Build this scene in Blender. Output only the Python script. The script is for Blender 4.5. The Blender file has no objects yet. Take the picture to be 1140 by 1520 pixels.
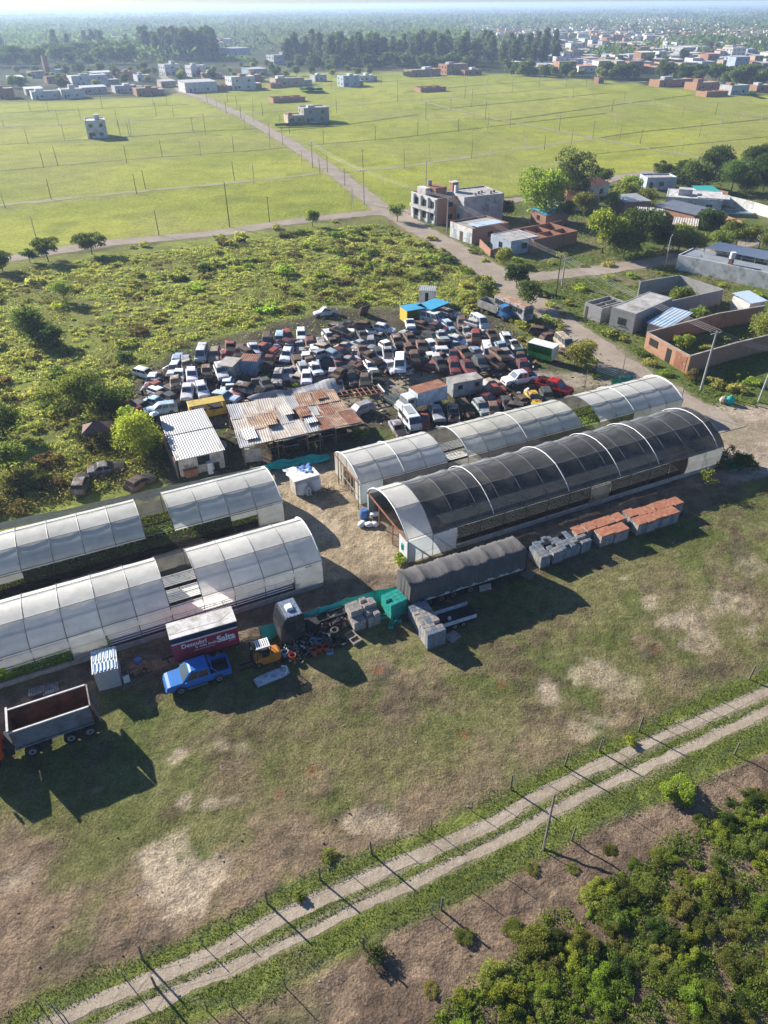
import bpy, math, random
import numpy as np
from mathutils import Vector, Matrix
random.seed(7)
RNG = np.random.default_rng(11)
HAZE = .00023
SC = bpy.context.scene
COL = SC.collection
R = math.radians
# ------------------------------------------------------------------ camera constants (drone at 45 m)
F = 1056.0; CH = 45.0; RL = 0.007
PITCH = math.atan(754 / F)
CP, SP = math.cos(PITCH), math.sin(PITCH)
def G(u, v, z=0.0):
    """where the sight line through photo pixel (u, v) meets height z: used to survey positions on the ground"""
    du, dv = u - 570, v - 760
    a = (du - dv * RL) / F; b = (dv + du * RL) / F
    rx, ry, rz = a, CP - b * SP, -SP - b * CP
    t = (z - CH) / rz
    return Vector((rx * t, ry * t, z))
def PX(x, y, z=0.0):
    d = y * CP - (z - CH) * SP; up = y * SP + (z - CH) * CP
    a = F * x / d; b = -F * up / d
    return 570 + a + b * RL, 760 + b - a * RL
# ------------------------------------------------------------------ materials
MATS = {}
def newmat(name):
    m = bpy.data.materials.new(name); m.use_nodes = True
    nt = m.node_tree; b = nt.nodes['Principled BSDF']
    MATS[name] = m
    return m, nt, b
def nd(nt, t, **kw):
    n = nt.nodes.new(t)
    for k, v in kw.items():
        if k.startswith('i_'):
            key = k[2:]
            n.inputs[int(key) if key.isdigit() else key].default_value = v
        else: setattr(n, k, v)
    return n
def lk(nt, a, b): nt.links.new(a, b)
def mixc(nt, fac, a, b, blend='MIX'):
    n = nt.nodes.new('ShaderNodeMix'); n.data_type = 'RGBA'; n.blend_type = blend
    for s, v in ((0, fac), (6, a), (7, b)):
        if hasattr(v, 'is_linked'): lk(nt, v, n.inputs[s])
        else: n.inputs[s].default_value = v if not isinstance(v, tuple) or len(v) == 4 else (*v, 1)
    return n.outputs[2]
def ramp(nt, fac, lo, hi, a=0.0, b=1.0):
    n = nt.nodes.new('ShaderNodeMapRange'); n.inputs[1].default_value = lo; n.inputs[2].default_value = hi
    n.inputs[3].default_value = a; n.inputs[4].default_value = b; n.clamp = True
    lk(nt, fac, n.inputs[0]); return n.outputs[0]
def noise(nt, co, scale, detail=3, rough=.6):
    n = nd(nt, 'ShaderNodeTexNoise', i_Scale=scale, i_Detail=detail, i_Roughness=rough)
    lk(nt, co, n.inputs['Vector']); return n.outputs[0]
def M(name, col=(.5, .5, .5), rough=.8, var=.25, scale=2.0, bump=0.0, metal=0.0, dirt=None, dirt_amt=.4, objcol=False, spec=.3, stripes=None):
    """weathered surface: base colour broken up by two noises, optional dirt colour, optional per-object paint colour (alpha = rust)"""
    if name in MATS: return MATS[name]
    m, nt, b = newmat(name)
    tc = nd(nt, 'ShaderNodeTexCoord'); oi = nd(nt, 'ShaderNodeObjectInfo')
    ad = nd(nt, 'ShaderNodeVectorMath', operation='MULTIPLY_ADD')
    lk(nt, oi.outputs['Random'], ad.inputs[0]); ad.inputs[1].default_value = (37, 91, 53); lk(nt, tc.outputs['Object'], ad.inputs[2])
    co = ad.outputs[0]
    n1 = noise(nt, co, scale, 4); n2 = noise(nt, co, scale * 6.3, 3)
    base = oi.outputs['Color'] if objcol else (*col, 1)
    f1 = ramp(nt, n1, .3, .7, 1 - var, 1 + var * .6)
    f2 = ramp(nt, n2, .3, .7, 1 - var * .5, 1 + var * .4)
    mm = nd(nt, 'ShaderNodeMath', operation='MULTIPLY'); lk(nt, f1, mm.inputs[0]); lk(nt, f2, mm.inputs[1])
    vm = nd(nt, 'ShaderNodeVectorMath', operation='SCALE')
    if objcol: lk(nt, base, vm.inputs[0])
    else: vm.inputs[0].default_value = col
    lk(nt, mm.outputs[0], vm.inputs['Scale'])
    c = vm.outputs[0]
    if dirt is not None:
        n3 = noise(nt, co, scale * .9, 6, .7)
        if objcol:
            mr = nd(nt, 'ShaderNodeMath', operation='SUBTRACT'); mr.inputs[0].default_value = .82
            sc_ = nd(nt, 'ShaderNodeMath', operation='MULTIPLY'); lk(nt, oi.outputs['Alpha'], sc_.inputs[0]); sc_.inputs[1].default_value = .62
            lk(nt, sc_.outputs[0], mr.inputs[1])
            s2 = nd(nt, 'ShaderNodeMath', operation='SUBTRACT'); lk(nt, n3, s2.inputs[0]); lk(nt, mr.outputs[0], s2.inputs[1])
            fac = ramp(nt, s2.outputs[0], 0.0, .09)
        else: fac = ramp(nt, n3, .62 - dirt_amt * .3, .72 - dirt_amt * .2, 0, .85)
        c = mixc(nt, fac, c, (*dirt, 1))
    lk(nt, c, b.inputs['Base Color'])
    b.inputs['Roughness'].default_value = rough; b.inputs['Metallic'].default_value = metal
    b.inputs['Specular IOR Level'].default_value = spec
    if bump:
        bp = nd(nt, 'ShaderNodeBump', i_Strength=bump, i_Distance=.05); lk(nt, n2, bp.inputs['Height']); lk(nt, bp.outputs[0], b.inputs['Normal'])
    return m
def leafmat(name, c1, c2, c3, trans=.45, clump=.8):
    m, nt, b = newmat(name)
    tc = nd(nt, 'ShaderNodeTexCoord'); ge = nd(nt, 'ShaderNodeNewGeometry'); oi = nd(nt, 'ShaderNodeObjectInfo')
    n1 = noise(nt, tc.outputs['Object'], clump, 2)
    c = mixc(nt, ramp(nt, n1, .35, .65), (*c1, 1), (*c2, 1))
    c = mixc(nt, ramp(nt, ge.outputs['Random Per Island'], .5, 1.0, 0, .8), c, (*c3, 1))
    hs = nd(nt, 'ShaderNodeHueSaturation'); lk(nt, c, hs.inputs['Color'])
    lk(nt, ramp(nt, oi.outputs['Random'], 0, 1, .475, .525), hs.inputs['Hue'])
    mu = nd(nt, 'ShaderNodeMath', operation='MULTIPLY_ADD'); lk(nt, oi.outputs['Random'], mu.inputs[0]); mu.inputs[1].default_value = 7.31; mu.inputs[2].default_value = .2
    fr = nd(nt, 'ShaderNodeMath', operation='FRACT'); lk(nt, mu.outputs[0], fr.inputs[0])
    lk(nt, ramp(nt, fr.outputs[0], 0, 1, .7, 1.3), hs.inputs['Value'])
    out = nt.nodes['Material Output']
    df = nd(nt, 'ShaderNodeBsdfDiffuse'); tr = nd(nt, 'ShaderNodeBsdfTranslucent'); mx = nd(nt, 'ShaderNodeMixShader', i_0=trans)
    lk(nt, hs.outputs[0], df.inputs[0])
    tcol = mixc(nt, .5, hs.outputs[0], (.9, 1.0, .35, 1), 'MULTIPLY'); sc = nd(nt, 'ShaderNodeVectorMath', operation='SCALE'); lk(nt, tcol, sc.inputs[0]); sc.inputs['Scale'].default_value = 2.35
    lk(nt, sc.outputs[0], tr.inputs[0]); lk(nt, df.outputs[0], mx.inputs[1]); lk(nt, tr.outputs[0], mx.inputs[2]); lk(nt, mx.outputs[0], out.inputs[0])
    nt.nodes.remove(b)
    return m
# ------------------------------------------------------------------ mesh builder
class MB:
    def __init__(self): self.v = []; self.f = []; self.mi = []; self.cur = 0
    def add(self, vs, fs, mi=None):
        o = len(self.v); self.v += [tuple(p) for p in vs]
        for f in fs: self.f.append(tuple(i + o for i in f)); self.mi.append(self.cur if mi is None else mi)
        return self
    def box(self, x0, x1, y0, y1, z0, z1, mi=None, tx=0, ty=0):
        """axis box; tx/ty shrink the top"""
        return self.add([(x0, y0, z0), (x1, y0, z0), (x1, y1, z0), (x0, y1, z0), (x0 + tx, y0 + ty, z1), (x1 - tx, y0 + ty, z1), (x1 - tx, y1 - ty, z1), (x0 + tx, y1 - ty, z1)],
                        [(3, 2, 1, 0), (4, 5, 6, 7), (0, 1, 5, 4), (1, 2, 6, 5), (2, 3, 7, 6), (3, 0, 4, 7)], mi)
    def beam(self, a, b, w, h=None, mi=None):
        a = Vector(a); b = Vector(b); h = h or w; d = (b - a).normalized()
        up = Vector((0, 0, 1)) if abs(d.z) < .95 else Vector((1, 0, 0))
        s = d.cross(up).normalized() * w / 2; u = s.cross(d).normalized() * h / 2
        vs = [a - s - u, a + s - u, a + s + u, a - s + u, b - s - u, b + s - u, b + s + u, b - s + u]
        return self.add(vs, [(0, 1, 2, 3), (7, 6, 5, 4), (0, 4, 5, 1), (1, 5, 6, 2), (2, 6, 7, 3), (3, 7, 4, 0)], mi)
    def tube(self, pts, r, n=6, mi=None, r2=None, cap=True):
        pts = [Vector(p) for p in pts]; k = len(pts); vs = []; fs = []
        for i, p in enumerate(pts):
            d = (pts[min(i + 1, k - 1)] - pts[max(i - 1, 0)]).normalized()
            up = Vector((0, 0, 1)) if abs(d.z) < .9 else Vector((1, 0, 0))
            s = d.cross(up).normalized(); u = s.cross(d)
            rr = r + ((r2 if r2 is not None else r) - r) * i / max(k - 1, 1)
            for j in range(n):
                a = 2 * math.pi * j / n; vs.append(p + (s * math.cos(a) + u * math.sin(a)) * rr)
        for i in range(k - 1):
            for j in range(n): fs.append((i * n + j, i * n + (j + 1) % n, (i + 1) * n + (j + 1) % n, (i + 1) * n + j))
        if cap: fs.append(tuple(range(n - 1, -1, -1))); fs.append(tuple((k - 1) * n + j for j in range(n)))
        return self.add(vs, fs, mi)
    def loft(self, rings, closed=True, cap=True, mi=None):
        n = len(rings[0]); vs = [p for r_ in rings for p in r_]; fs = []
        m_ = n if closed else n - 1
        for i in range(len(rings) - 1):
            for j in range(m_): fs.append((i * n + j, i * n + (j + 1) % n, (i + 1) * n + (j + 1) % n, (i + 1) * n + j))
        if cap and closed: fs.append(tuple(range(n - 1, -1, -1))); fs.append(tuple((len(rings) - 1) * n + j for j in range(n)))
        return self.add(vs, fs, mi)
    def disc(self, c, r, axis='y', w=.2, n=14, mi=None):
        c = Vector(c); e = {'x': Vector((1, 0, 0)), 'y': Vector((0, 1, 0)), 'z': Vector((0, 0, 1))}[axis] * w / 2
        return self.tube([c - e, c + e], r, n, mi)
    def build(self, name, mats, parent=None, smooth=False, loc=None):
        me = bpy.data.meshes.new(name); me.from_pydata(self.v, [], self.f)
        if not isinstance(mats, (list, tuple)): mats = [mats]
        for m in mats: me.materials.append(m)
        if len(mats) > 1: me.polygons.foreach_set('material_index', self.mi)
        if smooth: me.polygons.foreach_set('use_smooth', [True] * len(me.polygons))
        me.update()
        return link(name, me, parent, loc)
def link(name, me, parent=None, loc=None):
    o = bpy.data.objects.new(name, me); COL.objects.link(o)
    if parent: o.parent = parent
    if loc is not None: o.location = loc
    return o
def tag(o, label, cat, group=None):
    o['label'] = label; o['category'] = cat
    if group: o['group'] = group
    return o
def thing(name, label, cat, loc=(0, 0, 0), rz=0.0, group=None):
    o = bpy.data.objects.new(name, None); COL.objects.link(o); o.location = loc; o.rotation_euler = (0, 0, rz)
    return tag(o, label, cat, group)
def struct(o): o['kind'] = 'structure'; return o
def stuff(o, label=None, cat=None):
    o['kind'] = 'stuff'
    if label: o['label'] = label; o['category'] = cat
    return o
KIDS = {}
def copy_tree(o, parent=None):
    c = o.copy(); COL.objects.link(c); c.parent = parent
    if o.name not in KIDS: KIDS[o.name] = [x for x in o.children]
    for ch in KIDS[o.name]: copy_tree(ch, c)
    return c
ORD = 'first second third fourth fifth sixth seventh eighth ninth tenth eleventh twelfth thirteenth fourteenth fifteenth sixteenth seventeenth eighteenth nineteenth twentieth'.split()
def ordw(i):
    if i < 20: return ORD[i]
    t = {2: 'twenty', 3: 'thirty', 4: 'forty', 5: 'fifty', 6: 'sixty', 7: 'seventy'}[(i + 1) // 10]
    return t[:-1] + 'ieth' if (i + 1) % 10 == 0 else t + '-' + ORD[(i + 1) % 10 - 1]
def npmesh(name, V, Q, mats, mi=None, smooth=False, parent=None):
    """numpy verts (n,3) + quads (m,4) to an object"""
    me = bpy.data.meshes.new(name); V = np.asarray(V, np.float32); Q = np.asarray(Q, np.int32)
    me.vertices.add(len(V)); me.vertices.foreach_set('co', V.ravel())
    me.loops.add(Q.size); me.loops.foreach_set('vertex_index', Q.ravel())
    me.polygons.add(len(Q)); me.polygons.foreach_set('loop_start', np.arange(len(Q), dtype=np.int32) * 4)
    if smooth: me.polygons.foreach_set('use_smooth', np.ones(len(Q), bool))
    for m in (mats if isinstance(mats, (list, tuple)) else [mats]): me.materials.append(m)
    if mi is not None: me.polygons.foreach_set('material_index', np.asarray(mi, np.int32))
    me.update(calc_edges=True)
    return me
# ------------------------------------------------------------------ numpy noise
def _h(ix, iy, s):
    n = (ix.astype(np.int64) * 374761393 + iy.astype(np.int64) * 668265263 + s * 1442695041) & 0x7fffffff
    n = ((n ^ (n >> 13)) * 1274126177) & 0x7fffffff
    return ((n ^ (n >> 16)) & 0xffff) / 65535.0
def vnoise(x, y, s=0):
    ix = np.floor(x); iy = np.floor(y); fx = x - ix; fy = y - iy
    fx = fx * fx * (3 - 2 * fx); fy = fy * fy * (3 - 2 * fy)
    a = _h(ix, iy, s); b = _h(ix + 1, iy, s); c = _h(ix, iy + 1, s); d = _h(ix + 1, iy + 1, s)
    return (a * (1 - fx) + b * fx) * (1 - fy) + (c * (1 - fx) + d * fx) * fy
def fbm(x, y, s=0, o=4):
    t = 0; a = .5; f = 1.0
    for i in range(o): t = t + a * vnoise(x * f + 13.7 * i, y * f + 7.1 * i, s + i); a *= .5; f *= 2.03
    return t / (1 - .5 ** o)
def sm(x, a, b): t = np.clip((x - a) / (b - a), 0, 1); return t * t * (3 - 2 * t)
def in_poly(X, Y, poly):
    ins = np.zeros(X.shape, bool); n = len(poly)
    for i in range(n):
        x0, y0 = poly[i]; x1, y1 = poly[(i + 1) % n]
        if y0 == y1: continue
        c = ((y0 > Y) != (y1 > Y)) & (X < (x1 - x0) * (Y - y0) / (y1 - y0) + x0); ins ^= c
    return ins
def d_line(X, Y, pts):
    d = np.full(X.shape, 1e9)
    for (x0, y0), (x1, y1) in zip(pts[:-1], pts[1:]):
        dx, dy = x1 - x0, y1 - y0; t = np.clip(((X - x0) * dx + (Y - y0) * dy) / (dx * dx + dy * dy + 1e-9), 0, 1)
        d = np.minimum(d, np.hypot(X - x0 - t * dx, Y - y0 - t * dy))
    return d
def d_poly(X, Y, poly):
    d = d_line(X, Y, list(poly) + [poly[0]]); return np.where(in_poly(X, Y, poly), d, -d)
def W(pts): return [tuple(G(u, v)[:2]) for u, v in pts]
# ------------------------------------------------------------------ camera, light, sky, haze
cam = bpy.data.objects.new('camera', bpy.data.cameras.new('camera')); COL.objects.link(cam); SC.camera = cam
right = Vector((1, 0, 0)); fwd = Vector((0, CP, -SP)); up = Vector((0, SP, CP))
xr = (right - up * RL).normalized(); yu = (up + right * RL).normalized()
cam.matrix_world = Matrix(((xr.x, yu.x, -fwd.x, 0), (xr.y, yu.y, -fwd.y, 0), (xr.z, yu.z, -fwd.z, CH), (0, 0, 0, 1)))
cam.data.sensor_fit = 'VERTICAL'; cam.data.angle = 2 * math.atan(760 / F); cam.data.clip_end = 40000; cam.data.clip_start = .5
SUN_EL = R(24.5); SUN_AZ = Vector((-.775, .632))     # towards the sun, behind the scene on the left
sd = Vector((SUN_AZ.x * math.cos(SUN_EL), SUN_AZ.y * math.cos(SUN_EL), math.sin(SUN_EL)))
sun = bpy.data.objects.new('sun', bpy.data.lights.new('sun', 'SUN')); COL.objects.link(sun)
sun.data.energy = 5.0; sun.data.angle = R(.53); sun.data.color = (1, .94, .85)
sun.rotation_euler = sd.to_track_quat('Z', 'Y').to_euler()
w = bpy.data.worlds.new('World'); SC.world = w; w.use_nodes = True
sky = w.node_tree.nodes.new('ShaderNodeTexSky'); sky.sky_type = 'NISHITA'; sky.sun_disc = False
sky.sun_elevation = SUN_EL; sky.sun_rotation = math.atan2(SUN_AZ.x, SUN_AZ.y); sky.air_density = 1.0; sky.dust_density = .4; sky.ozone_density = 3.0
bg = w.node_tree.nodes['Background']; tint = mixc(w.node_tree, 1.0, sky.outputs[0], (.80, .95, 1.22, 1), 'MULTIPLY'); w.node_tree.links.new(tint, bg.inputs[0]); bg.inputs[1].default_value = .05
SC.view_settings.view_transform = 'Standard'; SC.view_settings.look = 'None'; SC.view_settings.exposure = 1.25; SC.view_settings.gamma = 1
SC.cycles.use_denoising = True; SC.cycles.max_bounces = 6; SC.cycles.transparent_max_bounces = 8; SC.cycles.volume_bounces = 0
SC.cycles.diffuse_bounces = 3; SC.cycles.glossy_bounces = 2
SC.render.engine = 'CYCLES'
# ------------------------------------------------------------------ roads (surveyed centre lines) and the ground sheet
ROADS = {
 'field_edge_road': ([(-90, 408), (0, 386), (150, 362), (260, 352), (340, 344), (420, 331), (500, 321), (560, 315), (600, 320)], 5.2),
 'long_dirt_road': ([(575, 316), (545, 292), (500, 258), (430, 212), (360, 172), (300, 145), (272, 137), (252, 122), (240, 112)], 5.6),
 'village_dirt_road': ([(585, 318), (640, 350), (700, 384), (745, 412), (800, 458), (860, 500), (905, 532), (960, 570), (1020, 605), (1080, 640)], 6.2),
 'side_road': ([(755, 415), (830, 408), (930, 396), (1000, 384), (1060, 372), (1140, 352)], 5.0),
 'field_back_street': ([(600, 314), (690, 302), (760, 298), (850, 284), (920, 262), (1000, 252), (1080, 244), (1200, 238)], 4.5),
}
RUTS = [[(40, 1540), (130, 1495), (280, 1430), (415, 1365), (500, 1322), (595, 1282), (735, 1220), (777, 1193), (862, 1146), (970, 1100), (1063, 1058), (1140, 1027), (1230, 990), (1900, 715)],
        [(120, 1545), (185, 1510), (325, 1445), (450, 1390), (565, 1332), (620, 1309), (770, 1235), (847, 1189), (932, 1150), (1028, 1108), (1140, 1054), (1230, 1018), (1900, 750)]]
LANES = [[(376, 167), (460, 161), (560, 153), (700, 141), (850, 129), (960, 121)], [(624, 149), (669, 162), (753, 180), (880, 204.6), (968, 222), (1080, 240)],
         [(800, 138), (850, 144), (926, 152), (1003, 160.5), (1140, 174), (1200, 180)], [(517, 255), (604, 247), (780, 220), (880, 206)], [(-60, 192), (0, 189), (172, 180.6), (280, 174.4), (355, 170)],
         [(-60, 310), (0, 304.6), (210, 283.5), (400, 266), (478, 257)]]
DITCH = [[(468, 215), (590, 204.6), (766, 183.5), (900, 168)], [(-60, 219), (0, 215), (133, 207), (316, 194), (400, 190)], [(-60, 260), (0, 254), (175, 238), (400, 222), (432, 218)], [(-60, 171), (0, 168), (123, 162), (280, 155)],
         [(880, 206), (940, 197), (1056, 185), (1140, 176)], [(740, 180), (860, 163), (1000, 144), (1090, 134)], [(600, 137), (700, 127), (850, 117)], [(440, 130), (560, 122), (700, 113)],
         [(390, 197), (500, 187), (620, 170)], [(850, 232), (960, 221), (1140, 203)], [(640, 163), (760, 152), (900, 138)], [(0, 152), (140, 147), (255, 141)]]
def poly_at(pts, n): 
    P_ = [G(u, v) for u, v in pts]; L = [0]
    for a, b in zip(P_[:-1], P_[1:]): L.append(L[-1] + (b - a).length)
    out = []
    for i in range(n + 1):
        s = L[-1] * i / n; k = max(j for j in range(len(L)) if L[j] <= s + 1e-6); k = min(k, len(P_) - 2)
        out.append(P_[k].lerp(P_[k + 1], (s - L[k]) / max(L[k + 1] - L[k], 1e-6)))
    for _ in range(3):
        out = [out[0]] + [(out[i - 1] + out[i] * 2 + out[i + 1]) / 4 for i in range(1, n)] + [out[-1]]
    return out, L[-1]
def ribbon(name, pts, width, mat, z=.03, step=1.2, wob=.35, cross=6, seed=0, label=None):
    line, L = poly_at(pts, 8); n = max(8, int(L / step)); line, L = poly_at(pts, n)
    V = []; Q = []
    for i, p in enumerate(line):
        d = (line[min(i + 1, n)] - line[max(i - 1, 0)]).normalized(); s = Vector((d.y, -d.x, 0))
        x = np.array([i * step * .5]);
        wl = width / 2 + (float(fbm(x, x * 0 + seed, 3)[0]) - .5) * 2 * wob * 1.6 + random.uniform(-.3, .3) * wob
        wr = width / 2 + (float(fbm(x, x * 0 + seed + 50, 5)[0]) - .5) * 2 * wob * 1.6 + random.uniform(-.3, .3) * wob
        for j in range(cross + 1):
            t = j / cross; q = p + s * (-wl + (wl + wr) * t); V.append((q.x, q.y, z))
    c = cross + 1
    for i in range(n):
        for j in range(cross): Q.append((i * c + j, i * c + j + 1, (i + 1) * c + j + 1, (i + 1) * c + j))
    me = npmesh(name, V, Q, mat); return struct(link(name, me))
# road material: pale compacted gravel with wheel marks
def roadmat(name, c1, c2, c3):
    m, nt, b = newmat(name)
    tc = nd(nt, 'ShaderNodeTexCoord'); co = tc.outputs['Object']
    n1 = noise(nt, co, .22, 5, .65); n2 = noise(nt, co, 2.2, 4, .7); n3 = noise(nt, co, 11, 2)
    c = mixc(nt, ramp(nt, n1, .36, .62), (*c1, 1), (*c2, 1)); c = mixc(nt, ramp(nt, n2, .5, .72, 0, .8), c, (*c3, 1))
    c = mixc(nt, ramp(nt, n3, .35, .6, .35, 0), c, (.09, .075, .06, 1))
    lk(nt, c, b.inputs['Base Color']); b.inputs['Roughness'].default_value = .95; b.inputs['Specular IOR Level'].default_value = .1
    bp = nd(nt, 'ShaderNodeBump', i_Strength=.7, i_Distance=.08); lk(nt, n2, bp.inputs['Height']); lk(nt, bp.outputs[0], b.inputs['Normal'])
    return m
M_road = roadmat('compacted_gravel', (.36, .30, .235), (.27, .22, .165), (.42, .36, .29))
M_lane = roadmat('field_lane_earth', (.33, .30, .17), (.26, .25, .11), (.38, .34, .22))
M_ditch = roadmat('ditch_weeds', (.09, .105, .022), (.125, .15, .028), (.07, .08, .02))
M_rut = roadmat('track_rut', (.40, .33, .25), (.29, .235, .17), (.47, .41, .33))
for i, (k, (pts, wd)) in enumerate(ROADS.items()): ribbon(k, pts, wd, M_road, z=.03 + .005 * i, seed=i * 9, wob=.5)
for i, r_ in enumerate(RUTS): ribbon('track_rut', r_,   .85 if i == 0 else .72, M_rut, z=.006, step=.35, seed=40 + i, wob=.16, cross=4)
for i, r_ in enumerate(LANES): ribbon('field_lane', r_, 2.6, M_lane, z=.03 + .004 * i, step=3, seed=70 + i, wob=.9, cross=3)
for i, r_ in enumerate(DITCH): ribbon('field_ditch', r_, 1.3, M_ditch, z=.025, step=3, seed=90 + i, wob=.5, cross=2)
# ---- ground grid
def axis_steps(a, b, h, g, end):
    xs = list(np.arange(a, b + 1e-6, h)); s = h
    while xs[-1] < end: s *= g; xs.append(xs[-1] + s)
    return xs
xr_ = axis_steps(0, 46, .36, 1.05, 9000); xl_ = axis_steps(0, 40, .36, 1.05, 9000)
gx = np.array([-x for x in xl_[:0:-1]] + xr_)
gy = [14.0 - d for d in (60, 30, 14, 6, 2, .7)]; yy = 14.0; s_ = .3
while yy < 16000:
    gy.append(yy)
    if yy > 62: s_ *= 1.012 if yy < 210 else 1.05
    yy += s_
gy = np.array(gy)
X, Yg = np.meshgrid(gx, gy); nx, ny = len(gx), len(gy)
n_lo = fbm(X / 16, Yg / 16, 1); n_mid = fbm(X / 4.5, Yg / 4.5, 9); n_hi = fbm(X / 1.3, Yg / 1.3, 21); n_far = fbm(X / 150, Yg / 150, 33, 5)
wx = X + (fbm(X / 5, Yg / 5, 60) - .5) * 5; wy = Yg + (fbm(X / 5, Yg / 5, 70) - .5) * 5
C = np.zeros(X.shape + (3,)); rough = np.full(X.shape, .6)
def lay(mask, col, r=None):
    global C, rough
    m_ = np.clip(mask, 0, 1)[..., None]; C = C * (1 - m_) + (np.array(col) if not isinstance(col, np.ndarray) else col) * m_
    if r is not None: rough = rough * (1 - m_[..., 0]) + r * m_[..., 0]
def blend(a, b, t): t = np.clip(t, 0, 1)[..., None]; return np.array(a) * (1 - t) + np.array(b) * t
# far country: mixed dull greens
C[:] = blend((.032, .045, .02), (.075, .095, .032), sm(n_far, .4, .75)); lay(sm(fbm(X / 60, Yg / 60, 44), .58, .7) * .7, (.16, .15, .07))
# the scrub lot and everything near it
near = d_poly(wx, wy, W([(-120, 415), (0, 390), (340, 348), (560, 320), (640, 352), (745, 415), (900, 535), (1060, 640), (1300, 660), (2600, 560), (2600, 1700), (-300, 1700), (-300, 800)]))
scr = blend((.17, .18, .045), (.225, .25, .05), sm(n_mid, .35, .68)); scr = scr * (1 - .5 * sm(n_lo, .5, .72)[..., None]) + np.array((.13, .115, .045)) * .5 * sm(n_lo, .5, .72)[..., None]
lay(sm(near, -1, 1), scr, .8)
# subdivided green field
FIELD = W([(-140, 418), (0, 386), (150, 362), (340, 344), (450, 327), (560, 314), (585, 322), (615, 306), (740, 292), (850, 282), (920, 260), (1000, 250), (1080, 242), (1240, 236), (1240, 158), (1120, 138), (980, 128), (880, 118), (740, 108), (560, 106), (430, 109), (300, 138), (240, 142), (100, 148), (-140, 156)])
fd = d_poly(X, Yg, FIELD)
fcol = blend((.25, .275, .036), (.325, .335, .05), sm(fbm(X / 30, Yg / 30, 5), .3, .7)); fcol = fcol * .96 + .04 * np.array((.34, .33, .10))
tq = sm(fbm(X / 9, Yg / 9, 15), .52, .72)[..., None] * .45; fcol = fcol * (1 - tq) + np.array((.145, .175, .028)) * tq
fyel = sm(fbm(X / 45, Yg / 45, 25), .5, .7)[..., None] * .6; fcol = fcol * (1 - fyel) + np.array((.27, .27, .075)) * fyel
lay(sm(fd, -2.5, 1.5), fcol, .95)
# houses block on the right: rough grass and earth
blk = d_poly(wx, wy, W([(612, 318), (740, 300), (850, 288), (920, 268), (1080, 250), (1300, 244), (1300, 640), (1090, 620), (960, 560), (860, 492), (745, 405)]))
lay(sm(blk, -1, 1.5), blend((.10, .13, .03), (.19, .17, .085), sm(n_mid + n_lo * .5, .72, 1.0)), .7)
# verge weeds and bare earth along the village road
# car yard
yard = d_poly(wx, wy, W([(196, 618), (205, 560), (262, 520), (400, 485), (480, 462), (620, 452), (730, 470), (800, 500), (850, 545), (905, 570), (930, 590), (620, 660), (500, 700), (420, 715), (330, 710), (240, 720)]))
ycol = blend((.075, .062, .045), (.125, .105, .072), sm(n_mid, .35, .7)); lay(sm(yard, -1.5, 1.0), ycol, .9)
lay(sm(yard, -1.5, 1) * sm(fbm(X / 3, Yg / 3, 71), .55, .66) * .75, (.09, .115, .03))
lane = d_line(wx * .4 + X * .6, wy * .4 + Yg * .6, W([(540, 600), (590, 560), (660, 548), (750, 556), (840, 568), (905, 560), (930, 545)]))
lay(sm(-lane, -4.2, -2.0), blend((.22, .185, .135), (.29, .245, .18), sm(n_hi, .4, .6)), .6)
# courtyard sand
sand = d_poly(X * .7 + wx * .3, Yg * .7 + wy * .3, W([(395, 690), (500, 672), (548, 745), (606, 842), (612, 880), (480, 905), (462, 835), (425, 775), (410, 735)]))
lay(sm(sand, -.6, .5), blend((.31, .245, .16), (.40, .32, .215), sm(n_hi, .35, .65)), .9)
# paddock
PAD = W([(-200, 1130), (0, 1045), (230, 975), (480, 895), (600, 892), (800, 830), (1080, 715), (1300, 640), (1900, 440), (1900, 710), (1300, 960), (1140, 1010), (920, 1100), (700, 1195), (500, 1285), (300, 1390), (100, 1490), (-60, 1570), (-300, 1500)])
pad = d_poly(X * .6 + wx * .4, Yg * .6 + wy * .4, PAD)
pcol = blend((.12, .122, .045), (.17, .158, .068), sm(n_mid, .3, .7)); lush = sm(n_lo, .5, .75)[..., None] * .6; pcol = pcol * (1 - lush) + np.array((.10, .125, .032)) * lush
lay(sm(pad, -.5, .8), pcol, .75)
def blob(u, v, rm, col, amt=1.0, r=None, nz=.9, asp=1.0, ang=25.5):
    p = G(u, v); a = R(ang); dx = (wx * .5 + X * .5) - p.x; dy = (wy * .5 + Yg * .5) - p.y
    s = dx * math.cos(a) + dy * math.sin(a); t = -dx * math.sin(a) + dy * math.cos(a)
    d = np.hypot(s / asp, t) / rm; lay(sm(-(d + (n_hi - .5) * nz * .9 + (n_mid - .5) * nz * 1.3), -1.15, -.45) * amt, col, r)
SOIL = (.225, .162, .108); TAN = (.42, .34, .24); DRK = (.095, .075, .055)
br_ = fbm(wx / 4.2, wy / 4.2, 303) * .6 + fbm(X / 1.4, Yg / 1.4, 307) * .4
lay(sm(pad, 0, 1) * sm(br_, .50, .61) * .45, (.185, .14, .09), .95); lay(sm(pad, 0, 1) * sm(fbm(wx / 3, wy / 3, 311), .58, .68) * .7, (.095, .12, .032), .9); lay(sm(pad, 0, 1) * sm(fbm(X / 1.1, Yg / 1.1, 313) * .5 + br_ * .5, .56, .64) * .6, (.105, .075, .05), 1.2)
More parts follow.
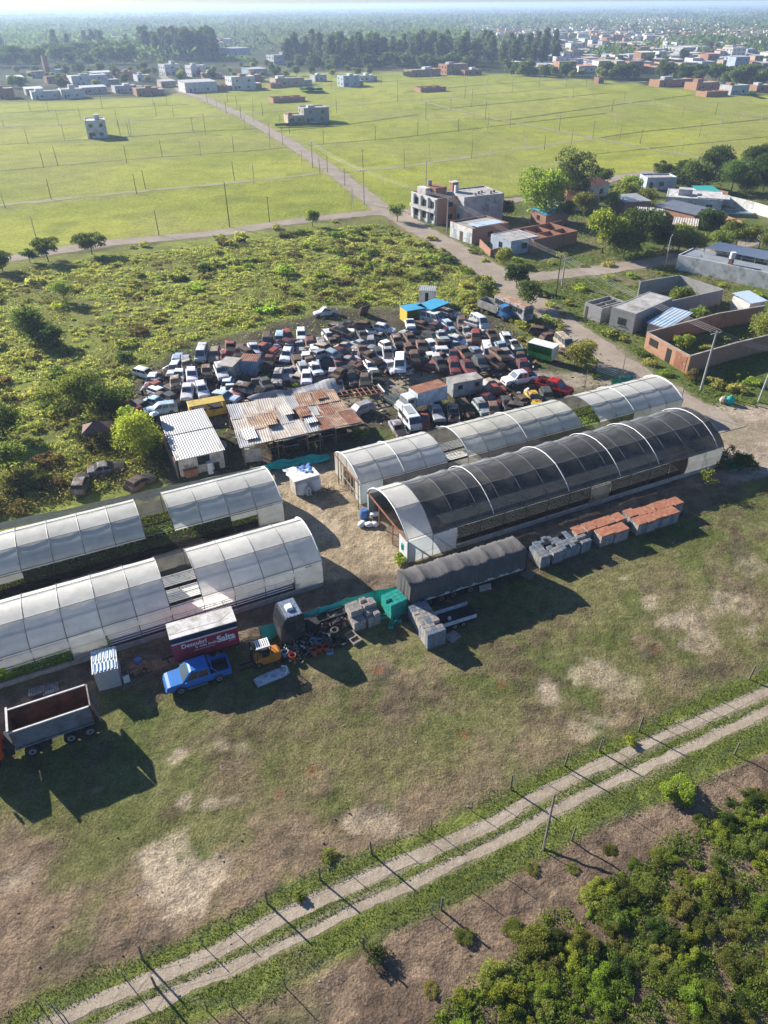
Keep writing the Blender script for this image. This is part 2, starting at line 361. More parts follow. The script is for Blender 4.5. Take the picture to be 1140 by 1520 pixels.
# brown churned ground near the track
for u, v, rm, amt in ((60, 1345, 6, 1), (220, 1380, 4.5, 1), (-30, 1440, 6, 1), (360, 1330, 4.5, .95), (440, 1270, 3.6, .85), (20, 1262, 2.6, .8), (560, 1250, 3.2, .85), (640, 1195, 3.6, .75), (720, 1165, 3, .7), (820, 1110, 3.2, .6),
                      (420, 1200, 2.5, .5), (340, 1160, 2.2, .5), (580, 1050, 2.0, .65), (610, 1010, 1.6, .7), (650, 985, 1.7, .6), (560, 990, 1.3, .6), (930, 1060, 2.4, .6), (1010, 1020, 2.4, .6), (1075, 985, 2.6, .6), (960, 960, 1.6, .6), (480, 1150, 1.8, .45), (1090, 890, 5, .45), (980, 850, 3, .35), (740, 1100, 2, .4), (1000, 900, 4, .4)): blob(u, v, rm, SOIL, amt, 1.0)
for u, v, rm, amt in ((280, 1250, 1.9, 1), (300, 1300, 2.4, .95), (265, 1125, 1.0, .9), (315, 1185, .9, .8), (275, 1190, .8, .8), (560, 1215, 1.8, .7), (815, 1025, .8, .9), (885, 1000, 1.5, .7), (855, 1075, 1.2, .7), (930, 865, 1.1, .9), (965, 895, 1.2, .9), (1000, 915, 1.0, .8), (1115, 940, 1.9, .95), (1095, 915, 1.2, .8), (930, 1010, 2.0, .5), (1060, 905, 2.5, .5), (1115, 830, 2.0, .55), (330, 1110, 1.0, .6), (20, 1310, 1.1, .7), (150, 1165, .7, .8), (1040, 960, 1.5, .6)): blob(u, v, rm * .82, TAN, amt * .8, .8, 2.4, 1.3)
for u, v, rm, amt in ((130, 1260, 3.0, .85), (120, 1200, 2.5, .7), (60, 1215, 2.0, .7), (210, 1190, 2.0, .5)): blob(u, v, rm, (.115, .125, .04), amt, .6)
for u, v, rm in ((445, 1270, 1.2), (690, 1215, 1.4), (590, 1040, 1.2), (560, 1012, .9), (1090, 815, 1.6), (330, 1390, 2), (120, 1400, 2.2), (400, 1340, 1.3), (960, 975, .9), (1060, 1000, 1.2), (230, 1420, 1.6)): blob(u, v, rm, DRK, .6, 1.3, 1.4, 1.6)
for u, v, rm in ((470, 1140, .5), (690, 1090, .4), (745, 1015, .5), (415, 1175, .5), (560, 1000, .5), (975, 968, .35)): blob(u, v, rm, (.22, .09, .045), .7, .8)
# service strip of dark earth on the near side of the tunnels
lay(sm(-d_line(wx * .3 + X * .7, wy * .3 + Yg * .7, W([(-60, 1075), (120, 1010), (240, 975), (480, 885), (610, 862), (800, 790), (1080, 700), (1180, 690)])), -2.6, -1.3), blend((.15, .112, .078), (.195, .15, .105), sm(n_hi, .4, .6)), .9)
lay(sm(-d_line(X, Yg, W([(600, 905), (800, 826), (1000, 755), (1080, 726)])), -2.2, -1.2) * .85, blend((.11, .085, .06), (.15, .12, .085), sm(n_hi, .4, .6)), .9)
for o_, an_, L_, w_ in ((G(605, 836), 25.3, 41.5, 9.4), (G(536, 749), 25.4, 46.2, 7.3), (G(480, 868), 205.7, 54, -18.2)):
    a_ = R(an_); sx_ = (X - o_.x) * math.cos(a_) + (Yg - o_.y) * math.sin(a_); ty_ = -(X - o_.x) * math.sin(a_) + (Yg - o_.y) * math.cos(a_); ty_ = ty_ if w_ > 0 else -ty_
    lay((sm(sx_, -.3, .4) * sm(L_ - sx_, -.3, .4) * sm(ty_, -.3, .3) * sm(abs(w_) - ty_, -.3, .3)), blend((.15, .115, .08), (.20, .16, .115), sm(n_hi, .4, .6)), .5)
# wide earth apron where the road opens out on the right
ap = d_poly(wx * .5 + X * .5, wy * .5 + Yg * .5, W([(1000, 600), (1075, 600), (1140, 602), (1300, 600), (1300, 720), (1140, 705), (1070, 720), (1058, 660)]))
lay(sm(ap, -.6, .8), blend((.37, .30, .225), (.27, .215, .155), sm(n_mid, .4, .65)), .6)
# track corridor: lush verges, then the ploughed margin and thicket floor at the lower right
below = d_poly(X, Yg, W([(100, 1560), (480, 1385), (760, 1262), (1000, 1175), (1140, 1115), (1400, 1010), (1950, 790), (2600, 1800), (100, 1800)]))
scol = blend((.215, .155, .105), (.145, .103, .072), sm(n_hi * .6 + n_mid * .5, .45, .68)); lay(sm(below, -.2, .3), scol, 1.1)
lay(sm(below, 0, .5) * sm(n_lo, .58, .72) * .7, (.09, .105, .032), .9)
tw = X * .75 + wx * .25; ty = Yg * .75 + wy * .25
r1 = d_line(tw, ty, W(RUTS[0])); r2 = d_line(tw, ty, W(RUTS[1]))
vg = np.maximum(sm(-r1, -1.9, -1.2), sm(-r2, -2.7, -1.9)); gcol = blend((.115, .14, .032), (.155, .185, .04), sm(n_hi, .35, .65)); gcol = gcol * .9 + .1 * np.array((.16, .14, .06)); lay(vg * (.55 + .45 * sm(n_mid, .28, .45)), gcol, .9)
mid = np.minimum(sm(-r1, -1.6, -1.0), 1); lay(sm(-r1, -.75, -.35) * .8, (.25, .21, .15), .6); lay(sm(-r2, -.65, -.3) * .8, (.25, .21, .15), .6)
# bleached edge beside the roads
for k, (pts, wd) in ROADS.items():
    dl = d_line(wx * .4 + X * .6, wy * .4 + Yg * .6, W(pts)); lay(sm(-dl, -wd * .5 - 1.4, -wd * .5 + .2) * .8, (.25, .21, .14), .4)
# relief: clods and tussocks, flattened under roads, buildings and the yard
z = (n_hi - .5) * .13 + (n_mid - .5) * .16 + (fbm(X / .8, Yg / .8, 81, 2) - .5) * .17
rdg = 1 - np.abs(2 * fbm(X / 1.0, Yg / 1.0, 401, 3) - 1) * 2.2; z += np.clip(rdg, 0, 1) * .09 * sm(rough, .8, 1.05)
z *= np.clip(rough, 0, 1.4) * np.clip(1.4 - Yg / 260, .25, 1)
flat = np.ones(X.shape)
for pts, wd in ROADS.values(): flat = np.minimum(flat, sm(d_line(X, Yg, W(pts)), wd * .5 + .5, wd * .5 + 3.5))
for q in (r1, r2): flat = np.minimum(flat, sm(q, .9, 1.6))
for pts in LANES + DITCH: flat = np.minimum(flat, sm(d_line(X, Yg, W(pts)), 2.5, 7))
z = z * flat - .035 * np.ones(X.shape) * flat
z = np.where(Yg > 330, -.05 - (Yg - 330) * .0002, z)
V = np.stack([X, Yg, z], -1).reshape(-1, 3)
i_ = np.arange(ny - 1)[:, None] * nx + np.arange(nx - 1)[None]; Q = np.stack([i_, i_ + 1, i_ + nx + 1, i_ + nx], -1).reshape(-1, 4)
m, nt, b = newmat('ground_cover')
tc = nd(nt, 'ShaderNodeTexCoord'); co = tc.outputs['Object']; at = nd(nt, 'ShaderNodeAttribute', attribute_name='cover')
n1 = noise(nt, co, 1.1, 5, .7); n2 = noise(nt, co, 6.5, 5, .75); n3 = noise(nt, co, .16, 4, .6)
mm = nd(nt, 'ShaderNodeMath', operation='MULTIPLY'); lk(nt, ramp(nt, n1, .3, .7, .66, 1.3), mm.inputs[0]); lk(nt, ramp(nt, n2, .3, .7, .45, 1.5), mm.inputs[1])
m3 = nd(nt, 'ShaderNodeMath', operation='MULTIPLY'); lk(nt, mm.outputs[0], m3.inputs[0]); lk(nt, ramp(nt, n3, .3, .7, .85, 1.15), m3.inputs[1])
vm = nd(nt, 'ShaderNodeVectorMath', operation='SCALE'); lk(nt, at.outputs['Color'], vm.inputs[0]); lk(nt, m3.outputs[0], vm.inputs['Scale'])
lk(nt, vm.outputs[0], b.inputs['Base Color']); b.inputs['Roughness'].default_value = 1; b.inputs['Specular IOR Level'].default_value = .05
h = nd(nt, 'ShaderNodeMath', operation='MULTIPLY_ADD'); lk(nt, n2, h.inputs[0]); h.inputs[1].default_value = .35; lk(nt, n1, h.inputs[2])
bp = nd(nt, 'ShaderNodeBump', i_Distance=.30); lk(nt, h.outputs[0], bp.inputs['Height']); lk(nt, at.outputs['Alpha'], bp.inputs['Strength']); lk(nt, bp.outputs[0], b.inputs['Normal'])
me = npmesh('ground', V, Q, m, smooth=True)
at_ = me.color_attributes.new('cover', 'FLOAT_COLOR', 'POINT')
at_.data.foreach_set('color', np.concatenate([C, np.clip(rough, 0, 1)[..., None]], -1).astype(np.float32).ravel())
struct(link('ground', me))
# ------------------------------------------------------------------ polytunnels
def plasticmat(name, col, tr=.5, gloss=.12, rgh=.35, seethru=.0, var=.12):
    m, nt, b = newmat(name)
    tc = nd(nt, 'ShaderNodeTexCoord'); oi = nd(nt, 'ShaderNodeObjectInfo')
    n1 = noise(nt, tc.outputs['Object'], .7, 4); n2 = noise(nt, tc.outputs['Object'], 3.5, 3)
    f = nd(nt, 'ShaderNodeMath', operation='MULTIPLY'); lk(nt, ramp(nt, n1, .3, .7, 1 - var, 1 + var), f.inputs[0]); lk(nt, ramp(nt, oi.outputs['Random'], 0, 1, .88, 1.08), f.inputs[1])
    vm = nd(nt, 'ShaderNodeVectorMath', operation='SCALE'); vm.inputs[0].default_value = col; lk(nt, f.outputs[0], vm.inputs['Scale'])
    c = mixc(nt, ramp(nt, n2, .55, .75, 0, .25), vm.outputs[0], (col[0] * .7, col[1] * .68, col[2] * .6, 1))
    df = nd(nt, 'ShaderNodeBsdfDiffuse'); t = nd(nt, 'ShaderNodeBsdfTranslucent'); gl = nd(nt, 'ShaderNodeBsdfGlossy', i_Roughness=rgh)
    lk(nt, c, df.inputs[0]); lk(nt, c, t.inputs[0])
    a = nd(nt, 'ShaderNodeMixShader', i_0=tr); lk(nt, df.outputs[0], a.inputs[1]); lk(nt, t.outputs[0], a.inputs[2])
    fr = nd(nt, 'ShaderNodeFresnel', i_IOR=1.4); fm = nd(nt, 'ShaderNodeMath', operation='MULTIPLY'); lk(nt, fr.outputs[0], fm.inputs[0]); fm.inputs[1].default_value = gloss * 8
    g = nd(nt, 'ShaderNodeMixShader'); lk(nt, fm.outputs[0], g.inputs[0]); lk(nt, a.outputs[0], g.inputs[1]); lk(nt, gl.outputs[0], g.inputs[2])
    last = g.outputs[0]
    if seethru:
        tp = nd(nt, 'ShaderNodeBsdfTransparent'); mx = nd(nt, 'ShaderNodeMixShader', i_0=seethru); lk(nt, last, mx.inputs[1]); lk(nt, tp.outputs[0], mx.inputs[2]); last = mx.outputs[0]
    bp = nd(nt, 'ShaderNodeBump', i_Strength=.25, i_Distance=.1); lk(nt, n1, bp.inputs['Height']); lk(nt, bp.outputs[0], df.inputs['Normal']); lk(nt, bp.outputs[0], gl.inputs['Normal'])
    lk(nt, last, nt.nodes['Material Output'].inputs[0]); nt.nodes.remove(b)
    return m
P_white = plasticmat('milky_film', (.86, .845, .775), .48, .10, .35, .10, .13)
P_beige = plasticmat('weathered_film', (.74, .72, .62), .45, .10, .35, .10, .18)
P_net = plasticmat('black_shade_net', (.088, .087, .082), .35, .12, .5, .22, .4)
P_curt = plasticmat('black_curtain_net', (.02, .02, .02), .3, .02, .5, .2, .4)
P_grey = plasticmat('grey_curtain_net', (.14, .135, .12), .4, .02, .5, .25, .3)
P_sheet = plasticmat('white_sheet', (.70, .75, .76), .25, .05)
M_steel = M('galvanised_tube', (.15, .155, .16), .5, .2, 3, metal=.2)
M_whitepipe = M('white_pipe', (.80, .79, .76), .45, .1, 2)
M_kerb = M('pale_concrete_kerb', (.42, .40, .36), .9, .3, 1.5, .4)
M_redwood = M('red_brown_beam', (.24, .10, .06), .8, .3, 2)
M_soil = M('bench_soil', (.075, .055, .04), .95, .4, 2)
M_tray = M('pale_tray', (.55, .55, .52), .8, .25, 4)
M_dark = M('dark_void', (.02, .02, .02), .9, .2)
L_lettuce = leafmat('lettuce_leaf', (.14, .24, .03), (.22, .33, .05), (.10, .17, .03), .4)
ARCH = [(0, 0), (.012, .09), (.05, .27), (.10, .44), (.165, .61), (.235, .76), (.31, .89), (.40, .955), (.5, 1.0), (.60, .97), (.69, .90), (.765, .79), (.835, .65), (.90, .48), (.95, .30), (.988, .10), (1, 0)]
def arch_pt(x, k, wd, hs, hp, off=0.0, sag=0.0):
    y, z_ = ARCH[k]; yc = (y - .5) * (wd + 2 * off - 2 * sag * .4); return (x, wd / 2 + yc, hs + (hp - hs) * z_ + (off if z_ > .05 else 0) - sag * z_)
def leaf_cards(cx, cy, cz, n, sx, sy, sz, size, rng):
    """n loose leaf quads filling a box"""
    p = np.stack([cx + (rng.random(n) - .5) * sx, cy + (rng.random(n) - .5) * sy, cz + rng.random(n) * sz], -1)
    return cards(p, size, rng)
def cards(p, size, rng, nrm=None, flat=.0):
    n = len(p); d = rng.normal(size=(n, 3)); d /= np.linalg.norm(d, axis=1)[:, None] + 1e-9
    if nrm is not None: d = d * (1 - flat) + nrm * flat; d /= np.linalg.norm(d, axis=1)[:, None] + 1e-9
    r_ = rng.normal(size=(n, 3)); t = np.cross(d, r_); t /= np.linalg.norm(t, axis=1)[:, None] + 1e-9; b_ = np.cross(d, t)
    s = (size * (.55 + .9 * rng.random(n)))[:, None] * .5; a = s * (1.0 + .5 * rng.random(n)[:, None]); 
    V = np.stack([p - t * a, p - b_ * s * .55, p + t * a, p + b_ * s * .55], 1).reshape(-1, 3)
    return V, np.arange(4 * n).reshape(-1, 4)
def tunnel(name, label, o, ang, nb, bay, wd, hs, hp, cover, side, gaps=(), white_ribs=(), kerb=(0, None), endwall=None, purl=(6, 10)):
    """cover(i) -> film material or None; side(i) -> list of (material, z0, z1, belly) on the near wall"""
    rz = R(ang); t = thing(name, label, 'greenhouse', (o.x, o.y, 0), rz, 'arched polytunnel greenhouses')
    L = nb * bay; f = MB()
    for i in range(nb + 1):
        x = i * bay
        pts = [(x, 0, 0)] + [arch_pt(x, k, wd, hs, hp, .035) for k in range(len(ARCH))] + [(x, wd, 0)]
        f.tube(pts, .035, 5)
    for k in (1, purl[0], purl[1], 15):
        f.tube([arch_pt(0, k, wd, hs, hp, .03), arch_pt(L, k, wd, hs, hp, .03)], .03, 5)
    for yy_ in (.0, wd): f.tube([(0, yy_, .9), (L, yy_, .9)], .02, 4)
    f.build('steel_frame', M_steel, t)
    if white_ribs:
        for x in white_ribs:
            r_ = MB(); r_.tube([arch_pt(x, k, wd, hs, hp, .06) for k in range(1, len(ARCH) - 1)], .045, 6); r_.build('white_rib', M_whitepipe, t)
    rng = random.Random(int(ang * 100) + nb)
    for i in range(nb):
        cm = cover(i)
        if cm is not None:
            nn = 6; b_ = MB(); sg = [.10 * math.sin(math.pi * j / nn) * (2.0 if cm is P_net else .32) * rng.uniform(.7, 1.2) for j in range(nn + 1)]
            for ka, kb in ((0, 1), (1, 6), (6, 10), (10, 16)):
                V = []; kk = kb - ka + 1
                for j in range(nn + 1):
                    for k in range(ka, kb + 1): V.append(arch_pt(i * bay + bay * j / nn, k, wd, hs, hp, 0, sg[j]))
                b_.add(V, [(j * kk + k, (j + 1) * kk + k, (j + 1) * kk + k + 1, j * kk + k + 1) for j in range(nn) for k in range(kk - 1)])
            b_.build('cover_panel', cm, t, smooth=True)
        for sm_, z0, z1, belly in side(i):
            V = []; nn, mm = 4, 5
            for j in range(nn + 1):
                for k in range(mm + 1):
                    zz = z0 + (z1 - z0) * k / mm - (belly * .6 * math.sin(math.pi * j / nn) * (1 - k / mm))
                    V.append((i * bay + bay * j / nn, -.02 - belly * math.sin(math.pi * k / mm) - rng.uniform(0, .03) * (1 if 0 < k < mm else 0), zz))
            b_ = MB(); b_.add(V, [(j * 6 + k, (j + 1) * 6 + k, (j + 1) * 6 + k + 1, j * 6 + k + 1) for j in range(nn) for k in range(mm)])
            b_.build('side_curtain', sm_, t, smooth=True)
    k0, k1 = kerb; k1 = L if k1 is None else k1
    b_ = MB(); b_.box(k0, k1, -.14, .06, -.1, .42); b_.build('base_kerb', M_kerb, t)
    b_ = MB(); b_.add([(0, wd + .02, 0), (L, wd + .02, 0), (L, wd + .02, hs), (0, wd + .02, hs)], [(0, 1, 2, 3)]); b_.build('back_wall_film', P_grey, t)
    if endwall: endwall(t, wd, hs, hp, L)
    return t
def end_full(t, wd, hs, hp, L, x=None, m_=None, name='end_wall'):
    x = L + .02 if x is None else x
    pts = [(x, 0, 0)] + [arch_pt(x, k, wd, hs, hp) for k in range(len(ARCH))] + [(x, wd, 0)]
    b_ = MB(); b_.add(pts, [tuple(range(len(pts)))]); b_.build(name, m_ or P_beige, t)
NB = []
def bench(label, o, ang, x0, x1, y0, y1, zt, kind, rng, dens=1.0):
    """growing bench inside a tunnel"""
    t = thing('growing_bench', label, 'bench', (o.x, o.y, 0), R(ang), 'growing benches in the tunnels'); b_ = MB()
    if kind == 'pipe':
        n = int((y1 - y0) / .235)
        for i in range(n):
            y = y0 + .235 * i; b_.box(x0, x1, y, y + .125, zt - .06, zt + .02 + .003 * (i % 3))
        b_.build('growing_channels', M_whitepipe, t)
    elif kind == 'grid':
        n = int((y1 - y0) / .3); m_ = int((x1 - x0) / .42)
        for i in range(n):
            for j in range(m_): b_.box(x0 + .42 * j, x0 + .42 * j + .34, y0 + .3 * i, y0 + .3 * i + .21, zt - .05, zt + rng.uniform(0, .03))
        b_.build('seed_trays', M_tray, t)
    else: b_.box(x0, x1, y0, y1, zt - .12, zt); b_.build('soil_tray', M_soil, t)
    l = MB()
    for i in range(int((x1 - x0) / 2) + 1):
        for y in (y0 + .1, y1 - .1): l.box(x0 + 2 * i, x0 + 2 * i + .06, y - .03, y + .03, 0, zt - .07)
    l.build('legs', M_steel, t)
    l = MB(); l.box(x0, x1, y0, y1, zt - .16, zt - .125); l.build('bench_deck', M_dark, t)
    if dens > 0:
        r2 = np.random.default_rng(rng.randrange(10**6)); n = int((x1 - x0) * (y1 - y0) * 55 * dens)
        V, Q_ = leaf_cards((x0 + x1) / 2, (y0 + y1) / 2, zt, n, x1 - x0, y1 - y0, .22, .20, r2)
        pl = link('lettuce_leaves', npmesh('lettuce_leaves', V, Q_, L_lettuce), t); stuff(pl)
    return t
OD = G(605, 836); OC = G(536, 749); OB = G(480, 868)
AD, AC, AB = 25.3, 25.4, 25.7
def loc_in(o, ang, x, y): a = R(ang); return Vector((o.x + x * math.cos(a) - y * math.sin(a), o.y + x * math.sin(a) + y * math.cos(a), 0))
rg = random.Random(5)
# front right: black shade-net tunnel
def sideD(i):
    if i < 2: return [(P_sheet, 0.05, 2.62, .0)]
    if i == 8: return [(P_grey, .4, 2.3, .05)]
    if i in (13, 14): return [(P_beige, .35, 2.6, .05)]
    return [(P_curt, .55 + .25 * rg.random(), 2.6, .12 + .1 * rg.random())]
def endD(t, wd, hs, hp, L):
    b_ = MB(); b_.box(-.06, 0, 0, 1.75, .02, 2.55); pn = b_.build('end_panel', P_sheet, t)
    e = MB(); e.beam((-.08, .75, 1.75), (-.08, 1.25, 1.3), .03, .3); e.beam((-.08, .8, 1.2), (-.08, 1.2, 1.75), .03, .22); e.beam((-.08, 1.0, 1.0), (-.08, 1.1, 1.5), .03, .2); e.build('green_emblem', M('emblem_green', (.02, .30, .26), .6), pn)
    b_ = MB(); b_.box(-.06, 0, wd - .25, wd, .02, 2.55); b_.build('end_panel', P_sheet, t)
    b_ = MB(); b_.box(-.02, 2.8, wd + .03, wd + .08, .02, 2.5); b_.build('side_panel', P_sheet, t)
    for k, x in enumerate((0.02, 2.8)):
        b_ = MB(); b_.beam((x, 0, 2.62), (x, wd, 2.62), .12, .14); b_.build('tie_beam', M_redwood, t)
        for y in (wd * .36, wd * .7):
            b_ = MB(); b_.beam((x, y, 0), (x, y, 2.6), .1); b_.build('post', M_redwood, t)
    b_ = MB(); b_.tube([arch_pt(0, k, wd, hs, hp, .05) for k in range(len(ARCH))], .07, 6); b_.build('end_hoop', M_whitepipe, t)
    end_full(t, wd, hs, hp, L, None, P_net)
tunnel('shade_tunnel', 'long black shade-net tunnel with white ribs and one white end bay', OD, AD, 15, 2.765, 9.4, 2.62, 4.95, lambda i: P_white if i == 0 else P_net, sideD, white_ribs=(9.8, 19.2, 26.1, 31.6, 40.4), kerb=(5.5, None), endwall=endD)
# back right: pale film tunnel
def sideC(i):
    if i < 1: return [(P_sheet, 0.05, 2.5, .0)]
    if i > 13: return [(P_beige, .2, 2.5, .03)]
    return [(P_grey, .6 + .5 * rg.random(), 2.5, .1)]
def endC(t, wd, hs, hp, L):
    b_ = MB(); b_.box(-.05, 0, 0, 1.5, .02, 2.6); b_.build('end_panel', P_white, t)
    b_ = MB(); b_.box(-.05, 0, wd - 2.4, wd, .02, 2.6); b_.build('end_panel', P_beige, t)
    pts = [(-.02, 0, 2.62)] + [arch_pt(-.02, k, wd, hs, hp) for k in range(1, len(ARCH) - 1)] + [(-.02, wd, 2.62)]
    b_ = MB(); b_.add(pts, [tuple(range(len(pts)))]); b_.build('gable_film', P_beige, t)
    for i in range(5):
        b_ = MB(); b_.beam((-.07, 1.6 + i * .95, 0), (-.07, 1.6 + i * .95, 2.6), .09); b_.build('post', M('pale_timber', (.33, .27, .2), .85), t)
    b_ = MB(); b_.beam((-.1, 0, 2.62), (-.1, wd, 2.62), .1); b_.build('tie_beam', M_redwood, t)
    b_ = MB(); b_.beam((-.1, 0.4, .9), (-.1, wd - 2, 1.1), .1); b_.build('rail', M('pale_timber'), t)
    b_ = MB(); b_.tube([arch_pt(0, k, wd, hs, hp, .05) for k in range(len(ARCH))], .06, 6); b_.build('end_hoop', M_whitepipe, t)
    b_ = MB(); b_.tube([arch_pt(L, k, wd, hs, hp, .06) for k in range(len(ARCH))], .08, 6); b_.build('end_hoop', M_whitepipe, t)
    end_full(t, wd, hs, hp, L, None, P_beige)
tunnel('film_tunnel', 'long pale film tunnel with two open roof bays beside the scrapyard', OC, AC, 17, 2.72, 7.3, 2.5, 3.9, lambda i: None if i in (4, 11) else (P_white if i in (0, 1, 2, 3, 12, 13, 14, 15, 16) else P_beige), sideC, white_ribs=(5.4, 13.7, 21.8, 38.1), kerb=(2.8, None), endwall=endC)
# front left: milky tunnel whose origin lies at its far (left) end so that the near wall is y = 0
BAYS = 19; BB = 2.8
OBl = loc_in(OB, AB, -BAYS * BB, 0)
def sideB(i):
    j = BAYS - 1 - i
    if j == 0: return [(P_white, .2, 2.7, .12)]
    if j in (7,): return [(P_white, .3, 2.7, .1)]
    return [(P_white, 1.95, 2.7, .08)]
def endB(t, wd, hs, hp, L):
    end_full(t, wd, hs, hp, L, None, P_white)
    b_ = MB(); b_.tube([arch_pt(L, k, wd, hs, hp, .05) for k in range(len(ARCH))], .05, 6); b_.build('end_hoop', M_whitepipe, t)
tunnel('milky_tunnel', 'milky film tunnel with one open roof bay behind the red trailer', OBl, AB, BAYS, BB, 7.3, 2.75, 4.55, lambda i: None if BAYS - 1 - i == 4 else P_white, sideB, endwall=endB)
OAl = loc_in(OB, AB, -BAYS * BB, 11.0)
def sideA(i):
    j = BAYS - 1 - i
    if j == 0: return [(P_white, .3, 2.7, .1)]
    if j == 1: return [(P_white, 2.1, 2.7, .05)]
    if j in (5, 8): return [(P_curt, .9, 2.65, .55), (P_curt, .15, .9, .25)]
    if j > 8: return [(P_white, 2.0, 2.7, .05), (P_curt, .3, 1.0, .3)]
    return [(P_curt, .75, 2.65, .5)]
tunnel('backmost_milky_tunnel', 'milky film tunnel with black netting sides, behind the tunnel with the red trailer', OAl, AB, BAYS, BB, 7.1, 2.75, 4.25, lambda i: None if BAYS - 1 - i == 4 else P_white, sideA, endwall=endB)
# benches
for k, (y0, y1) in enumerate(((.55, 2.4), (2.7, 4.6), (4.9, 6.7))):
    bench(('white pipe bench along the near wall of the milky tunnel', 'white pipe bench down the middle of the milky tunnel', 'white pipe bench along the far wall of the milky tunnel')[k], OBl, AB, 2 if k else BAYS * BB - 23, BAYS * BB - 1, y0, y1, .95 + .12 * k, 'pipe', rg, .02)
for k, (y0, y1) in enumerate(((.6, 2.3), (2.7, 4.4), (4.8, 6.5))):
    bench(('bright green lettuce bed nearest the netting in the backmost milky tunnel', 'bright green lettuce bed down the middle of the backmost milky tunnel', 'bright green lettuce bed along the far side of the backmost milky tunnel')[k], OAl, AB, 4, BAYS * BB - 1, y0, y1, .9, 'soil', rg, .9)
for k, (y0, y1) in enumerate(((.5, 2.4), (2.7, 4.6), (4.9, 6.7))):
    bench(('pale seed tray bench on the near side of the film tunnel', 'pale seed tray bench down the middle of the film tunnel', 'pale seed tray bench on the far side of the film tunnel')[k], OC, AC, 4, 25, y0, y1, .8, 'grid', rg, .02)
    bench(('leafy bench on the near side of the film tunnel near the road', 'leafy bench down the middle of the film tunnel near the road', 'leafy bench on the far side of the film tunnel near the road')[k], OC, AC, 26, 44, y0, y1, .8, 'soil', rg, .9)
bench('dark tray bench along the near wall of the black tunnel', OD, AD, 6, 36, .5, 2.4, .75, 'grid', rg, .12)
bench('dark tray bench down the middle of the black tunnel', OD, AD, 6, 36, 3.2, 5.2, .75, 'grid', rg, .12)
rk = thing('pipe_rack', 'sloping rack of white growing pipes showing through the open side of the milky tunnel', 'rack', OBl, R(AB)); xs_ = (BAYS * BB - 23, BAYS * BB - 2.9)
for x0, x1 in ((BAYS * BB - 27.5, BAYS * BB - 22.5), (BAYS * BB - 19.5, BAYS * BB - 2.9)):
    b_ = MB()
    for i in range(9): b_.box(x0, x1, .14 + .13 * i, .23 + .13 * i, .62 + .15 * i, .70 + .15 * i)
    b_.build('pipes', M_whitepipe, rk); b_ = MB()
    for j in range(int((x1 - x0) / 2.5) + 1): b_.beam((x0 + 2.5 * j, .12, .5), (x0 + 2.5 * j, 1.4, 1.98), .05); b_.beam((x0 + 2.5 * j, 1.4, 0), (x0 + 2.5 * j, 1.4, 1.95), .05); b_.beam((x0 + 2.5 * j, .2, 0), (x0 + 2.5 * j, .2, .6), .05)
    b_.build('rack_frame', M_steel, rk)
# leafy row at the foot of the milky tunnel
V, Q_ = leaf_cards(BAYS * BB - 26, .45, .35, 4200, 13, .9, .75, .30, np.random.default_rng(3))
pl = link('salad_plants', npmesh('salad_plants', V, Q_, L_lettuce), None); pl.location = OBl; pl.rotation_euler = (0, 0, R(AB)); stuff(pl, 'bright green salad plants growing along the foot of the milky tunnel', 'plants')
# ------------------------------------------------------------------ vehicles
M_paint = M('car_paint', rough=.38, var=.10, scale=1.3, objcol=True, dirt=(.13, .06, .03), spec=.22)
M_junk = M('weathered_paint', rough=.72, var=.34, scale=1.1, objcol=True, dirt=(.125, .075, .052), spec=.2)
M_tyre = M('tyre_rubber', (.022, .022, .023), .9, .3)
M_rim = M('wheel_rim', (.38, .38, .39), .4, .2, 3, metal=.6)
M_steelrim = M('rusty_rim', (.16, .11, .08), .7, .3, 3)
M_chassis = M('chassis_black', (.02, .02, .022), .8, .3)
M_lamp = M('lamp_lens', (.32, .33, .34), .3, .1)
M_trim = M('dark_trim', (.035, .035, .038), .6, .2)
M_hollow = M('gutted_interior', (.028, .024, .021), .95, .5, 3)
def glassmat(name, col, rough):
    m, nt, b = newmat(name); b.inputs['Base Color'].default_value = (*col, 1); b.inputs['Roughness'].default_value = rough; b.inputs['Specular IOR Level'].default_value = .8; return m
M_glass = glassmat('tinted_glass', (.025, .03, .036), .08); M_wscr = glassmat('windscreen_glass', (.08, .11, .13), .06)
M_dustglass = M('dusty_glass', (.085, .095, .10), .35, .4, 2, spec=.6)
def ring(x, hw, zb, zs, zt, tw=.9):
    return [(x, -hw * .9, zb), (x, -hw, zb + .16), (x, -hw, zs), (x, -hw * tw, zt), (x, hw * tw, zt), (x, hw, zs), (x, hw, zb + .16), (x, hw * .9, zb)]
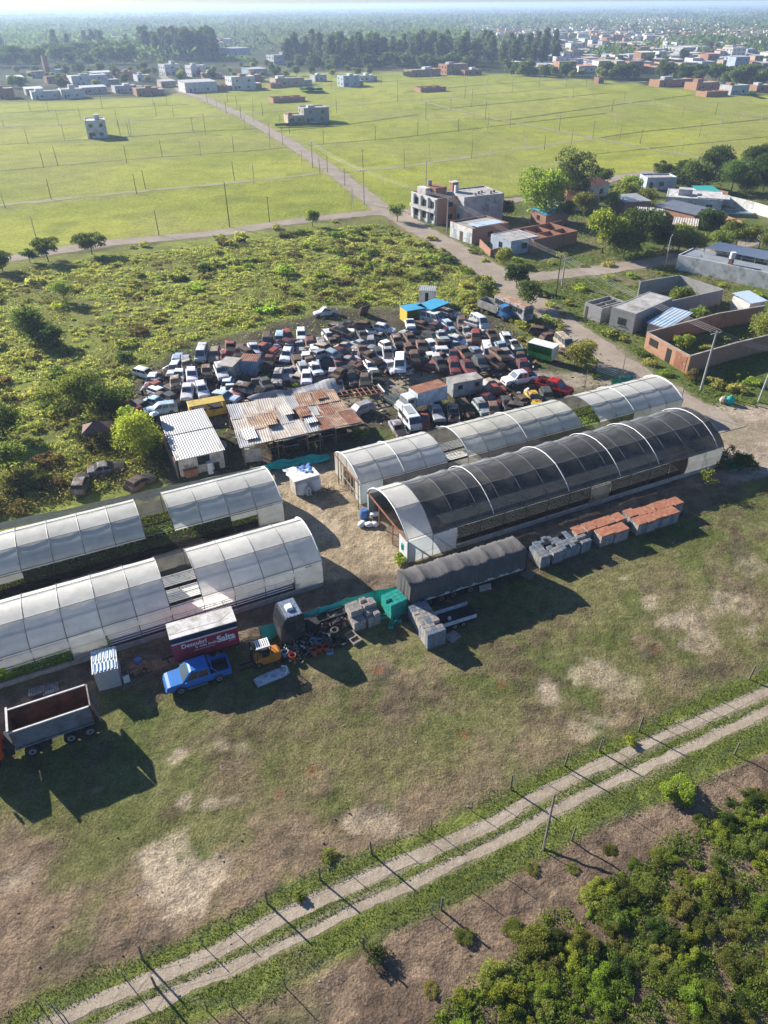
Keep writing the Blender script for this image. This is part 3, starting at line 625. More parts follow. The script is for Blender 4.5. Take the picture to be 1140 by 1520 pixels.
# kind: length, half width, bonnet end x0, body stations (x, shoulder, top), cabin (belt x0,x1, roof x0,x1, z roof)
CARS = {
 'hatchback': (3.9, .80, [(-1.95, .62, .72), (-1.85, .80, .92), (.62, .80, .92), (1.75, .66, .78), (1.93, .50, .62)], (-1.80, .85, -1.45, .10, 1.42)),
 'saloon': (4.3, .82, [(-2.15, .60, .72), (-2.05, .78, .90), (-1.25, .80, .93), (.60, .80, .92), (1.95, .66, .78), (2.13, .50, .62)], (-1.45, .80, -.95, .12, 1.40)),
 'estate': (4.4, .82, [(-2.2, .62, .74), (-2.1, .80, .92), (.65, .80, .92), (1.98, .66, .78), (2.18, .50, .62)], (-2.1, .85, -1.85, .15, 1.45)),
 'van': (4.6, .88, [(-2.3, .7, .95), (-2.25, .9, 1.05), (1.2, .9, 1.05), (2.1, .8, .95), (2.28, .55, .7)], (-2.25, 1.75, -2.2, 1.0, 1.95)),
 'small pickup': (4.3, .80, [(-2.15, .62, .76), (-2.1, .76, .88), (-.35, .80, .90), (.70, .80, .92), (1.95, .66, .78), (2.13, .50, .62)], (-.45, .90, -.35, .25, 1.45)),
}
def car(name, label, kind, cat, group=None, glass=M_glass, paint=M_paint, bonnet=True, wheels=True, lamps=True, windows=True, squash=1.0, rim=M_rim):
    L, hw, st, (b0, b1, r0, r1, zr) = CARS[kind]; zr *= squash
    t = thing(name, label, cat, group=group); z0 = .26
    b = MB(); b.loft([ring(x, hw * (.96 if i in (0, len(st) - 1) else 1), z0, zs, zt) for i, (x, zs, zt) in enumerate(st)])
    zb = .90 if kind != 'van' else 1.04; wb, wr = hw * .88, hw * .74
    c = [(b0, -wb, zb), (b1, -wb, zb), (b1, wb, zb), (b0, wb, zb), (r0, -wr, zr), (r1, -wr, zr), (r1, wr, zr), (r0, wr, zr)]
    b.add(c, [(0, 1, 5, 4), (1, 2, 6, 5), (2, 3, 7, 6), (3, 0, 4, 7)]); mid = [((r0 + r1) / 2, -wr * .5, zr + .05), ((r0 + r1) / 2, wr * .5, zr + .05)]
    b.add(c[4:] + [((r0 * .85 + r1 * .15), -wr * .85, zr + .045), ((r0 * .15 + r1 * .85), -wr * .85, zr + .045), ((r0 * .15 + r1 * .85), wr * .85, zr + .045), ((r0 * .85 + r1 * .15), wr * .85, zr + .045)],
          [(0, 1, 5, 4), (1, 2, 6, 5), (2, 3, 7, 6), (3, 0, 4, 7), (4, 5, 6, 7)])
    if kind == 'small pickup': b.cur = 1; b.box(-2.02, -.5, -hw * .82, hw * .82, .80, .905, 1); b.cur = 0
    body = b.build('body', [paint, M_hollow], t)
    cv = [Vector(p) for p in c]; cen = sum(cv, Vector()) / 8
    def pane(i0, i1, i2, i3, nm, m_, s=.84, split=1):
        q = [cv[i0], cv[i1], cv[i2], cv[i3]]; n = (q[1] - q[0]).cross(q[3] - q[0]).normalized(); ce = sum(q, Vector()) / 4
        if n.dot(ce - cen) < 0: n = -n
        w_ = MB()
        for k in range(split):
            u0, u1 = (k + .06) / split, (k + .94) / split
            if split == 1: u0, u1 = .05, .95
            pts = [q[0].lerp(q[1], u0).lerp(q[3].lerp(q[2], u0), v) for v in (.14, .92)] + [q[0].lerp(q[1], u1).lerp(q[3].lerp(q[2], u1), v) for v in (.92, .14)]
            w_.add([p + n * .012 for p in pts], [(0, 1, 2, 3), (3, 2, 1, 0)][:1])
        w_.build(nm, m_, t)
    gw = glass if windows else M_hollow
    pane(1, 2, 6, 5, 'windscreen', M_wscr if glass is M_glass and windows else gw); pane(3, 0, 4, 7, 'rear_window', gw)
    ns = 1 if kind == 'small pickup' else 3 if kind in ('estate', 'van') else 2
    pane(0, 1, 5, 4, 'side_window', gw, split=ns); pane(2, 3, 7, 6, 'side_window', gw, split=ns)
    hx0, hx1 = b1 + .02, st[-2][0]
    if hx1 - hx0 > .4:
        zz0, zz1 = st[-3][2] + .012, st[-2][2] + .012
        bn = MB(); bn.add([(hx0, -hw * .78, zz0), (hx1, -hw * .74, zz1), (hx1, hw * .74, zz1), (hx0, hw * .78, zz0), (hx0, -hw * .3, zz0 + .03), (hx1, -hw * .3, zz1 + .03), (hx1, hw * .3, zz1 + .03), (hx0, hw * .3, zz0 + .03)],
                          [(0, 1, 5, 4), (4, 5, 6, 7), (7, 6, 2, 3)])
        bn.build('bonnet' if bonnet else 'engine_bay', paint if bonnet else M_hollow, t)
    if wheels:
        for x in (-L * .31, L * .32):
            for s in (-1, 1):
                w_ = MB(); w_.disc((x, s * (hw - .08), .31), .31, 'y', .2, 14, 0); w_.disc((x, s * (hw - .075), .31), .19, 'y', .22, 10, 1); w_.build('wheel', [M_tyre, rim], t)
    if lamps:
        for s in (-1, 1):
            l = MB(); l.box(st[-1][0] - .06, st[-1][0] + .02, s * hw * .68 - .17, s * hw * .68 + .17, .50, .64); l.build('headlight', M_lamp if windows else M_hollow, t)
    bm = MB(); bm.box(st[-1][0] - .05, st[-1][0] + .07, -hw * .92, hw * .92, .30, .46); bm.build('bumper', M_trim, t)
    return t
def paint_tree(o, col, rust=0.0):
    for ch in ([o] + list(o.children_recursive)): ch.color = (*col, rust)
def pickup(name, label, col, loc, rz, glass_side=M_glass, rails=True, rust=0.0, group=None):
    """double-cab pickup, 5.2 m"""
    t = thing(name, label, 'pickup truck', loc, rz, group); hw = .95
    b = MB()
    st = [(-.90, .90, 1.12, 1.0), (1.1, .92, 1.13, 1.0), (1.3, .92, 1.12, 1.0), (2.25, .90, 1.08, .98), (2.5, .84, 1.02, .95), (2.62, .64, .80, .90)]
    b.loft([ring(x, hw * k, .42, zs, zt, .93) for x, zs, zt, k in st])
    c0 = [(-.90, -.90, 1.08), (1.36, -.90, 1.10), (1.36, .90, 1.10), (-.90, .90, 1.08), (-.86, -.76, 1.82), (.62, -.74, 1.86), (.62, .74, 1.86), (-.86, .76, 1.82)]
    b.add(c0, [(0, 1, 5, 4), (1, 2, 6, 5), (2, 3, 7, 6), (3, 0, 4, 7)])
    b.add(c0[4:] + [(-.74, -.66, 1.87), (.46, -.64, 1.91), (.46, .64, 1.91), (-.74, .66, 1.87)], [(0, 1, 5, 4), (1, 2, 6, 5), (2, 3, 7, 6), (3, 0, 4, 7), (4, 5, 6, 7)])
    for i in range(4): b.box(-.6, .35, -.42 + .26 * i, -.36 + .26 * i, 1.875, 1.915)
    b.build('body', M_paint, t)
    # load bed
    b = MB(); b.box(-2.6, -.88, -hw, -hw + .09, .5, 1.14); b.box(-2.6, -.88, hw - .09, hw, .5, 1.14); b.box(-2.6, -2.52, -hw + .09, hw - .09, .5, 1.13); b.box(-.97, -.88, -hw + .09, hw - .09, .6, 1.05)
    b.build('load_bed', M_paint, t)
    b = MB(); b.box(-2.52, -.97, -hw + .09, hw - .09, .52, .58); b.box(-2.2, -1.4, -hw + .09, -hw + .3, .58, .78); b.box(-2.2, -1.4, hw - .3, hw - .09, .58, .78); b.build('bed_liner', M_trim, t)
    b = MB(); b.box(-2.66, -2.6, -.7, .7, .48, .98); b.build('tailgate', M_paint, t)
    cv = [Vector(p) for p in c0]; cen = sum(cv, Vector()) / 8
    def pane(i0, i1, i2, i3, nm, m_, us):
        q = [cv[i0], cv[i1], cv[i2], cv[i3]]; n = (q[1] - q[0]).cross(q[3] - q[0]).normalized()
        if n.dot(sum(q, Vector()) / 4 - cen) < 0: n = -n
        w_ = MB()
        for u0, u1 in us:
            pts = [q[0].lerp(q[1], u0).lerp(q[3].lerp(q[2], u0), v) for v in (.10, .90)] + [q[0].lerp(q[1], u1).lerp(q[3].lerp(q[2], u1), v) for v in (.90, .10)]
            w_.add([p + n * .015 for p in pts], [(0, 1, 2, 3)])
        w_.build(nm, m_, t)
    pane(1, 2, 6, 5, 'windscreen', M_wscr, [(.05, .95)]); pane(3, 0, 4, 7, 'rear_window', M_glass, [(.1, .9)])
    pane(0, 1, 5, 4, 'side_window', glass_side, [(.06, .44), (.48, .86)]); pane(2, 3, 7, 6, 'side_window', glass_side, [(.14, .52), (.56, .94)])
    for x in (-1.55, 1.55):
        for s in (-1, 1):
            w_ = MB(); w_.disc((x, s * (hw - .10), .38), .38, 'y', .25, 20, 0); w_.disc((x, s * (hw - .095), .38), .25, 'y', .265, 14, 1)
            for k in range(5):
                a = k * 2 * math.pi / 5; w_.beam((x, s * (hw + .042), .38), (x + .22 * math.cos(a), s * (hw + .042), .38 + .22 * math.sin(a)), .05, .02, 0)
            w_.build('wheel', [M_tyre, M_rim], t)
            arch = MB()
            pts = [(x + .47 * math.cos(a), s * (hw + .015), .40 + .47 * math.sin(a)) for a in [math.pi * k / 8 for k in range(9)]]
            arch.tube(pts, .035, 5); arch.build('wheel_arch', M_trim, t)
    for s in (-1, 1):
        l = MB(); l.box(2.42, 2.60, s * .74 - .14, s * .74 + .14, .74, .86, ty=.02); l.build('headlight', M_lamp, t)
        l = MB(); l.box(-2.67, -2.60, s * .84 - .08, s * .84 + .08, .62, .98); l.build('tail_light', M('tail_lens', (.30, .02, .02), .3), t)
        l = MB(); l.box(.95, 1.12, s * 1.04 - .1, s * 1.04 + .1, 1.06, 1.22); l.build('mirror', M_paint, t)
        l = MB(); l.box(-.6, 1.05, s * .98 - .08, s * .98 + .08, .36, .41); l.build('side_step', M_rim, t)
    l = MB(); l.box(2.58, 2.70, -.86, .86, .42, .60); l.build('front_bumper', M_paint, t)
    l = MB(); l.box(2.60, 2.66, -.5, .5, .62, .80); l.build('grille', M_trim, t)
    if rails:
        l = MB()
        for s in (-1, 1): l.tube([(-1.5, s * .80, 1.06), (-1.12, s * .78, 1.66), (-.86, s * .72, 1.74)], .04, 6)
        l.tube([(-1.12, -.78, 1.66), (-1.12, .78, 1.66)], .04, 6); l.build('roll_bar', M_paint, t)
    paint_tree(t, col, rust); return t
def wheelset(t, xs, hw, r, m2=M_rim, w_=.28, z=None, both=True):
    for x in xs:
        for s in (-1, 1):
            b = MB(); b.disc((x, s * hw, z or r), r, 'y', w_, 18, 0); b.disc((x, s * (hw + .006), z or r), r * .56, 'y', w_ + .01, 12, 1); b.disc((x, s * (hw + .01), z or r), r * .2, 'y', w_ + .03, 8, 0)
            b.build('wheel', [M_tyre, m2], t)
# ---- blue pickup on the grass
p1 = G(285, 1005, .6); a0 = (G(271.5, 1028) - G(324.6, 1010.7)); az = math.atan2(a0.y, a0.x)
wc = (G(271.5, 1028) + G(324.6, 1010.7)) / 2; n_ = Vector((-math.sin(az), math.cos(az), 0))
pk = pickup('pickup_truck', 'bright blue double-cab pickup parked on the grass beside the red trailer', (.028, .155, .46), wc - n_ * .80, az)
# ---- white and red pickups on the scrapyard lane
d_ = G(752, 574) - G(795, 567); pickup('pickup_truck', 'clean white double-cab pickup parked on the scrapyard lane', (.72, .73, .74), G(771, 571) + Vector((0, .5, 0)), math.atan2(d_.y, d_.x) + .05, rails=False)
# ---- red advertising trailer
M_red = M('trailer_red', (.36, .032, .055), .5, .14, 1.2); M_white = M('white_paint', (.70, .70, .68), .55, .14, 1.5, dirt=(.3, .27, .22), dirt_amt=.25); M_navy = M('navy_band', (.012, .025, .07), .5, .15)
M_dirtywhite = M('dirty_white_roof', (.58, .565, .53), .7, .22, .9, dirt=(.28, .25, .21), dirt_amt=.5)
def textmesh(body, size, m_, parent, name, loc, rot, bold=0.0, shear=0.0, sx=1.0):
    cu = bpy.data.curves.new(name, 'FONT'); cu.body = body; cu.size = size; cu.extrude = .006; cu.offset = bold; cu.shear = shear
    tmp = bpy.data.objects.new('tmp', cu); COL.objects.link(tmp); dg = bpy.context.evaluated_depsgraph_get()
    me = bpy.data.meshes.new_from_object(tmp.evaluated_get(dg)); bpy.data.objects.remove(tmp); me.materials.clear(); me.materials.append(m_); me.name = name
    o = link(name, me, parent, loc); o.rotation_euler = rot; o.scale = (sx, 1, 1); return o
A = G(252, 950, 3.35); Bq = G(350.6, 922, 3.35); A.z = Bq.z = 0
dv = Bq - A; TL = dv.length; ta = math.atan2(dv.y, dv.x); wv = (G(247, 928.6, 3.35) - G(252, 950, 3.35)); TW = max(1.9, min(2.5, Vector((wv.x, wv.y, 0)).length))
tr = thing('box_trailer', 'red advertising box trailer with white lettering and a pale roof', 'trailer', A, ta)
z0 = .75
b = MB(); b.box(0, TL, 0, TW, z0, 3.32); b.build('body', M_red, tr)
b = MB(); b.box(-.03, TL + .03, -.03, TW + .03, 3.32, 3.40); b.tube([(0.05, .5, 3.42), (TL * .4, .55, 3.415), (TL * .75, .5, 3.415), (TL - .3, 1.2, 3.42)], .009, 4); b.build('roof', M_dirtywhite, tr)
b = MB(); b.box(.0, TL, -.012, .0, 2.78, 3.28); b.box(TL, TL + .012, 0, TW, 2.78, 3.28); b.build('navy_band', M_navy, tr)
b = MB(); b.box(.0, TL, -.018, .0, 2.62, 2.76); b.build('white_stripe', M_white, tr)
M_letter = M('white_lettering', (.80, .80, .80), .5, .05)
rx = (math.pi / 2, 0, 0); y_ = -.016
textmesh('Descubrí', .62, M_letter, tr, 'lettering', (.72, y_, 2.02), rx, .012, sx=.92); textmesh('la más linda', .40, M_letter, tr, 'lettering', (TL * .33, y_, 1.66), rx, .006, sx=.95)
textmesh('y disfrutá tus vacaciones', .19, M_letter, tr, 'small_lettering', (TL * .30, y_, 1.40), rx, sx=.95)
textmesh('Salta', .95, M_letter, tr, 'lettering', (TL * .665, y_, 1.62), rx, .035, sx=.86); textmesh('gobierno', .16, M_letter, tr, 'small_lettering', (TL * .84, y_, 1.40), rx)
b = MB(); b.box(.2, TL - .1, .15, TW - .15, .45, z0); b.build('chassis', M_chassis, tr)
wheelset(tr, (TL * .48, TL * .64), TW / 2 - .12 + .0, .36) 
for o in [c for c in tr.children if c.name.startswith('wheel')]: o.location.y = TW / 2
b = MB(); b.beam((-.02, TW / 2, .6), (-1.0, TW / 2, .55), .12); b.box(-.6, -.5, TW / 2 - .05, TW / 2 + .05, 0, .55); b.build('drawbar', M_chassis, tr)
b = MB(); b.tube([(TL * .33, -.1, 0), (TL * .33, -.1, z0)], .05, 6); b.tube([(TL - .3, .3, 0), (TL - .3, .3, z0)], .05, 6); b.build('support_leg', M_rim, tr)
# ---- forklift
fk = thing('forklift', 'orange forklift with a white overhead guard beside the red trailer', 'forklift', G(392, 982), ta + math.pi)
M_orange = M('forklift_orange', (.55, .20, .025), .5, .2, 2)
b = MB(); b.loft([[(x, -w_, zb), (x, -w_, zt - .12), (x, -w_ * .8, zt), (x, w_ * .8, zt), (x, w_, zt - .12), (x, w_, zb)] for x, w_, zb, zt in ((-1.45, .35, .45, .95), (-1.25, .56, .28, 1.10), (-.55, .58, .25, 1.15), (-.4, .58, .25, .85), (.75, .55, .25, .80))]); b.build('body', M_orange, fk)
b = MB(); b.box(-.45, .1, -.3, .3, .85, 1.05); b.box(-.55, -.42, -.28, .28, .9, 1.5); b.build('seat', M_chassis, fk)
b = MB()
for x, y in ((.62, -.5), (.62, .5), (-.72, -.5), (-.72, .5)): b.beam((x, y, .8), (x * .8, y * .95, 2.1), .07)
b.build('guard_posts', M_chassis, fk)
b = MB()
for i in range(7): b.box(-.6 + i * .17, -.5 + i * .17, -.5, .5, 2.1, 2.15)
b.box(-.62, .6, -.52, -.46, 2.08, 2.14); b.box(-.62, .6, .46, .52, 2.08, 2.14); b.build('overhead_guard', M_whitepipe, fk)
b = MB()
for y in (-.4, .4): b.box(.85, 1.0, y - .06, y + .06, .05, 2.25)
b.box(.88, .97, -.4, .4, 2.15, 2.25); b.box(.88, .97, -.4, .4, 1.1, 1.2); b.box(.86, .98, -.35, -.25, .1, 2.0); b.build('mast', M_chassis, fk)
for y in (-.28, .28):
    b = MB(); b.box(1.0, 2.05, y - .06, y + .06, .12, .17); b.build('fork', M_chassis, fk)
wheelset(fk, (.55,), .50, .32, M_steelrim, .22); wheelset(fk, (-.85,), .44, .26, M_steelrim, .2)
b = MB(); b.tube([(.35, 0, .8), (.2, 0, 1.25)], .03); b.disc((.2, 0, 1.27), .17, 'z', .04, 12); b.build('steering_wheel', M_chassis, fk)
# ---- white fibreglass shell on the grass
sh = thing('truck_fairing', 'white fibreglass truck fairing lying on the grass by the forklift', 'fairing', G(404, 1005), R(31))
rings = []
for i in range(9):
    x = -1.45 + 2.9 * i / 8; w_ = .46 + .10 * (i / 8) if i < 6 else .54 * math.cos((i - 6) / 2.6); h_ = .10 + .22 * math.sin(math.pi * min(1, i / 8 + .15))
    rings.append([(x, -w_, 0.02), (x, -w_, h_ * .7), (x, -w_ * .75, h_), (x, 0, h_ + .05), (x, w_ * .75, h_), (x, w_, h_ * .7), (x, w_, .02)])
M_fibre = M('scuffed_fibreglass', (.50, .55, .60), .6, .3, 1.8, dirt=(.16, .16, .16), dirt_amt=.55)
b = MB(); b.loft(rings); b.build('shell', M_fibre, sh, smooth=True)
b = MB(); b.tube([(1.0, -.5, .3), (1.35, -.2, .34), (1.38, .15, .34), (1.05, .45, .3)], .07, 6); b.build('rim', M_white, sh)
# ---- black truck cab with junk behind
ck = thing('tractor_unit', 'dismantled black lorry tractor with a white roof unit, behind the scrap heap', 'truck', G(431, 958) + Vector((0, 1.15, 0)), R(26 + 180))
M_blk = M('faded_black_paint', (.03, .032, .038), .5, .4, 1.3, dirt=(.11, .09, .08), dirt_amt=.45)
b = MB(); b.loft([[(x, -w_, zb), (x, -w_ * 1.02, 1.5), (x, -w_ * .95, zt), (x, w_ * .95, zt), (x, w_ * 1.02, 1.5), (x, w_, zb)] for x, w_, zb, zt in ((-.95, 1.1, .9, 3.15), (-.8, 1.22, .8, 3.25), (.75, 1.22, .6, 3.2), (1.1, 1.15, .55, 2.2), (1.2, 1.0, .6, 1.6))]); b.build('cab', M_blk, ck)
b = MB(); b.box(-.8, .62, -1.1, 1.1, 3.255, 3.29); 
for i in range(5): b.box(-.75 + i * .3, -.62 + i * .3, -1.05, 1.05, 3.29, 3.31)
b.build('roof_panel', M('blue_grey_roof', (.16, .20, .27), .35, .4, 3, spec=.6), ck)
b = MB(); b.box(-.35, .3, -.38, .38, 3.3, 3.55, tx=.08, ty=.08); b.build('roof_unit', M_white, ck)
b = MB(); b.add([(.80, -1.0, 3.08), (1.13, -1.02, 2.22), (1.13, 1.02, 2.22), (.80, 1.0, 3.08)], [(0, 1, 2, 3)]); b.build('windscreen', M_glass, ck)
for s in (-1, 1):
    b = MB(); b.box(-.1, .8, s * 1.215 - .03, s * 1.215 + .03, 1.75, 2.7); b.build('side_window', M_glass, ck)
b = MB(); b.box(-5.2, .8, -.48, -.36, .75, 1.0); b.box(-5.2, .8, .36, .48, .75, 1.0)
for x in (-5.1, -3.6, -2.2): b.box(x, x + .15, -.36, .36, .78, .95)
b.build('chassis', M_chassis, ck)
b = MB(); b.box(-2.3, -1.25, .2, 1.15, .7, 1.5); b.build('tank', M_chassis, ck); wheelset(ck, (.35, -3.9), .98, .5, M_steelrim, .3)
# ---- tipper lorry at the left edge
X0 = G(129.5, 1050, 3.15); X1 = G(16.6, 1088, 3.15); X2 = G(125.6, 1017, 3.15); X0.z = X1.z = X2.z = 0
dd = X0 - X1; ta2 = math.atan2(dd.y, dd.x); BL_ = dd.length + .3; nn_ = Vector((-math.sin(ta2), math.cos(ta2), 0)); BW = min(2.7, max(2.3, (X2 - X0).dot(nn_)))
dt = thing('tipper_lorry', 'grey tipper lorry with a rusty empty bed and orange cab', 'truck', X1 - Vector((math.cos(ta2), math.sin(ta2), 0)) * .2, ta2)
M_grey = M('tipper_grey', (.16, .18, .205), .6, .25, 1.1, dirt=(.11, .09, .08), dirt_amt=.4); M_rust = M('rusty_steel', (.17, .072, .038), .85, .35, .9, dirt=(.07, .035, .022), dirt_amt=.5); M_orcab = M('orange_cab', (.6, .065, .015), .45, .12, 1.5); M_edge = M('worn_pale_edge', (.55, .52, .49), .7, .25, 3)
b = MB(); h0, h1 = 1.25, 3.15
b.add([(0, .12, h0), (BL_, .12, h0), (BL_, 0, h1), (0, 0, h1)], [(0, 1, 2, 3)]); b.add([(0, BW - .12, h0), (BL_, BW - .12, h0), (BL_, BW, h1), (0, BW, h1)], [(3, 2, 1, 0)])
b.add([(0, .12, h0), (0, BW - .12, h0), (0, BW, h1 + .25), (0, 0, h1 + .25)], [(3, 2, 1, 0)]); b.add([(0, .12, h0), (BL_, .12, h0), (BL_, BW - .12, h0), (0, BW - .12, h0)], [(3, 2, 1, 0)])
for i in range(1, 0): pass
b.box(.0, BL_, -.04, .03, 1.28, 1.42); b.build('tipping_bed', M_grey, dt)
b = MB(); e_ = .07
b.add([(e_, .12 + e_, h0 + .06), (BL_, .12 + e_, h0 + .06), (BL_, e_, h1), (e_, e_, h1)], [(3, 2, 1, 0)]); b.add([(e_, BW - .12 - e_, h0 + .06), (BL_, BW - .12 - e_, h0 + .06), (BL_, BW - e_, h1), (e_, BW - e_, h1)], [(0, 1, 2, 3)])
b.add([(e_, .19, h0 + .06), (BL_, .19, h0 + .06), (BL_, BW - .19, h0 + .06), (e_, BW - .19, h0 + .06)], [(0, 1, 2, 3)]); b.add([(e_, .19, h0), (e_, BW - .19, h0), (e_, BW - e_, h1), (e_, e_, h1)], [(0, 1, 2, 3)]); b.build('bed_lining', M_rust, dt)
b = MB(); b.box(0, BL_, -.04, .09, h1 - .01, h1 + .07); b.box(0, BL_, BW - .09, BW + .04, h1 - .01, h1 + .07); b.box(-.06, .09, -.02, BW + .02, h1 + .2, h1 + .3); b.build('rim_rail', M_edge, dt)
b = MB(); b.add([(BL_ + .02, .05, h1), (BL_ + .02, BW - .05, h1), (BL_ + .35, BW - .1, h0 - .05), (BL_ + .35, .1, h0 - .05)], [(0, 1, 2, 3)])
b.add([(BL_ + .09, .05, h1), (BL_ + .09, BW - .05, h1), (BL_ + .42, BW - .1, h0 - .05), (BL_ + .42, .1, h0 - .05)], [(3, 2, 1, 0)])
for y in (.08, BW * .3, BW * .52, BW * .74, BW - .1): b.beam((BL_ + .12, y, h1 + .02), (BL_ + .45, y, h0 - .02), .10, .08)
b.beam((BL_ + .1, .03, h1 + .02), (BL_ + .1, BW - .03, h1 + .02), .1); b.build('tailgate', M('tailgate_rust_grey', (.26, .21, .19), .75, .35, 1.4, dirt=(.12, .06, .04), dirt_amt=.6), dt)
b = MB(); b.box(-.9, BL_ + .1, BW / 2 - .5, BW / 2 - .38, .8, 1.08); b.box(-.9, BL_ + .1, BW / 2 + .38, BW / 2 + .5, .8, 1.08); b.box(1.5, 2.3, .1, .6, .55, 1.05); b.box(-.75, -.2, .2, BW - .2, .7, 1.4); b.build('chassis', M_chassis, dt)
wheelset(dt, (.9, 3.6, 4.95), BW / 2 - .18, .52, M_rim, .3)
for o in [c for c in dt.children if c.name.startswith('wheel')]: o.location.y = BW / 2
b = MB(); b.loft([[(x, .05 + k, zb), (x, .02 + k, 1.6), (x, .1 + k, zt), (x, BW - .1 - k, zt), (x, BW - .02 - k, 1.6), (x, BW - .05 - k, zb)] for x, k, zb, zt in ((-.95, .05, .9, 2.75), (-1.1, 0, .8, 2.85), (-2.3, 0, .7, 2.8), (-2.65, .06, .7, 2.0), (-2.75, .12, .75, 1.4))]); b.build('cab', M_orcab, dt)
b = MB(); b.box(-2.1, -1.4, -.01, .03, 1.65, 2.5); b.box(-2.1, -1.4, BW - .03, BW + .01, 1.65, 2.5); b.build('side_window', M_glass, dt)
b = MB(); b.add([(-2.36, .25, 2.7), (-2.68, .25, 2.02), (-2.68, BW - .25, 2.02), (-2.36, BW - .25, 2.7)], [(3, 2, 1, 0)]); b.build('windscreen', M_glass, dt)
b = MB(); b.tube([(-2.5, -.05, 2.4), (-2.5, -.35, 2.3)], .03); b.box(-2.56, -2.42, -.48, -.32, 1.9, 2.45); b.build('mirror', M_chassis, dt)
for s, y in ((0, .0), (1, BW)):
    b = MB(); b.disc((-1.75, BW / 2 + (BW / 2 - .18) * (1 if s else -1), .52), .52, 'y', .3, 18, 0); b.disc((-1.75, BW / 2 + (BW / 2 - .17) * (1 if s else -1), .52), .28, 'y', .31, 12, 1); b.build('wheel', [M_tyre, M_rim], dt)
# ---- long trailer under a grey tarpaulin
A = G(611, 869, 3.3); Bq = G(781, 816.5, 3.3); A.z = Bq.z = 0; dv = Bq - A; TL = dv.length; ta3 = math.atan2(dv.y, dv.x); TW = 2.6
tt = thing('covered_trailer', 'long flatbed trailer with its load under a sagging grey tarpaulin', 'trailer', A, ta3)
M_tarp = M('grey_tarpaulin', (.10, .096, .094), .85, .22, .8, .5)
b = MB(); nx_, rng3 = 110, random.Random(4); V = []; prof = [(-.10, 1.22), (-.05, 1.9), (0.0, 2.7), (.06, 3.18), (.5, 3.3), (1.3, 3.38), (2.1, 3.3), (TW - .06, 3.18), (TW, 2.7), (TW + .06, 1.9), (TW + .08, 1.2)]
for i in range(nx_ + 1):
    x = -.12 + (TL + .24) * i / nx_; sups = (0, .13, .33, .47, .68, .83, 1.0); fx_ = min(max(x / TL, 0), .9999); js = max(j for j in range(6) if sups[j] <= fx_); seg = (fx_ - sups[j_ := js]) / (sups[js + 1] - sups[js]); sagv = (.12, .17, .07, .19, .10, .06)[js] * math.sin(math.pi * seg) ** .8
    for k, (y, z_) in enumerate(prof):
        top = 1 if 3 <= k <= 7 else .35; fold = .024 * math.sin(x * 9 + k * 1.7) + .02 * math.sin(x * 19 - k * 2.3) + .03 * math.sin(x * 4.3 + y * 5) * math.sin(x * 11 - y * 3); 
        V.append((x + fold * (.6 if top < 1 else .2), y + fold * (1.4 if top < 1 else .3), z_ - sagv * top + fold * top * 1.1 + (.10 * math.sin(x * 4.1) if k in (0, 10) else 0) - .12 * math.sin(math.pi * seg) * (1 if k in (4, 6) else 0)))
n_k = len(prof); b.add(V, [(i * n_k + k, (i + 1) * n_k + k, (i + 1) * n_k + k + 1, i * n_k + k + 1) for i in range(nx_) for k in range(n_k - 1)])
b.build('tarpaulin', M_tarp, tt, smooth=True)
for xe, sgn in ((-.13, -1), (TL + .13, 1)):
    b = MB(); V = []
    for j in range(15):
        y = -.1 + (TW + .2) * j / 14; d1 = .09 * math.sin(j * 2.1) + .05 * math.sin(j * 4.7)
        ztop = 3.18 + .2 * math.sin(math.pi * j / 14) - .02
        V += [(xe, y, ztop), (xe + sgn * (.06 + d1 * .5), y, 2.2), (xe + sgn * (.16 + d1), y, 1.0), (xe + sgn * (.25 + d1), y, .35)]
    b.add(V, [(j * 4 + k, j * 4 + k + 1, (j + 1) * 4 + k + 1, (j + 1) * 4 + k) for j in range(14) for k in range(3)]); b.build('tarpaulin_end_flap', M_tarp, tt, smooth=True)
b = MB()
for i in range(9): b.box(.02 + i * TL / 9, -.04 + (i + 1) * TL / 9, -.03, .03, .95, 1.32 + .0 * i)
b.build('side_board', M('white_side_board', (.52, .56, .60), .6, .2, 2, dirt=(.2, .19, .17), dirt_amt=.3), tt)
b = MB(); b.box(0, TL, .03, TW, .85, 1.0); b.box(.1, TL - .2, .8, .95, .55, .85); b.box(.1, TL - .2, 1.65, 1.8, .55, .85); b.box(.05, TL - .05, .1, TW - .1, 1.0, 2.6); b.build('flatbed', M_chassis, tt)
wheelset(tt, (1.9, 3.15, 4.4, 6.2), TW / 2 - .16, .5, M_steelrim, .28)
for o in [c for c in tt.children if c.name.startswith('wheel')]: o.location.y = TW / 2
b = MB(); b.box(TL - 2.6, TL - 2.45, .5, .65, 0, .6); b.box(TL - 2.6, TL - 2.45, 1.95, 2.1, 0, .6); b.build('landing_leg', M_chassis, tt)
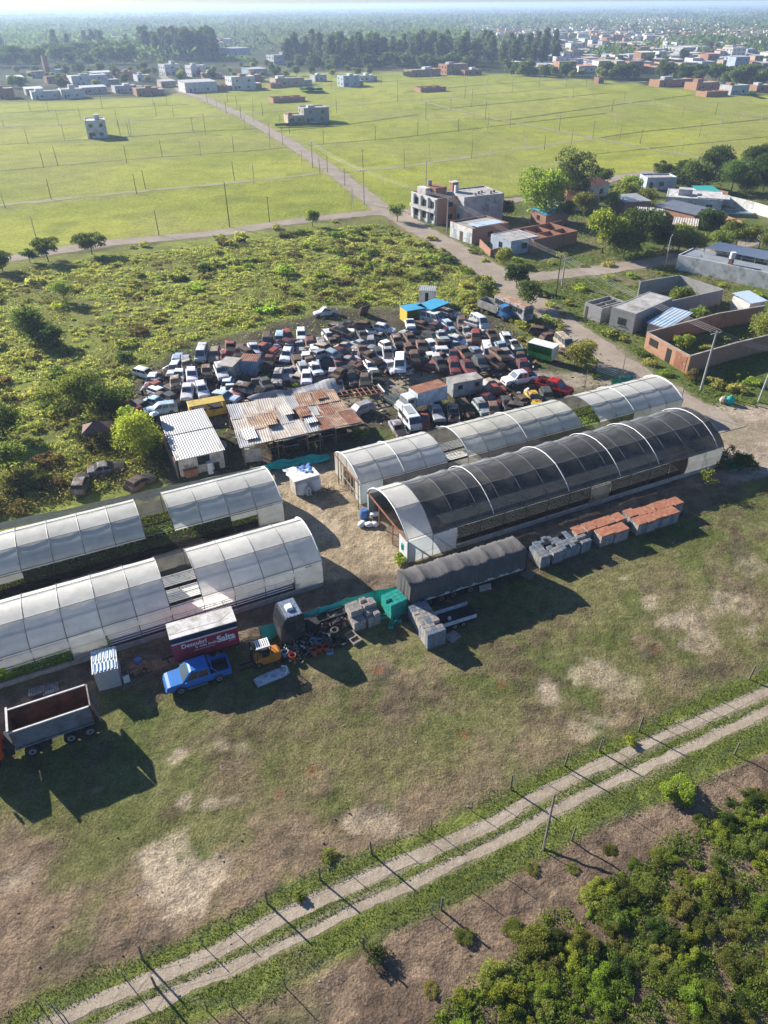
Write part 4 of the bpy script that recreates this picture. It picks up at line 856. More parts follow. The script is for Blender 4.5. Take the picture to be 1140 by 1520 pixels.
# ---- small drop-side trailer
fl = thing('dropside_trailer', 'small empty drop-side trailer with white boards next to the tarpaulin trailer', 'trailer', G(655, 933, .6) * 1.0, R(18)); fl.location.z = 0
A = G(656, 928, 1.0); Bq = G(708, 911.5, 1.0); A.z = Bq.z = 0; fl.location = A; dv = Bq - A; fl.rotation_euler.z = math.atan2(dv.y, dv.x); L_ = dv.length; W_ = 1.75
b = MB(); b.box(0, L_, 0, .05, .62, 1.02); b.box(0, L_, W_ - .05, W_, .62, 1.02); b.build('side_board', M('white_side_board'), fl)
b = MB(); b.box(-.05, 0, 0, W_, .62, 1.02); b.box(L_, L_ + .05, 0, W_, .62, 1.02); b.build('end_board', M_trim, fl)
b = MB(); b.box(0, L_, .05, W_ - .05, .55, .62); b.build('deck', M_chassis, fl); wheelset(fl, (L_ * .38, L_ * .62), W_ / 2 - .05, .32, M_rim, .2)
for o in [c for c in fl.children if c.name.startswith('wheel')]: o.location.y = W_ / 2
b = MB(); b.beam((L_, .4, .55), (L_ + 1.1, W_ / 2, .5), .07); b.beam((L_, W_ - .4, .55), (L_ + 1.1, W_ / 2, .5), .07); b.build('drawbar', M_chassis, fl)
b = MB(); b.box(1.0, 1.3, .6, .9, .62, .85, tx=.06, ty=.05); b.build('white_sack', M_white, None, loc=None); sk = bpy.data.objects['white_sack']; sk.parent = None; sk.location = fl.location; sk.rotation_euler = fl.rotation_euler; tag(sk, 'small white sack lying in the drop-side trailer', 'sack')
# ------------------------------------------------------------------ sheds, walls, crates and clutter round the yard
def flatG(u, v, z=0.0): p = G(u, v, z); p.z = 0; return p
def frame_from(Lp, Rp, z):
    """origin and angle from two photo points (left, right) at height z"""
    a = flatG(*Lp, z); b_ = flatG(*Rp, z); d = b_ - a
    return a, math.atan2(d.y, d.x), d.length
def corrug(mb, q, n, amp=.03, mi=None, sub=1, sag=0.0):
    """corrugated sheet over quad q (p0->p1 across the waves, p0->p3 along them)"""
    q = [Vector(p) for p in q]; nrm = (q[1] - q[0]).cross(q[3] - q[0]).normalized(); V = []
    if nrm.z < 0: nrm = -nrm
    m_ = n * 4
    for i in range(m_ + 1):
        u = i / m_; off = nrm * amp * math.sin(2 * math.pi * u * n)
        for k in range(sub + 1): 
            v = k / sub; V.append(q[0].lerp(q[1], u).lerp(q[3].lerp(q[2], u), v) + off - Vector((0, 0, sag * math.sin(math.pi * v) * math.sin(math.pi * u))))
    s = sub + 1; mb.add(V, [(i * s + k, (i + 1) * s + k, (i + 1) * s + k + 1, i * s + k + 1) for i in range(m_) for k in range(sub)], mi); return mb
def brickmat(name, c1, c2, mortar, scale=1.0, dirt=(.12, .10, .08), da=.3, bw=.5, bh=.25):
    m, nt, b = newmat(name); tc = nd(nt, 'ShaderNodeTexCoord'); ge = nd(nt, 'ShaderNodeNewGeometry')
    sx = nd(nt, 'ShaderNodeSeparateXYZ'); lk(nt, tc.outputs['Object'], sx.inputs[0]); ad = nd(nt, 'ShaderNodeMath', operation='ADD'); lk(nt, sx.outputs[0], ad.inputs[0]); lk(nt, sx.outputs[1], ad.inputs[1])
    cx = nd(nt, 'ShaderNodeCombineXYZ'); lk(nt, ad.outputs[0], cx.inputs[0]); lk(nt, sx.outputs[2], cx.inputs[1])
    br = nd(nt, 'ShaderNodeTexBrick', i_Scale=scale); lk(nt, cx.outputs[0], br.inputs['Vector'])
    br.inputs['Color1'].default_value = (*c1, 1); br.inputs['Color2'].default_value = (*c2, 1); br.inputs['Mortar'].default_value = (*mortar, 1); br.inputs['Mortar Size'].default_value = .015; br.inputs['Brick Width'].default_value = bw; br.inputs['Row Height'].default_value = bh
    n1 = noise(nt, tc.outputs['Object'], .9, 5, .65); n2 = noise(nt, tc.outputs['Object'], 5, 3)
    c = mixc(nt, ramp(nt, n1, .62 - .3 * da, .75, 0, .75), br.outputs[0], (*dirt, 1)); c = mixc(nt, ramp(nt, n2, .4, .7, 0, .3), c, (*mortar, 1))
    lk(nt, c, b.inputs['Base Color']); b.inputs['Roughness'].default_value = .92; b.inputs['Specular IOR Level'].default_value = .1; return m
M_block = brickmat('white_block_wall', (.50, .50, .48), (.43, .43, .42), (.30, .30, .29), bw=.42, bh=.21, dirt=(.3, .29, .26))
M_brick = brickmat('red_brick', (.36, .15, .085), (.29, .115, .065), (.30, .24, .19), bw=.3, bh=.13)
M_bricko = brickmat('orange_hollow_brick', (.42, .19, .10), (.36, .155, .08), (.34, .29, .23), bw=.34, bh=.19)
M_greyblk = brickmat('grey_block_wall', (.34, .335, .325), (.29, .285, .275), (.23, .22, .21), bw=.42, bh=.21)
M_render = M('cream_render', (.50, .47, .41), .9, .25, .8, dirt=(.25, .22, .18), dirt_amt=.45)
M_galv = M('galvanised_sheet', (.37, .37, .36), .48, .16, .7, metal=.15, dirt=(.36, .31, .26), dirt_amt=.3)
M_cream = M('cream_painted_sheet', (.52, .47, .40), .6, .2, .9, dirt=(.40, .25, .15), dirt_amt=.4)
M_tanrust = M('tan_rusting_sheet', (.42, .30, .20), .75, .3, .8, dirt=(.24, .11, .06), dirt_amt=.65)
M_rustsh = M('rust_red_sheet', (.25, .105, .06), .85, .3, 1.0, dirt=(.36, .25, .18), dirt_amt=.35)
M_conc = M('weathered_concrete', (.36, .34, .305), .92, .28, .7, dirt=(.18, .165, .14), dirt_amt=.5)
M_timber = M('grey_timber', (.20, .165, .13), .9, .3, 3)
# --- white roofed shed
o, an, L_ = frame_from((261.8, 681.5), (331.8, 666), 2.55); bk = flatG(244.6, 620, 2.75); n_ = Vector((-math.sin(an), math.cos(an), 0)); Dp = (bk - o).dot(n_)
s1 = thing('corrugated_shed', 'cream block shed under a clean white corrugated roof by the milky tunnel', 'shed', o, an)
b = MB(); b.box(.1, L_ - .1, .05, .2, 0, 2.45); b.box(.1, .25, .2, Dp - .1, 0, 2.6); b.box(L_ - .25, L_ - .1, .2, Dp - .1, 0, 2.6); b.box(.25, L_ - .25, Dp - .25, Dp - .1, 0, 2.7); b.build('wall', M_render, s1)
b = MB(); corrug(b, [(-.1, -.35, 2.56), (L_ + .1, -.35, 2.56), (L_ + .1, Dp * .56, 2.70), (-.1, Dp * .56, 2.70)], 20, .022); b.build('roof_sheet', M_galv, s1)
b = MB(); corrug(b, [(-.1, Dp * .53, 2.76), (L_ + .1, Dp * .53, 2.76), (L_ + .1, Dp + .3, 2.9), (-.1, Dp + .3, 2.9)], 20, .02); b.build('roof_sheet', M_galv, s1)
b = MB(); b.box(L_ * .42, L_ * .68, .02, .05, 1.1, 2.2); b.build('window', M_dark, s1)
b = MB(); b.box(-.3, -.1, -.2, Dp + .2, 0, 2.35); b.build('side_wall', M('brown_board', (.13, .10, .08), .9, .3), s1)
tk = thing('water_tank', 'black water tank with a white lid standing behind the white roofed shed', 'water tank', o + n_ * (Dp - .9) + Vector((math.cos(an), math.sin(an), 0)) * -.55, 0)
b = MB(); b.tube([(0, 0, 2.5), (0, 0, 4.0)], .62, 16); b.build('tank', M_chassis, tk); b = MB(); b.tube([(0, 0, 4.0), (0, 0, 4.25)], .6, 16, r2=.2); b.build('lid', M_whitepipe, tk)
b = MB()
for x, y in ((-.4, -.4), (.4, -.4), (-.4, .4), (.4, .4)): b.box(x - .06, x + .06, y - .06, y + .06, 0, 2.42)
b.box(-.6, .6, -.6, .6, 2.42, 2.5); b.build('stand', M_timber, tk)
def clutter(name, label, cat, loc, parts, rz=0.0, group=None):
    t = thing(name, label, cat, loc, rz, group)
    for nm, fn, m_ in parts: b_ = MB(); fn(b_); b_.build(nm, m_, t)
    return t
clutter('old_fridge', 'white fridge carcass leaning against the front of the white roofed shed', 'fridge', flatG(313, 702, 0), [('body', lambda b: b.box(-.3, .3, -.3, .3, 0, 1.5), M_white), ('door', lambda b: b.box(-.28, .28, -.36, -.305, .05, 1.45), M_white)], an)
clutter('scrap_bin', 'rust red scrap bin in front of the white roofed shed', 'bin', flatG(284, 706, 0), [('bin', lambda b: b.box(-.7, .7, -.35, .35, 0, 1.0, tx=-.1, ty=-.06), M_rustsh), ('scrap', lambda b: [b.beam((-.6 + .2 * i, -.2, .9), (-.5 + .2 * i, .25, 1.6 + .1 * (i % 3)), .05) for i in range(6)], M_timber)], an)
clutter('oil_drum', 'dark oil drum beside the white fridge', 'drum', flatG(323, 696, 0), [('drum', lambda b: b.tube([(0, 0, 0), (0, 0, .9)], .3, 12), M_chassis), ('lid', lambda b: b.tube([(0, 0, .9), (0, 0, .93)], .31, 12), M_trim)])
# satellite dish on the right of the shed
clutter('satellite_dish', 'grey satellite dish on a pole between the shed and the rusty workshop', 'dish', flatG(336, 680, 0), [('dish', lambda b: b.loft([[(r_ * math.cos(a), -.1 + .25 * r_ * r_, 2.0 + r_ * math.sin(a)) for a in [k * math.pi / 7 for k in range(14)]] for r_ in (.02, .3, .5)], cap=False), M_galv), ('pole', lambda b: b.tube([(0, 0, 0), (0, 0, 2.0)], .035), M_steel)], R(-30))
# --- rusty workshop with a patchwork roof
BLc, BRc, FRc, FLc = [flatG(*p, 3.0) for p in ((337, 604), (495, 581), (533, 624), (357, 661))]
ws = thing('patchwork_workshop', 'open workshop under a patchwork of cream and rusty corrugated sheets', 'workshop', BLc, 0)
rw = random.Random(12)
def WP(p, q, z): 
    w_ = BLc.lerp(BRc, p).lerp(FLc.lerp(FRc, p), q) - BLc; return (w_.x, w_.y, z)
ROWS = [(0, .36, [(0, .12, 'g'), (.12, .26, 'c'), (.26, .40, 'c'), (.40, .52, 'c'), (.52, .63, 'g'), (.63, .76, 't'), (.76, .88, 't'), (.88, 1, 't')]),
        (.30, .66, [(0, .13, 'c'), (.13, .26, 't'), (.26, .40, 't'), (.40, .5, 'g'), (.57, .68, 'r'), (.68, .76, 'g'), (.76, .88, 'r'), (.88, 1, 't')]),
        (.60, 1.0, [(0, .11, 'g'), (.14, .27, 'c'), (.27, .42, 'c'), (.42, .55, 'c'), (.55, .68, 'g'), (.68, .78, 'r'), (.78, .9, 't'), (.9, 1.02, 'r')])]
RM = {'g': M_galv, 'c': M_cream, 't': M_tanrust, 'r': M_rustsh}
for ri, (q0, q1, cells) in enumerate(ROWS):
    for p0, p1, k in cells:
        zb, zf = 3.35 - .25 * ri + rw.uniform(-.04, .06), 3.08 - .25 * ri + rw.uniform(-.06, .06); j = rw.uniform(-.02, .02)
        b = MB(); corrug(b, [WP(p0 - .006, q0 + j, zb), WP(p1 + .006, q0 + j, zb + rw.uniform(-.05, .05)), WP(p1 + .006 + j, q1 + j, zf + rw.uniform(-.08, .04)), WP(p0 - .006 + j, q1 + j, zf)], 7, .018, sub=3, sag=.06); b.build('roof_sheet', RM[k], ws)
for p, q, k, z in ((.6, .5, 'r', 3.3), (.47, .4, 'c', 3.42), (.10, .75, 'g', 2.98), (.63, .66, 'g', 3.05), (.3, .55, 't', 3.25), (.84, .1, 'r', 3.42)):
    b = MB(); corrug(b, [WP(p - .05, q - .12, z), WP(p + .05, q - .12, z + .06), WP(p + .055, q + .13, z - .1), WP(p - .045, q + .13, z - .12)], 5, .03, sub=2); b.build('roof_patch', RM[k], ws)
for p, q in ((.02, .02), (.02, .5), (.02, .98), (.3, .97), (.55, .97), (.8, .96), (.98, .97), (.98, .5), (.97, .03), (.5, .03)):
    b = MB(); x, y, _ = WP(p, q, 0); b.tube([(x, y, 0), (x, y, 3.15 - q * .5)], .09, 6); b.build('post', M_timber, ws)
b = MB(); b.beam(WP(.0, .04, 1.3), WP(1, .04, 1.3), .15, 2.6); b.build('back_wall', M_tanrust, ws)
b = MB(); b.beam(WP(.03, .9, .9), WP(.16, .95, .9), .2, 1.8); b.build('corner_wall', M_render, ws)
b = MB(); b.beam(WP(.0, .98, 2.55), WP(1.02, .98, 2.6), .1, .14); b.beam(WP(.0, .03, 3.2), WP(1.0, .03, 3.2), .1, .14); b.build('eave_beam', M_timber, ws)
for i, (p, q, hh, k) in enumerate(((.30, .82, 1.0, 't'), (.42, .85, .9, 'g'), (.52, .80, 1.2, 'r'), (.63, .85, .8, 't'), (.74, .82, 1.1, 'g'), (.86, .84, .9, 'r'))):
    x, y, _ = WP(p, q, 0); clutter('workbench', ['tan workbench', 'grey workbench', 'tall rusty workbench', 'low tan workbench', 'tall grey workbench', 'rusty workbench at the end'][i] + ' heaped with engine parts under the workshop eave', 'workbench', BLc + Vector((x, y, 0)),
        [('bench_top', lambda b: b.box(-1, 1, -.4, .4, hh - .08, hh), RM[k]), ('legs', lambda b: [b.box(a, a + .08, c, c + .08, 0, hh - .08) for a in (-.95, .87) for c in (-.38, .3)], M_timber),
         ('engine_parts', lambda b: [b.box(rw.uniform(-.9, .6), rw.uniform(.62, .95), rw.uniform(-.35, 0), rw.uniform(.05, .35), hh, hh + rw.uniform(.15, .5)) for _ in range(7)], M_hollow)], an)
# sagging awning behind the workshop
aw = thing('collapsed_awning', 'long sagging grey corrugated awning behind the patchwork workshop', 'awning', (0, 0, 0), 0)
a0, a1, a2, a3 = G(366, 590, 2.6), G(497, 562, 2.6), G(503, 580, 2.1), G(378, 600, 2.0); b = MB(); nU, nV = 40, 8; V = []
for i in range(nU + 1):
    for k in range(nV + 1):
        u, v = i / nU, k / nV; p = a0.lerp(a1, u).lerp(a3.lerp(a2, u), v); V.append((p.x, p.y + .3 * math.sin(u * 9), p.z + .16 * math.sin(u * 23) * (.4 + v) + .12 * math.sin(u * 7 + v * 4) + .02 * (i % 2)))
b.add(V, [(i * (nV + 1) + k, (i + 1) * (nV + 1) + k, (i + 1) * (nV + 1) + k + 1, i * (nV + 1) + k + 1) for i in range(nU) for k in range(nV)])
b.build('sheeting', M('dull_grey_sheet', (.36, .365, .37), .6, .25, .5, dirt=(.22, .18, .15), dirt_amt=.4), aw)
b = MB()
for u in (.05, .3, .55, .8, .98): p = a0.lerp(a1, u); b.tube([(p.x, p.y, 0), (p.x, p.y, 2.5)], .07); p = a3.lerp(a2, u); b.tube([(p.x, p.y, 0), (p.x, p.y, 1.9)], .07)
b.build('posts', M_timber, aw)
# two box sheds among the wrecks
def boxshed(name, label, u, v, L_, W_, H_, rz, mw, mr, doors=True):
    t = thing(name, label, 'shed', flatG(u, v, H_), rz); b = MB(); b.box(-L_ / 2, L_ / 2, -W_ / 2, W_ / 2, .1, H_); b.build('body', mw, t)
    b = MB(); corrug(b, [(-L_ / 2 - .08, -W_ / 2 - .08, H_ + .02), (L_ / 2 + .08, -W_ / 2 - .08, H_ + .02), (L_ / 2 + .08, W_ / 2 + .08, H_ + .08), (-L_ / 2 - .08, W_ / 2 + .08, H_ + .08)], 8, .025); b.build('roof', mr, t)
    if doors:
        for s in (-1, 1): b = MB(); b.box(s * L_ * .24 - L_ * .22, s * L_ * .24 + L_ * .22, -W_ / 2 - .05, -W_ / 2 - .005, .2, H_ - .15); b.build('door', mw, t)
    else: b = MB(); b.box(-.35, .25, -W_ / 2 - .03, -W_ / 2 - .005, .2, H_ - .4); b.build('doorway', M_dark, t)
    return t
M_ltblue = M('faded_blue_paint', (.25, .36, .45), .7, .25, 1.2, dirt=(.2, .15, .12), dirt_amt=.35)
boxshed('cargo_box_shed', 'faded blue lorry box body with double doors and a rusty roof among the wrecks', 371, 531, 2.6, 2.4, 2.4, R(-8), M_ltblue, M_rustsh)
boxshed('box_hut', 'pale flat-roofed box hut with an open doorway beside the blue box body', 340, 537, 2.3, 3.0, 2.5, R(-15), M_conc, M_cream, False)
boxshed('site_hut', 'small white metal hut standing in the scrub above the blue tarpaulin roofs', 635, 428, 2.9, 2.6, 2.6, R(-8), M_white, M_galv, False)
# blue roofed lean-tos
M_bluesheet = M('bright_blue_sheet', (.06, .33, .52), .5, .15, 1)
for lb, (u0, v0, u1, v1, dpt) in (('blue sheet lean-to with a yellow side wall above the wrecks', (604, 462, 634, 457, 3.0)), ('blue sheet lean-to on the side nearer the lorries', (640, 460, 668, 449, 3.4))):
    o2, a2_, L2 = frame_from((u0, v0), (u1, v1), 2.3); t = thing('lean_to', lb, 'lean-to', o2, a2_)
    b = MB(); b.box(0, L2, 0, dpt, 2.25, 2.32); b.build('roof_sheet', M_bluesheet, t); b = MB(); b.box(.05, .2, .1, dpt - .1, 0, 2.25); b.box(L2 - .2, L2 - .05, .1, dpt - .1, 0, 2.25); b.box(.2, L2 - .2, dpt - .25, dpt - .1, 0, 2.25); b.build('wall', M('yellow_panel', (.62, .46, .06), .7, .2) if 'yellow' in lb else M_render, t)
# white tank house with two tanks
o3, a3_, L3 = frame_from((437, 716), (474.5, 705), 1.9); n3 = Vector((-math.sin(a3_), math.cos(a3_), 0))
th = thing('pump_house', 'small white slab-roofed pump house behind two white water tanks', 'pump house', o3, a3_)
b = MB(); b.box(.1, L3 - .1, .1, 1.7, 0, 1.85); b.build('wall', M_render, th); b = MB(); b.box(-.05, L3 + .05, 0, 1.85, 1.85, 1.95); b.build('roof_slab', M_white, th)
for i, (u, v) in enumerate(((447, 735), (467.5, 729.5))):
    t = thing('water_tank', ('white water tank standing at the sacking corner of the pump house', 'white water tank on the courtyard side of the crate ladder')[i], 'water tank', flatG(u, v, 0) + Vector((0, .55, 0)), 0, 'white water tanks'); b = MB()
    b.loft([[(r_ * math.cos(a), r_ * math.sin(a), z_) for a in [k * math.pi / 9 for k in range(18)]] for r_, z_ in ((.66, 0), (.7, .1), (.7, .5), (.67, .52), (.7, .56), (.7, 1.2), (.6, 1.48), (.3, 1.62))]); b.build('tank', M('tank_white', (.66, .67, .66), .5, .08), t, smooth=False)
    b = MB(); b.tube([(0, 0, 1.6), (0, 0, 1.72)], .24, 12); b.build('lid', M_trim, t)
lad = clutter('crate_pillar', 'two white crates stacked between the water tanks', 'crates', flatG(458, 736, 0) + Vector((0, .2, 0)), [('frame', lambda b: [b.box(-.25, .25, -.2, .2, z_, z_ + .08) for z_ in (0, .42, .84)] + [b.box(x, x + .07, -.2, .2, 0, .92) for x in (-.25, .18)], M_whitepipe)], a3_)
# white sheeting and blue tarp over the pump house store
def cloth(name, label, cat, pts, z, m_, seed, amp=.18, n=14, group=None):
    """crumpled sheet over a photo quad at height z"""
    q = [G(u, v, zz) for (u, v), zz in zip(pts, z if isinstance(z, (list, tuple)) else [z] * 4)]; o_ = q[0].copy(); o_.z = 0; r_ = random.Random(seed); b = MB(); V = []; ph = [r_.uniform(0, 6) for _ in range(6)]
    for i in range(n + 1):
        for k in range(n + 1):
            u, v = i / n, k / n; p = q[0].lerp(q[1], u).lerp(q[3].lerp(q[2], u), v) - o_
            p.z += amp * (.5 * math.sin(u * 13 + ph[0] + v * 4) + .4 * math.sin(v * 11 + ph[1] - u * 6) + .3 * math.sin(u * 27 + v * 19 + ph[2])); p.x += .1 * math.sin(v * 15 + ph[3]); p.y += .1 * math.sin(u * 15 + ph[4]); p.z = max(p.z, .03); V.append(p)
    b.add(V, [(i * (n + 1) + k, (i + 1) * (n + 1) + k, (i + 1) * (n + 1) + k + 1, i * (n + 1) + k + 1) for i in range(n) for k in range(n)])
    o = b.build(name, m_, None, smooth=True); o.location = o_; return tag(o, label, cat, group)
M_teal = M('teal_netting', (.02, .42, .33), .6, .2, 2); M_bluetarp = M('blue_tarp', (.06, .16, .38), .5, .25, 2); M_wsheet = M('white_film_sheet', (.66, .68, .70), .45, .15, 1.2)
cloth('plastic_sheet', 'crumpled white plastic sheet draped behind the pump house', 'plastic sheet', [(420, 697), (456, 690), (462, 704), (432, 712)], [.9, 1.7, 1.9, 1.0], M_wsheet, 3)
cloth('blue_tarp', 'blue tarp bundled on the back of the pump house roof', 'tarp', [(438, 693), (458, 688), (468, 700), (450, 702)], [1.9, 1.9, 2.0, 2.0], M_bluetarp, 4, .1)
cloth('teal_netting', 'crumpled teal shade netting lying along the front of the workshop', 'netting', [(384, 690), (484, 672), (490, 682), (392, 700)], [.6, .7, .25, .2], M_teal, 5, .25, 22)
cloth('plastic_sheet', 'long strip of white plastic sheeting along the back of the backmost milky tunnel', 'plastic sheet', [(-60, 789), (392, 691), (390, 700), (-60, 802)], [1.5, 1.5, .3, .3], M_wsheet, 6, .12, 40)
# teal shade cloth fence
tf = thing('shade_cloth_fence', 'bright teal shade cloth fence between the lorry cab and the tarpaulin trailer', 'fence', (0, 0, 0), 0); rail = [(388, 948), (420, 937), (470, 921), (515, 905), (560, 893), (598, 884)]
V = []; b = MB(); nn = 60; pp = MB()
ln, LL = poly_at(rail, nn)
for i, p in enumerate(ln):
    d = (ln[min(i + 1, nn)] - ln[max(i - 1, 0)]).normalized(); n_ = Vector((d.y, -d.x, 0)); sg = abs(math.sin(math.pi * i / nn * 5)) * .16
    V += [p + Vector((0, 0, 1.35 - sg)) - n_ * .12, p + Vector((0, 0, .8)) + n_ * (.22 + .08 * math.sin(i * 1.3)), p + Vector((0, 0, .05)) + n_ * (.42 + .1 * math.sin(i * .9))]
    if i % 12 == 0: pp.tube([p, p + Vector((0, 0, 1.5))], .05)
b.add(V, [(i * 3 + k, (i + 1) * 3 + k, (i + 1) * 3 + k + 1, i * 3 + k + 1) for i in range(nn) for k in (0, 1)]); b.build('shade_cloth', M_teal, tf, smooth=True); pp.build('posts', M_timber, tf)
# --- crates and pallets
M_crate = M('grey_crate', (.30, .30, .30), .85, .25, 3, dirt=(.12, .11, .1), dirt_amt=.4); M_palecrate = M('sun_bleached_crate', (.40, .36, .32), .85, .25, 3, dirt=(.2, .16, .13), dirt_amt=.4); M_tealcrate = M('teal_crate', (.03, .36, .29), .6, .2, 3)
M_clay = M('clay_dusted_top', (.36, .155, .09), .9, .3, 2, dirt=(.25, .09, .05), dirt_amt=.5); M_bluegrey = M('blue_grey_crate', (.20, .235, .27), .85, .25, 3)
def cratestack(label, u, v, nx_, ny_, nz, rz, ms, group, cw=.6, cd=.42, ch=.32, top=None, seed=0, loc=None):
    """a palletised stack of slatted crates, top centre at photo (u, v)"""
    r_ = random.Random(seed * 77 + int(u)); H_ = nz * ch + .14
    t = thing('crate_stack', label, 'crates', loc or flatG(u, v, H_), rz, group); b = MB()
    for i in range(3): b.box(-nx_ * cw / 2, nx_ * cw / 2, -ny_ * cd / 2 + i * (ny_ * cd - .1) / 2, -ny_ * cd / 2 + .1 + i * (ny_ * cd - .1) / 2, 0, .1)
    b.box(-nx_ * cw / 2, nx_ * cw / 2, -ny_ * cd / 2, ny_ * cd / 2, .1, .14); b.build('pallet', M_timber, t)
    for i in range(nx_):
        for j in range(ny_):
            b = MB(); hh = nz - (1 if r_.random() < .12 and nz > 2 else 0)
            for k in range(hh):
                x0 = -nx_ * cw / 2 + i * cw + .012 + r_.uniform(0, .02); y0 = -ny_ * cd / 2 + j * cd + .012 + r_.uniform(0, .02); z_ = .14 + k * ch; x1 = x0 + cw - .04; y1 = y0 + cd - .04
                b.box(x0, x1, y0, y1, z_ + .02, z_ + ch * .78); b.box(x0 - .008, x1 + .008, y0 - .008, y1 + .008, z_ + ch * .80, z_ + ch * .95)
                if k == hh - 1:
                    for q in range(4): b.box(x0 + .02, x1 - .02, y0 + .03 + q * (y1 - y0) / 4, y0 + .03 + (q + .55) * (y1 - y0) / 4, z_ + ch * .95, z_ + ch * 1.02)
            b.build('crate', ms[r_.randrange(len(ms))], t)
    if top is not None:
        b = MB(); n = 6; V = []
        for i in range(n + 1):
            for k in range(n + 1): V.append((-nx_ * cw / 2 + nx_ * cw * i / n, -ny_ * cd / 2 + ny_ * cd * k / n, H_ + .03 + .03 * math.sin(i * 2.1 + u) * math.cos(k * 1.7 + v) + r_.uniform(0, .025)))
        b.add(V, [(i * 7 + k, (i + 1) * 7 + k, (i + 1) * 7 + k + 1, i * 7 + k + 1) for i in range(6) for k in range(6)]); b.add([(-nx_ * cw / 2, -ny_ * cd / 2, H_ - .1), (nx_ * cw / 2, -ny_ * cd / 2, H_ - .1), (nx_ * cw / 2, -ny_ * cd / 2, H_ + .06), (-nx_ * cw / 2, -ny_ * cd / 2, H_ + .06)], [(0, 1, 2, 3)]); b.build('clay_dust_cover', top, t, smooth=True)
    return t
gA = 'crate stacks along the near side of the black tunnel'
def c2(x, y): return 770 + x / 4.385, 720 + y / 4.385
dn = ['nearest the tarpaulin trailer', 'second from the tarpaulin trailer', 'third from the tarpaulin trailer', 'fourth from the tarpaulin trailer', 'fifth from the tarpaulin trailer']
for i, (x, y) in enumerate(((155, 440), (235, 412), (290, 388), (350, 366), (420, 345))): cratestack('blue-grey crate stack in the near row, ' + dn[i], *c2(x, y), 2, 3, 4, R(26), [M_bluegrey, M_crate, M_crate], gA, seed=i)
for i, (x, y) in enumerate(((110, 395), (165, 362), (225, 352), (300, 328))): cratestack('dark crate stack in the back row, ' + dn[i], *c2(x, y), 2, 3, 4, R(26), [M_bluegrey, M_bluegrey, M_chassis], gA, seed=20 + i)
for i, (x, y) in enumerate(((385, 292), (455, 268), (520, 248), (580, 228), (645, 207))): cratestack('crate stack under rust red dust in the lower back row, ' + dn[i].replace('tarpaulin trailer', 'blue-grey crates'), *c2(x, y), 2, 3, 4, R(26), [M_palecrate], gA, top=M_clay, seed=40 + i)
for i, (x, y) in enumerate(((560, 302), (650, 278))): cratestack(('crate stack with orange dust and a weed growing on top', 'crate stack with orange dust next to the weedy one')[i], *c2(x, y), 3, 3, 4, R(26), [M_palecrate], gA, top=M_clay, seed=50 + i)
for i, (x, y) in enumerate(((728, 180), (790, 172), (845, 158), (905, 135), (955, 120), (1020, 104))): cratestack('clay-topped crate stack in the far back row, ' + ordw(i) + ' counted towards the road', *c2(x, y), 2, 3, 4, R(26), [M_palecrate, M_crate], gA, top=M_clay, seed=60 + i)
for i, (x, y) in enumerate(((782, 232), (845, 214), (893, 194), (942, 180), (995, 164))): cratestack('clay-topped crate stack in the far front row, ' + ordw(i) + ' counted towards the road', *c2(x, y), 2, 3, 4, R(26), [M_palecrate, M_bluegrey], gA, top=M_clay, seed=70 + i)
def c3(x, y): return 380 + x / 4.75, 860 + y / 4.75
gB = 'bleached crate stacks by the teal fence'
for i, (x, y, nz, lb) in enumerate(((690, 190, 5, 'bleached crate stack against the teal fence, on the lorry cab side'), (785, 150, 5, 'bleached crate stack against the teal fence, on the teal crates side'), (712, 268, 3, 'low bleached crate stack in front, on the lorry cab side'), (812, 220, 4, 'bleached crate stack in front, on the teal crates side'))):
    cratestack(lb, *c3(x, y), 2, 3, nz, R(28), [M_palecrate], gB, seed=80 + i)
cratestack('tall stack of teal plastic crates at the end of the teal fence', *c3(975, 125), 3, 4, 5, R(32), [M_tealcrate], None, seed=90)
for i, (x, y, lb) in enumerate(((893, 262, 'teal crate lying beside the bleached crate stacks'), (975, 290, 'teal crate lying in front of the teal stack, the nearer to it'), (953, 325, 'teal crate lying farthest out on the grass'), (1003, 280, 'teal crate half behind the others at the foot of the teal stack'))):
    clutter('plastic_crate', lb, 'crate', flatG(*c3(x, y), .2), [('crate_body', lambda b: [b.box(-.3, .3, -.2, .2, 0, .06), b.box(-.3, .3, -.2, -.16, .06, .34), b.box(-.3, .3, .16, .2, .06, .34), b.box(-.3, -.26, -.16, .16, .06, .34), b.box(.26, .3, -.16, .16, .06, .34)], M_tealcrate)], R(20 + 31 * i), 'loose teal crates')
def c1(x, y): return 540 + x / 4.07, 760 + y / 4.07
for i, (x, y, nz, lb) in enumerate(((345, 585, 4, 'striped crate stack tucked under the end of the tarpaulin'), (378, 632, 4, 'striped crate stack in the middle, by the drop-side trailer'), (415, 690, 5, 'striped crate stack farthest out on the grass'))): cratestack(lb, *c1(x, y), 3, 4, nz, R(24), [M_palecrate, M_palecrate, M_bluegrey], 'striped crate stacks by the small trailer', seed=95 + i)
def pallet(label, u, v, rz, tilt=0.0, m_=None):
    t = thing('pallet', label, 'pallet', flatG(u, v, 0) + Vector((0, 0, .02)), rz, 'loose pallets on the grass'); t.rotation_euler.x = tilt; b = MB()
    for i in range(7): b.box(-.6 + i * .175, -.47 + i * .175, -.5, .5, .11, .14)
    b.build('deck_boards', m_ or M_palecrate, t); b = MB()
    for y in (-.5, -.05, .4): b.box(-.6, .6, y, y + .1, 0, .11)
    b.build('bearers', M_timber, t); return t
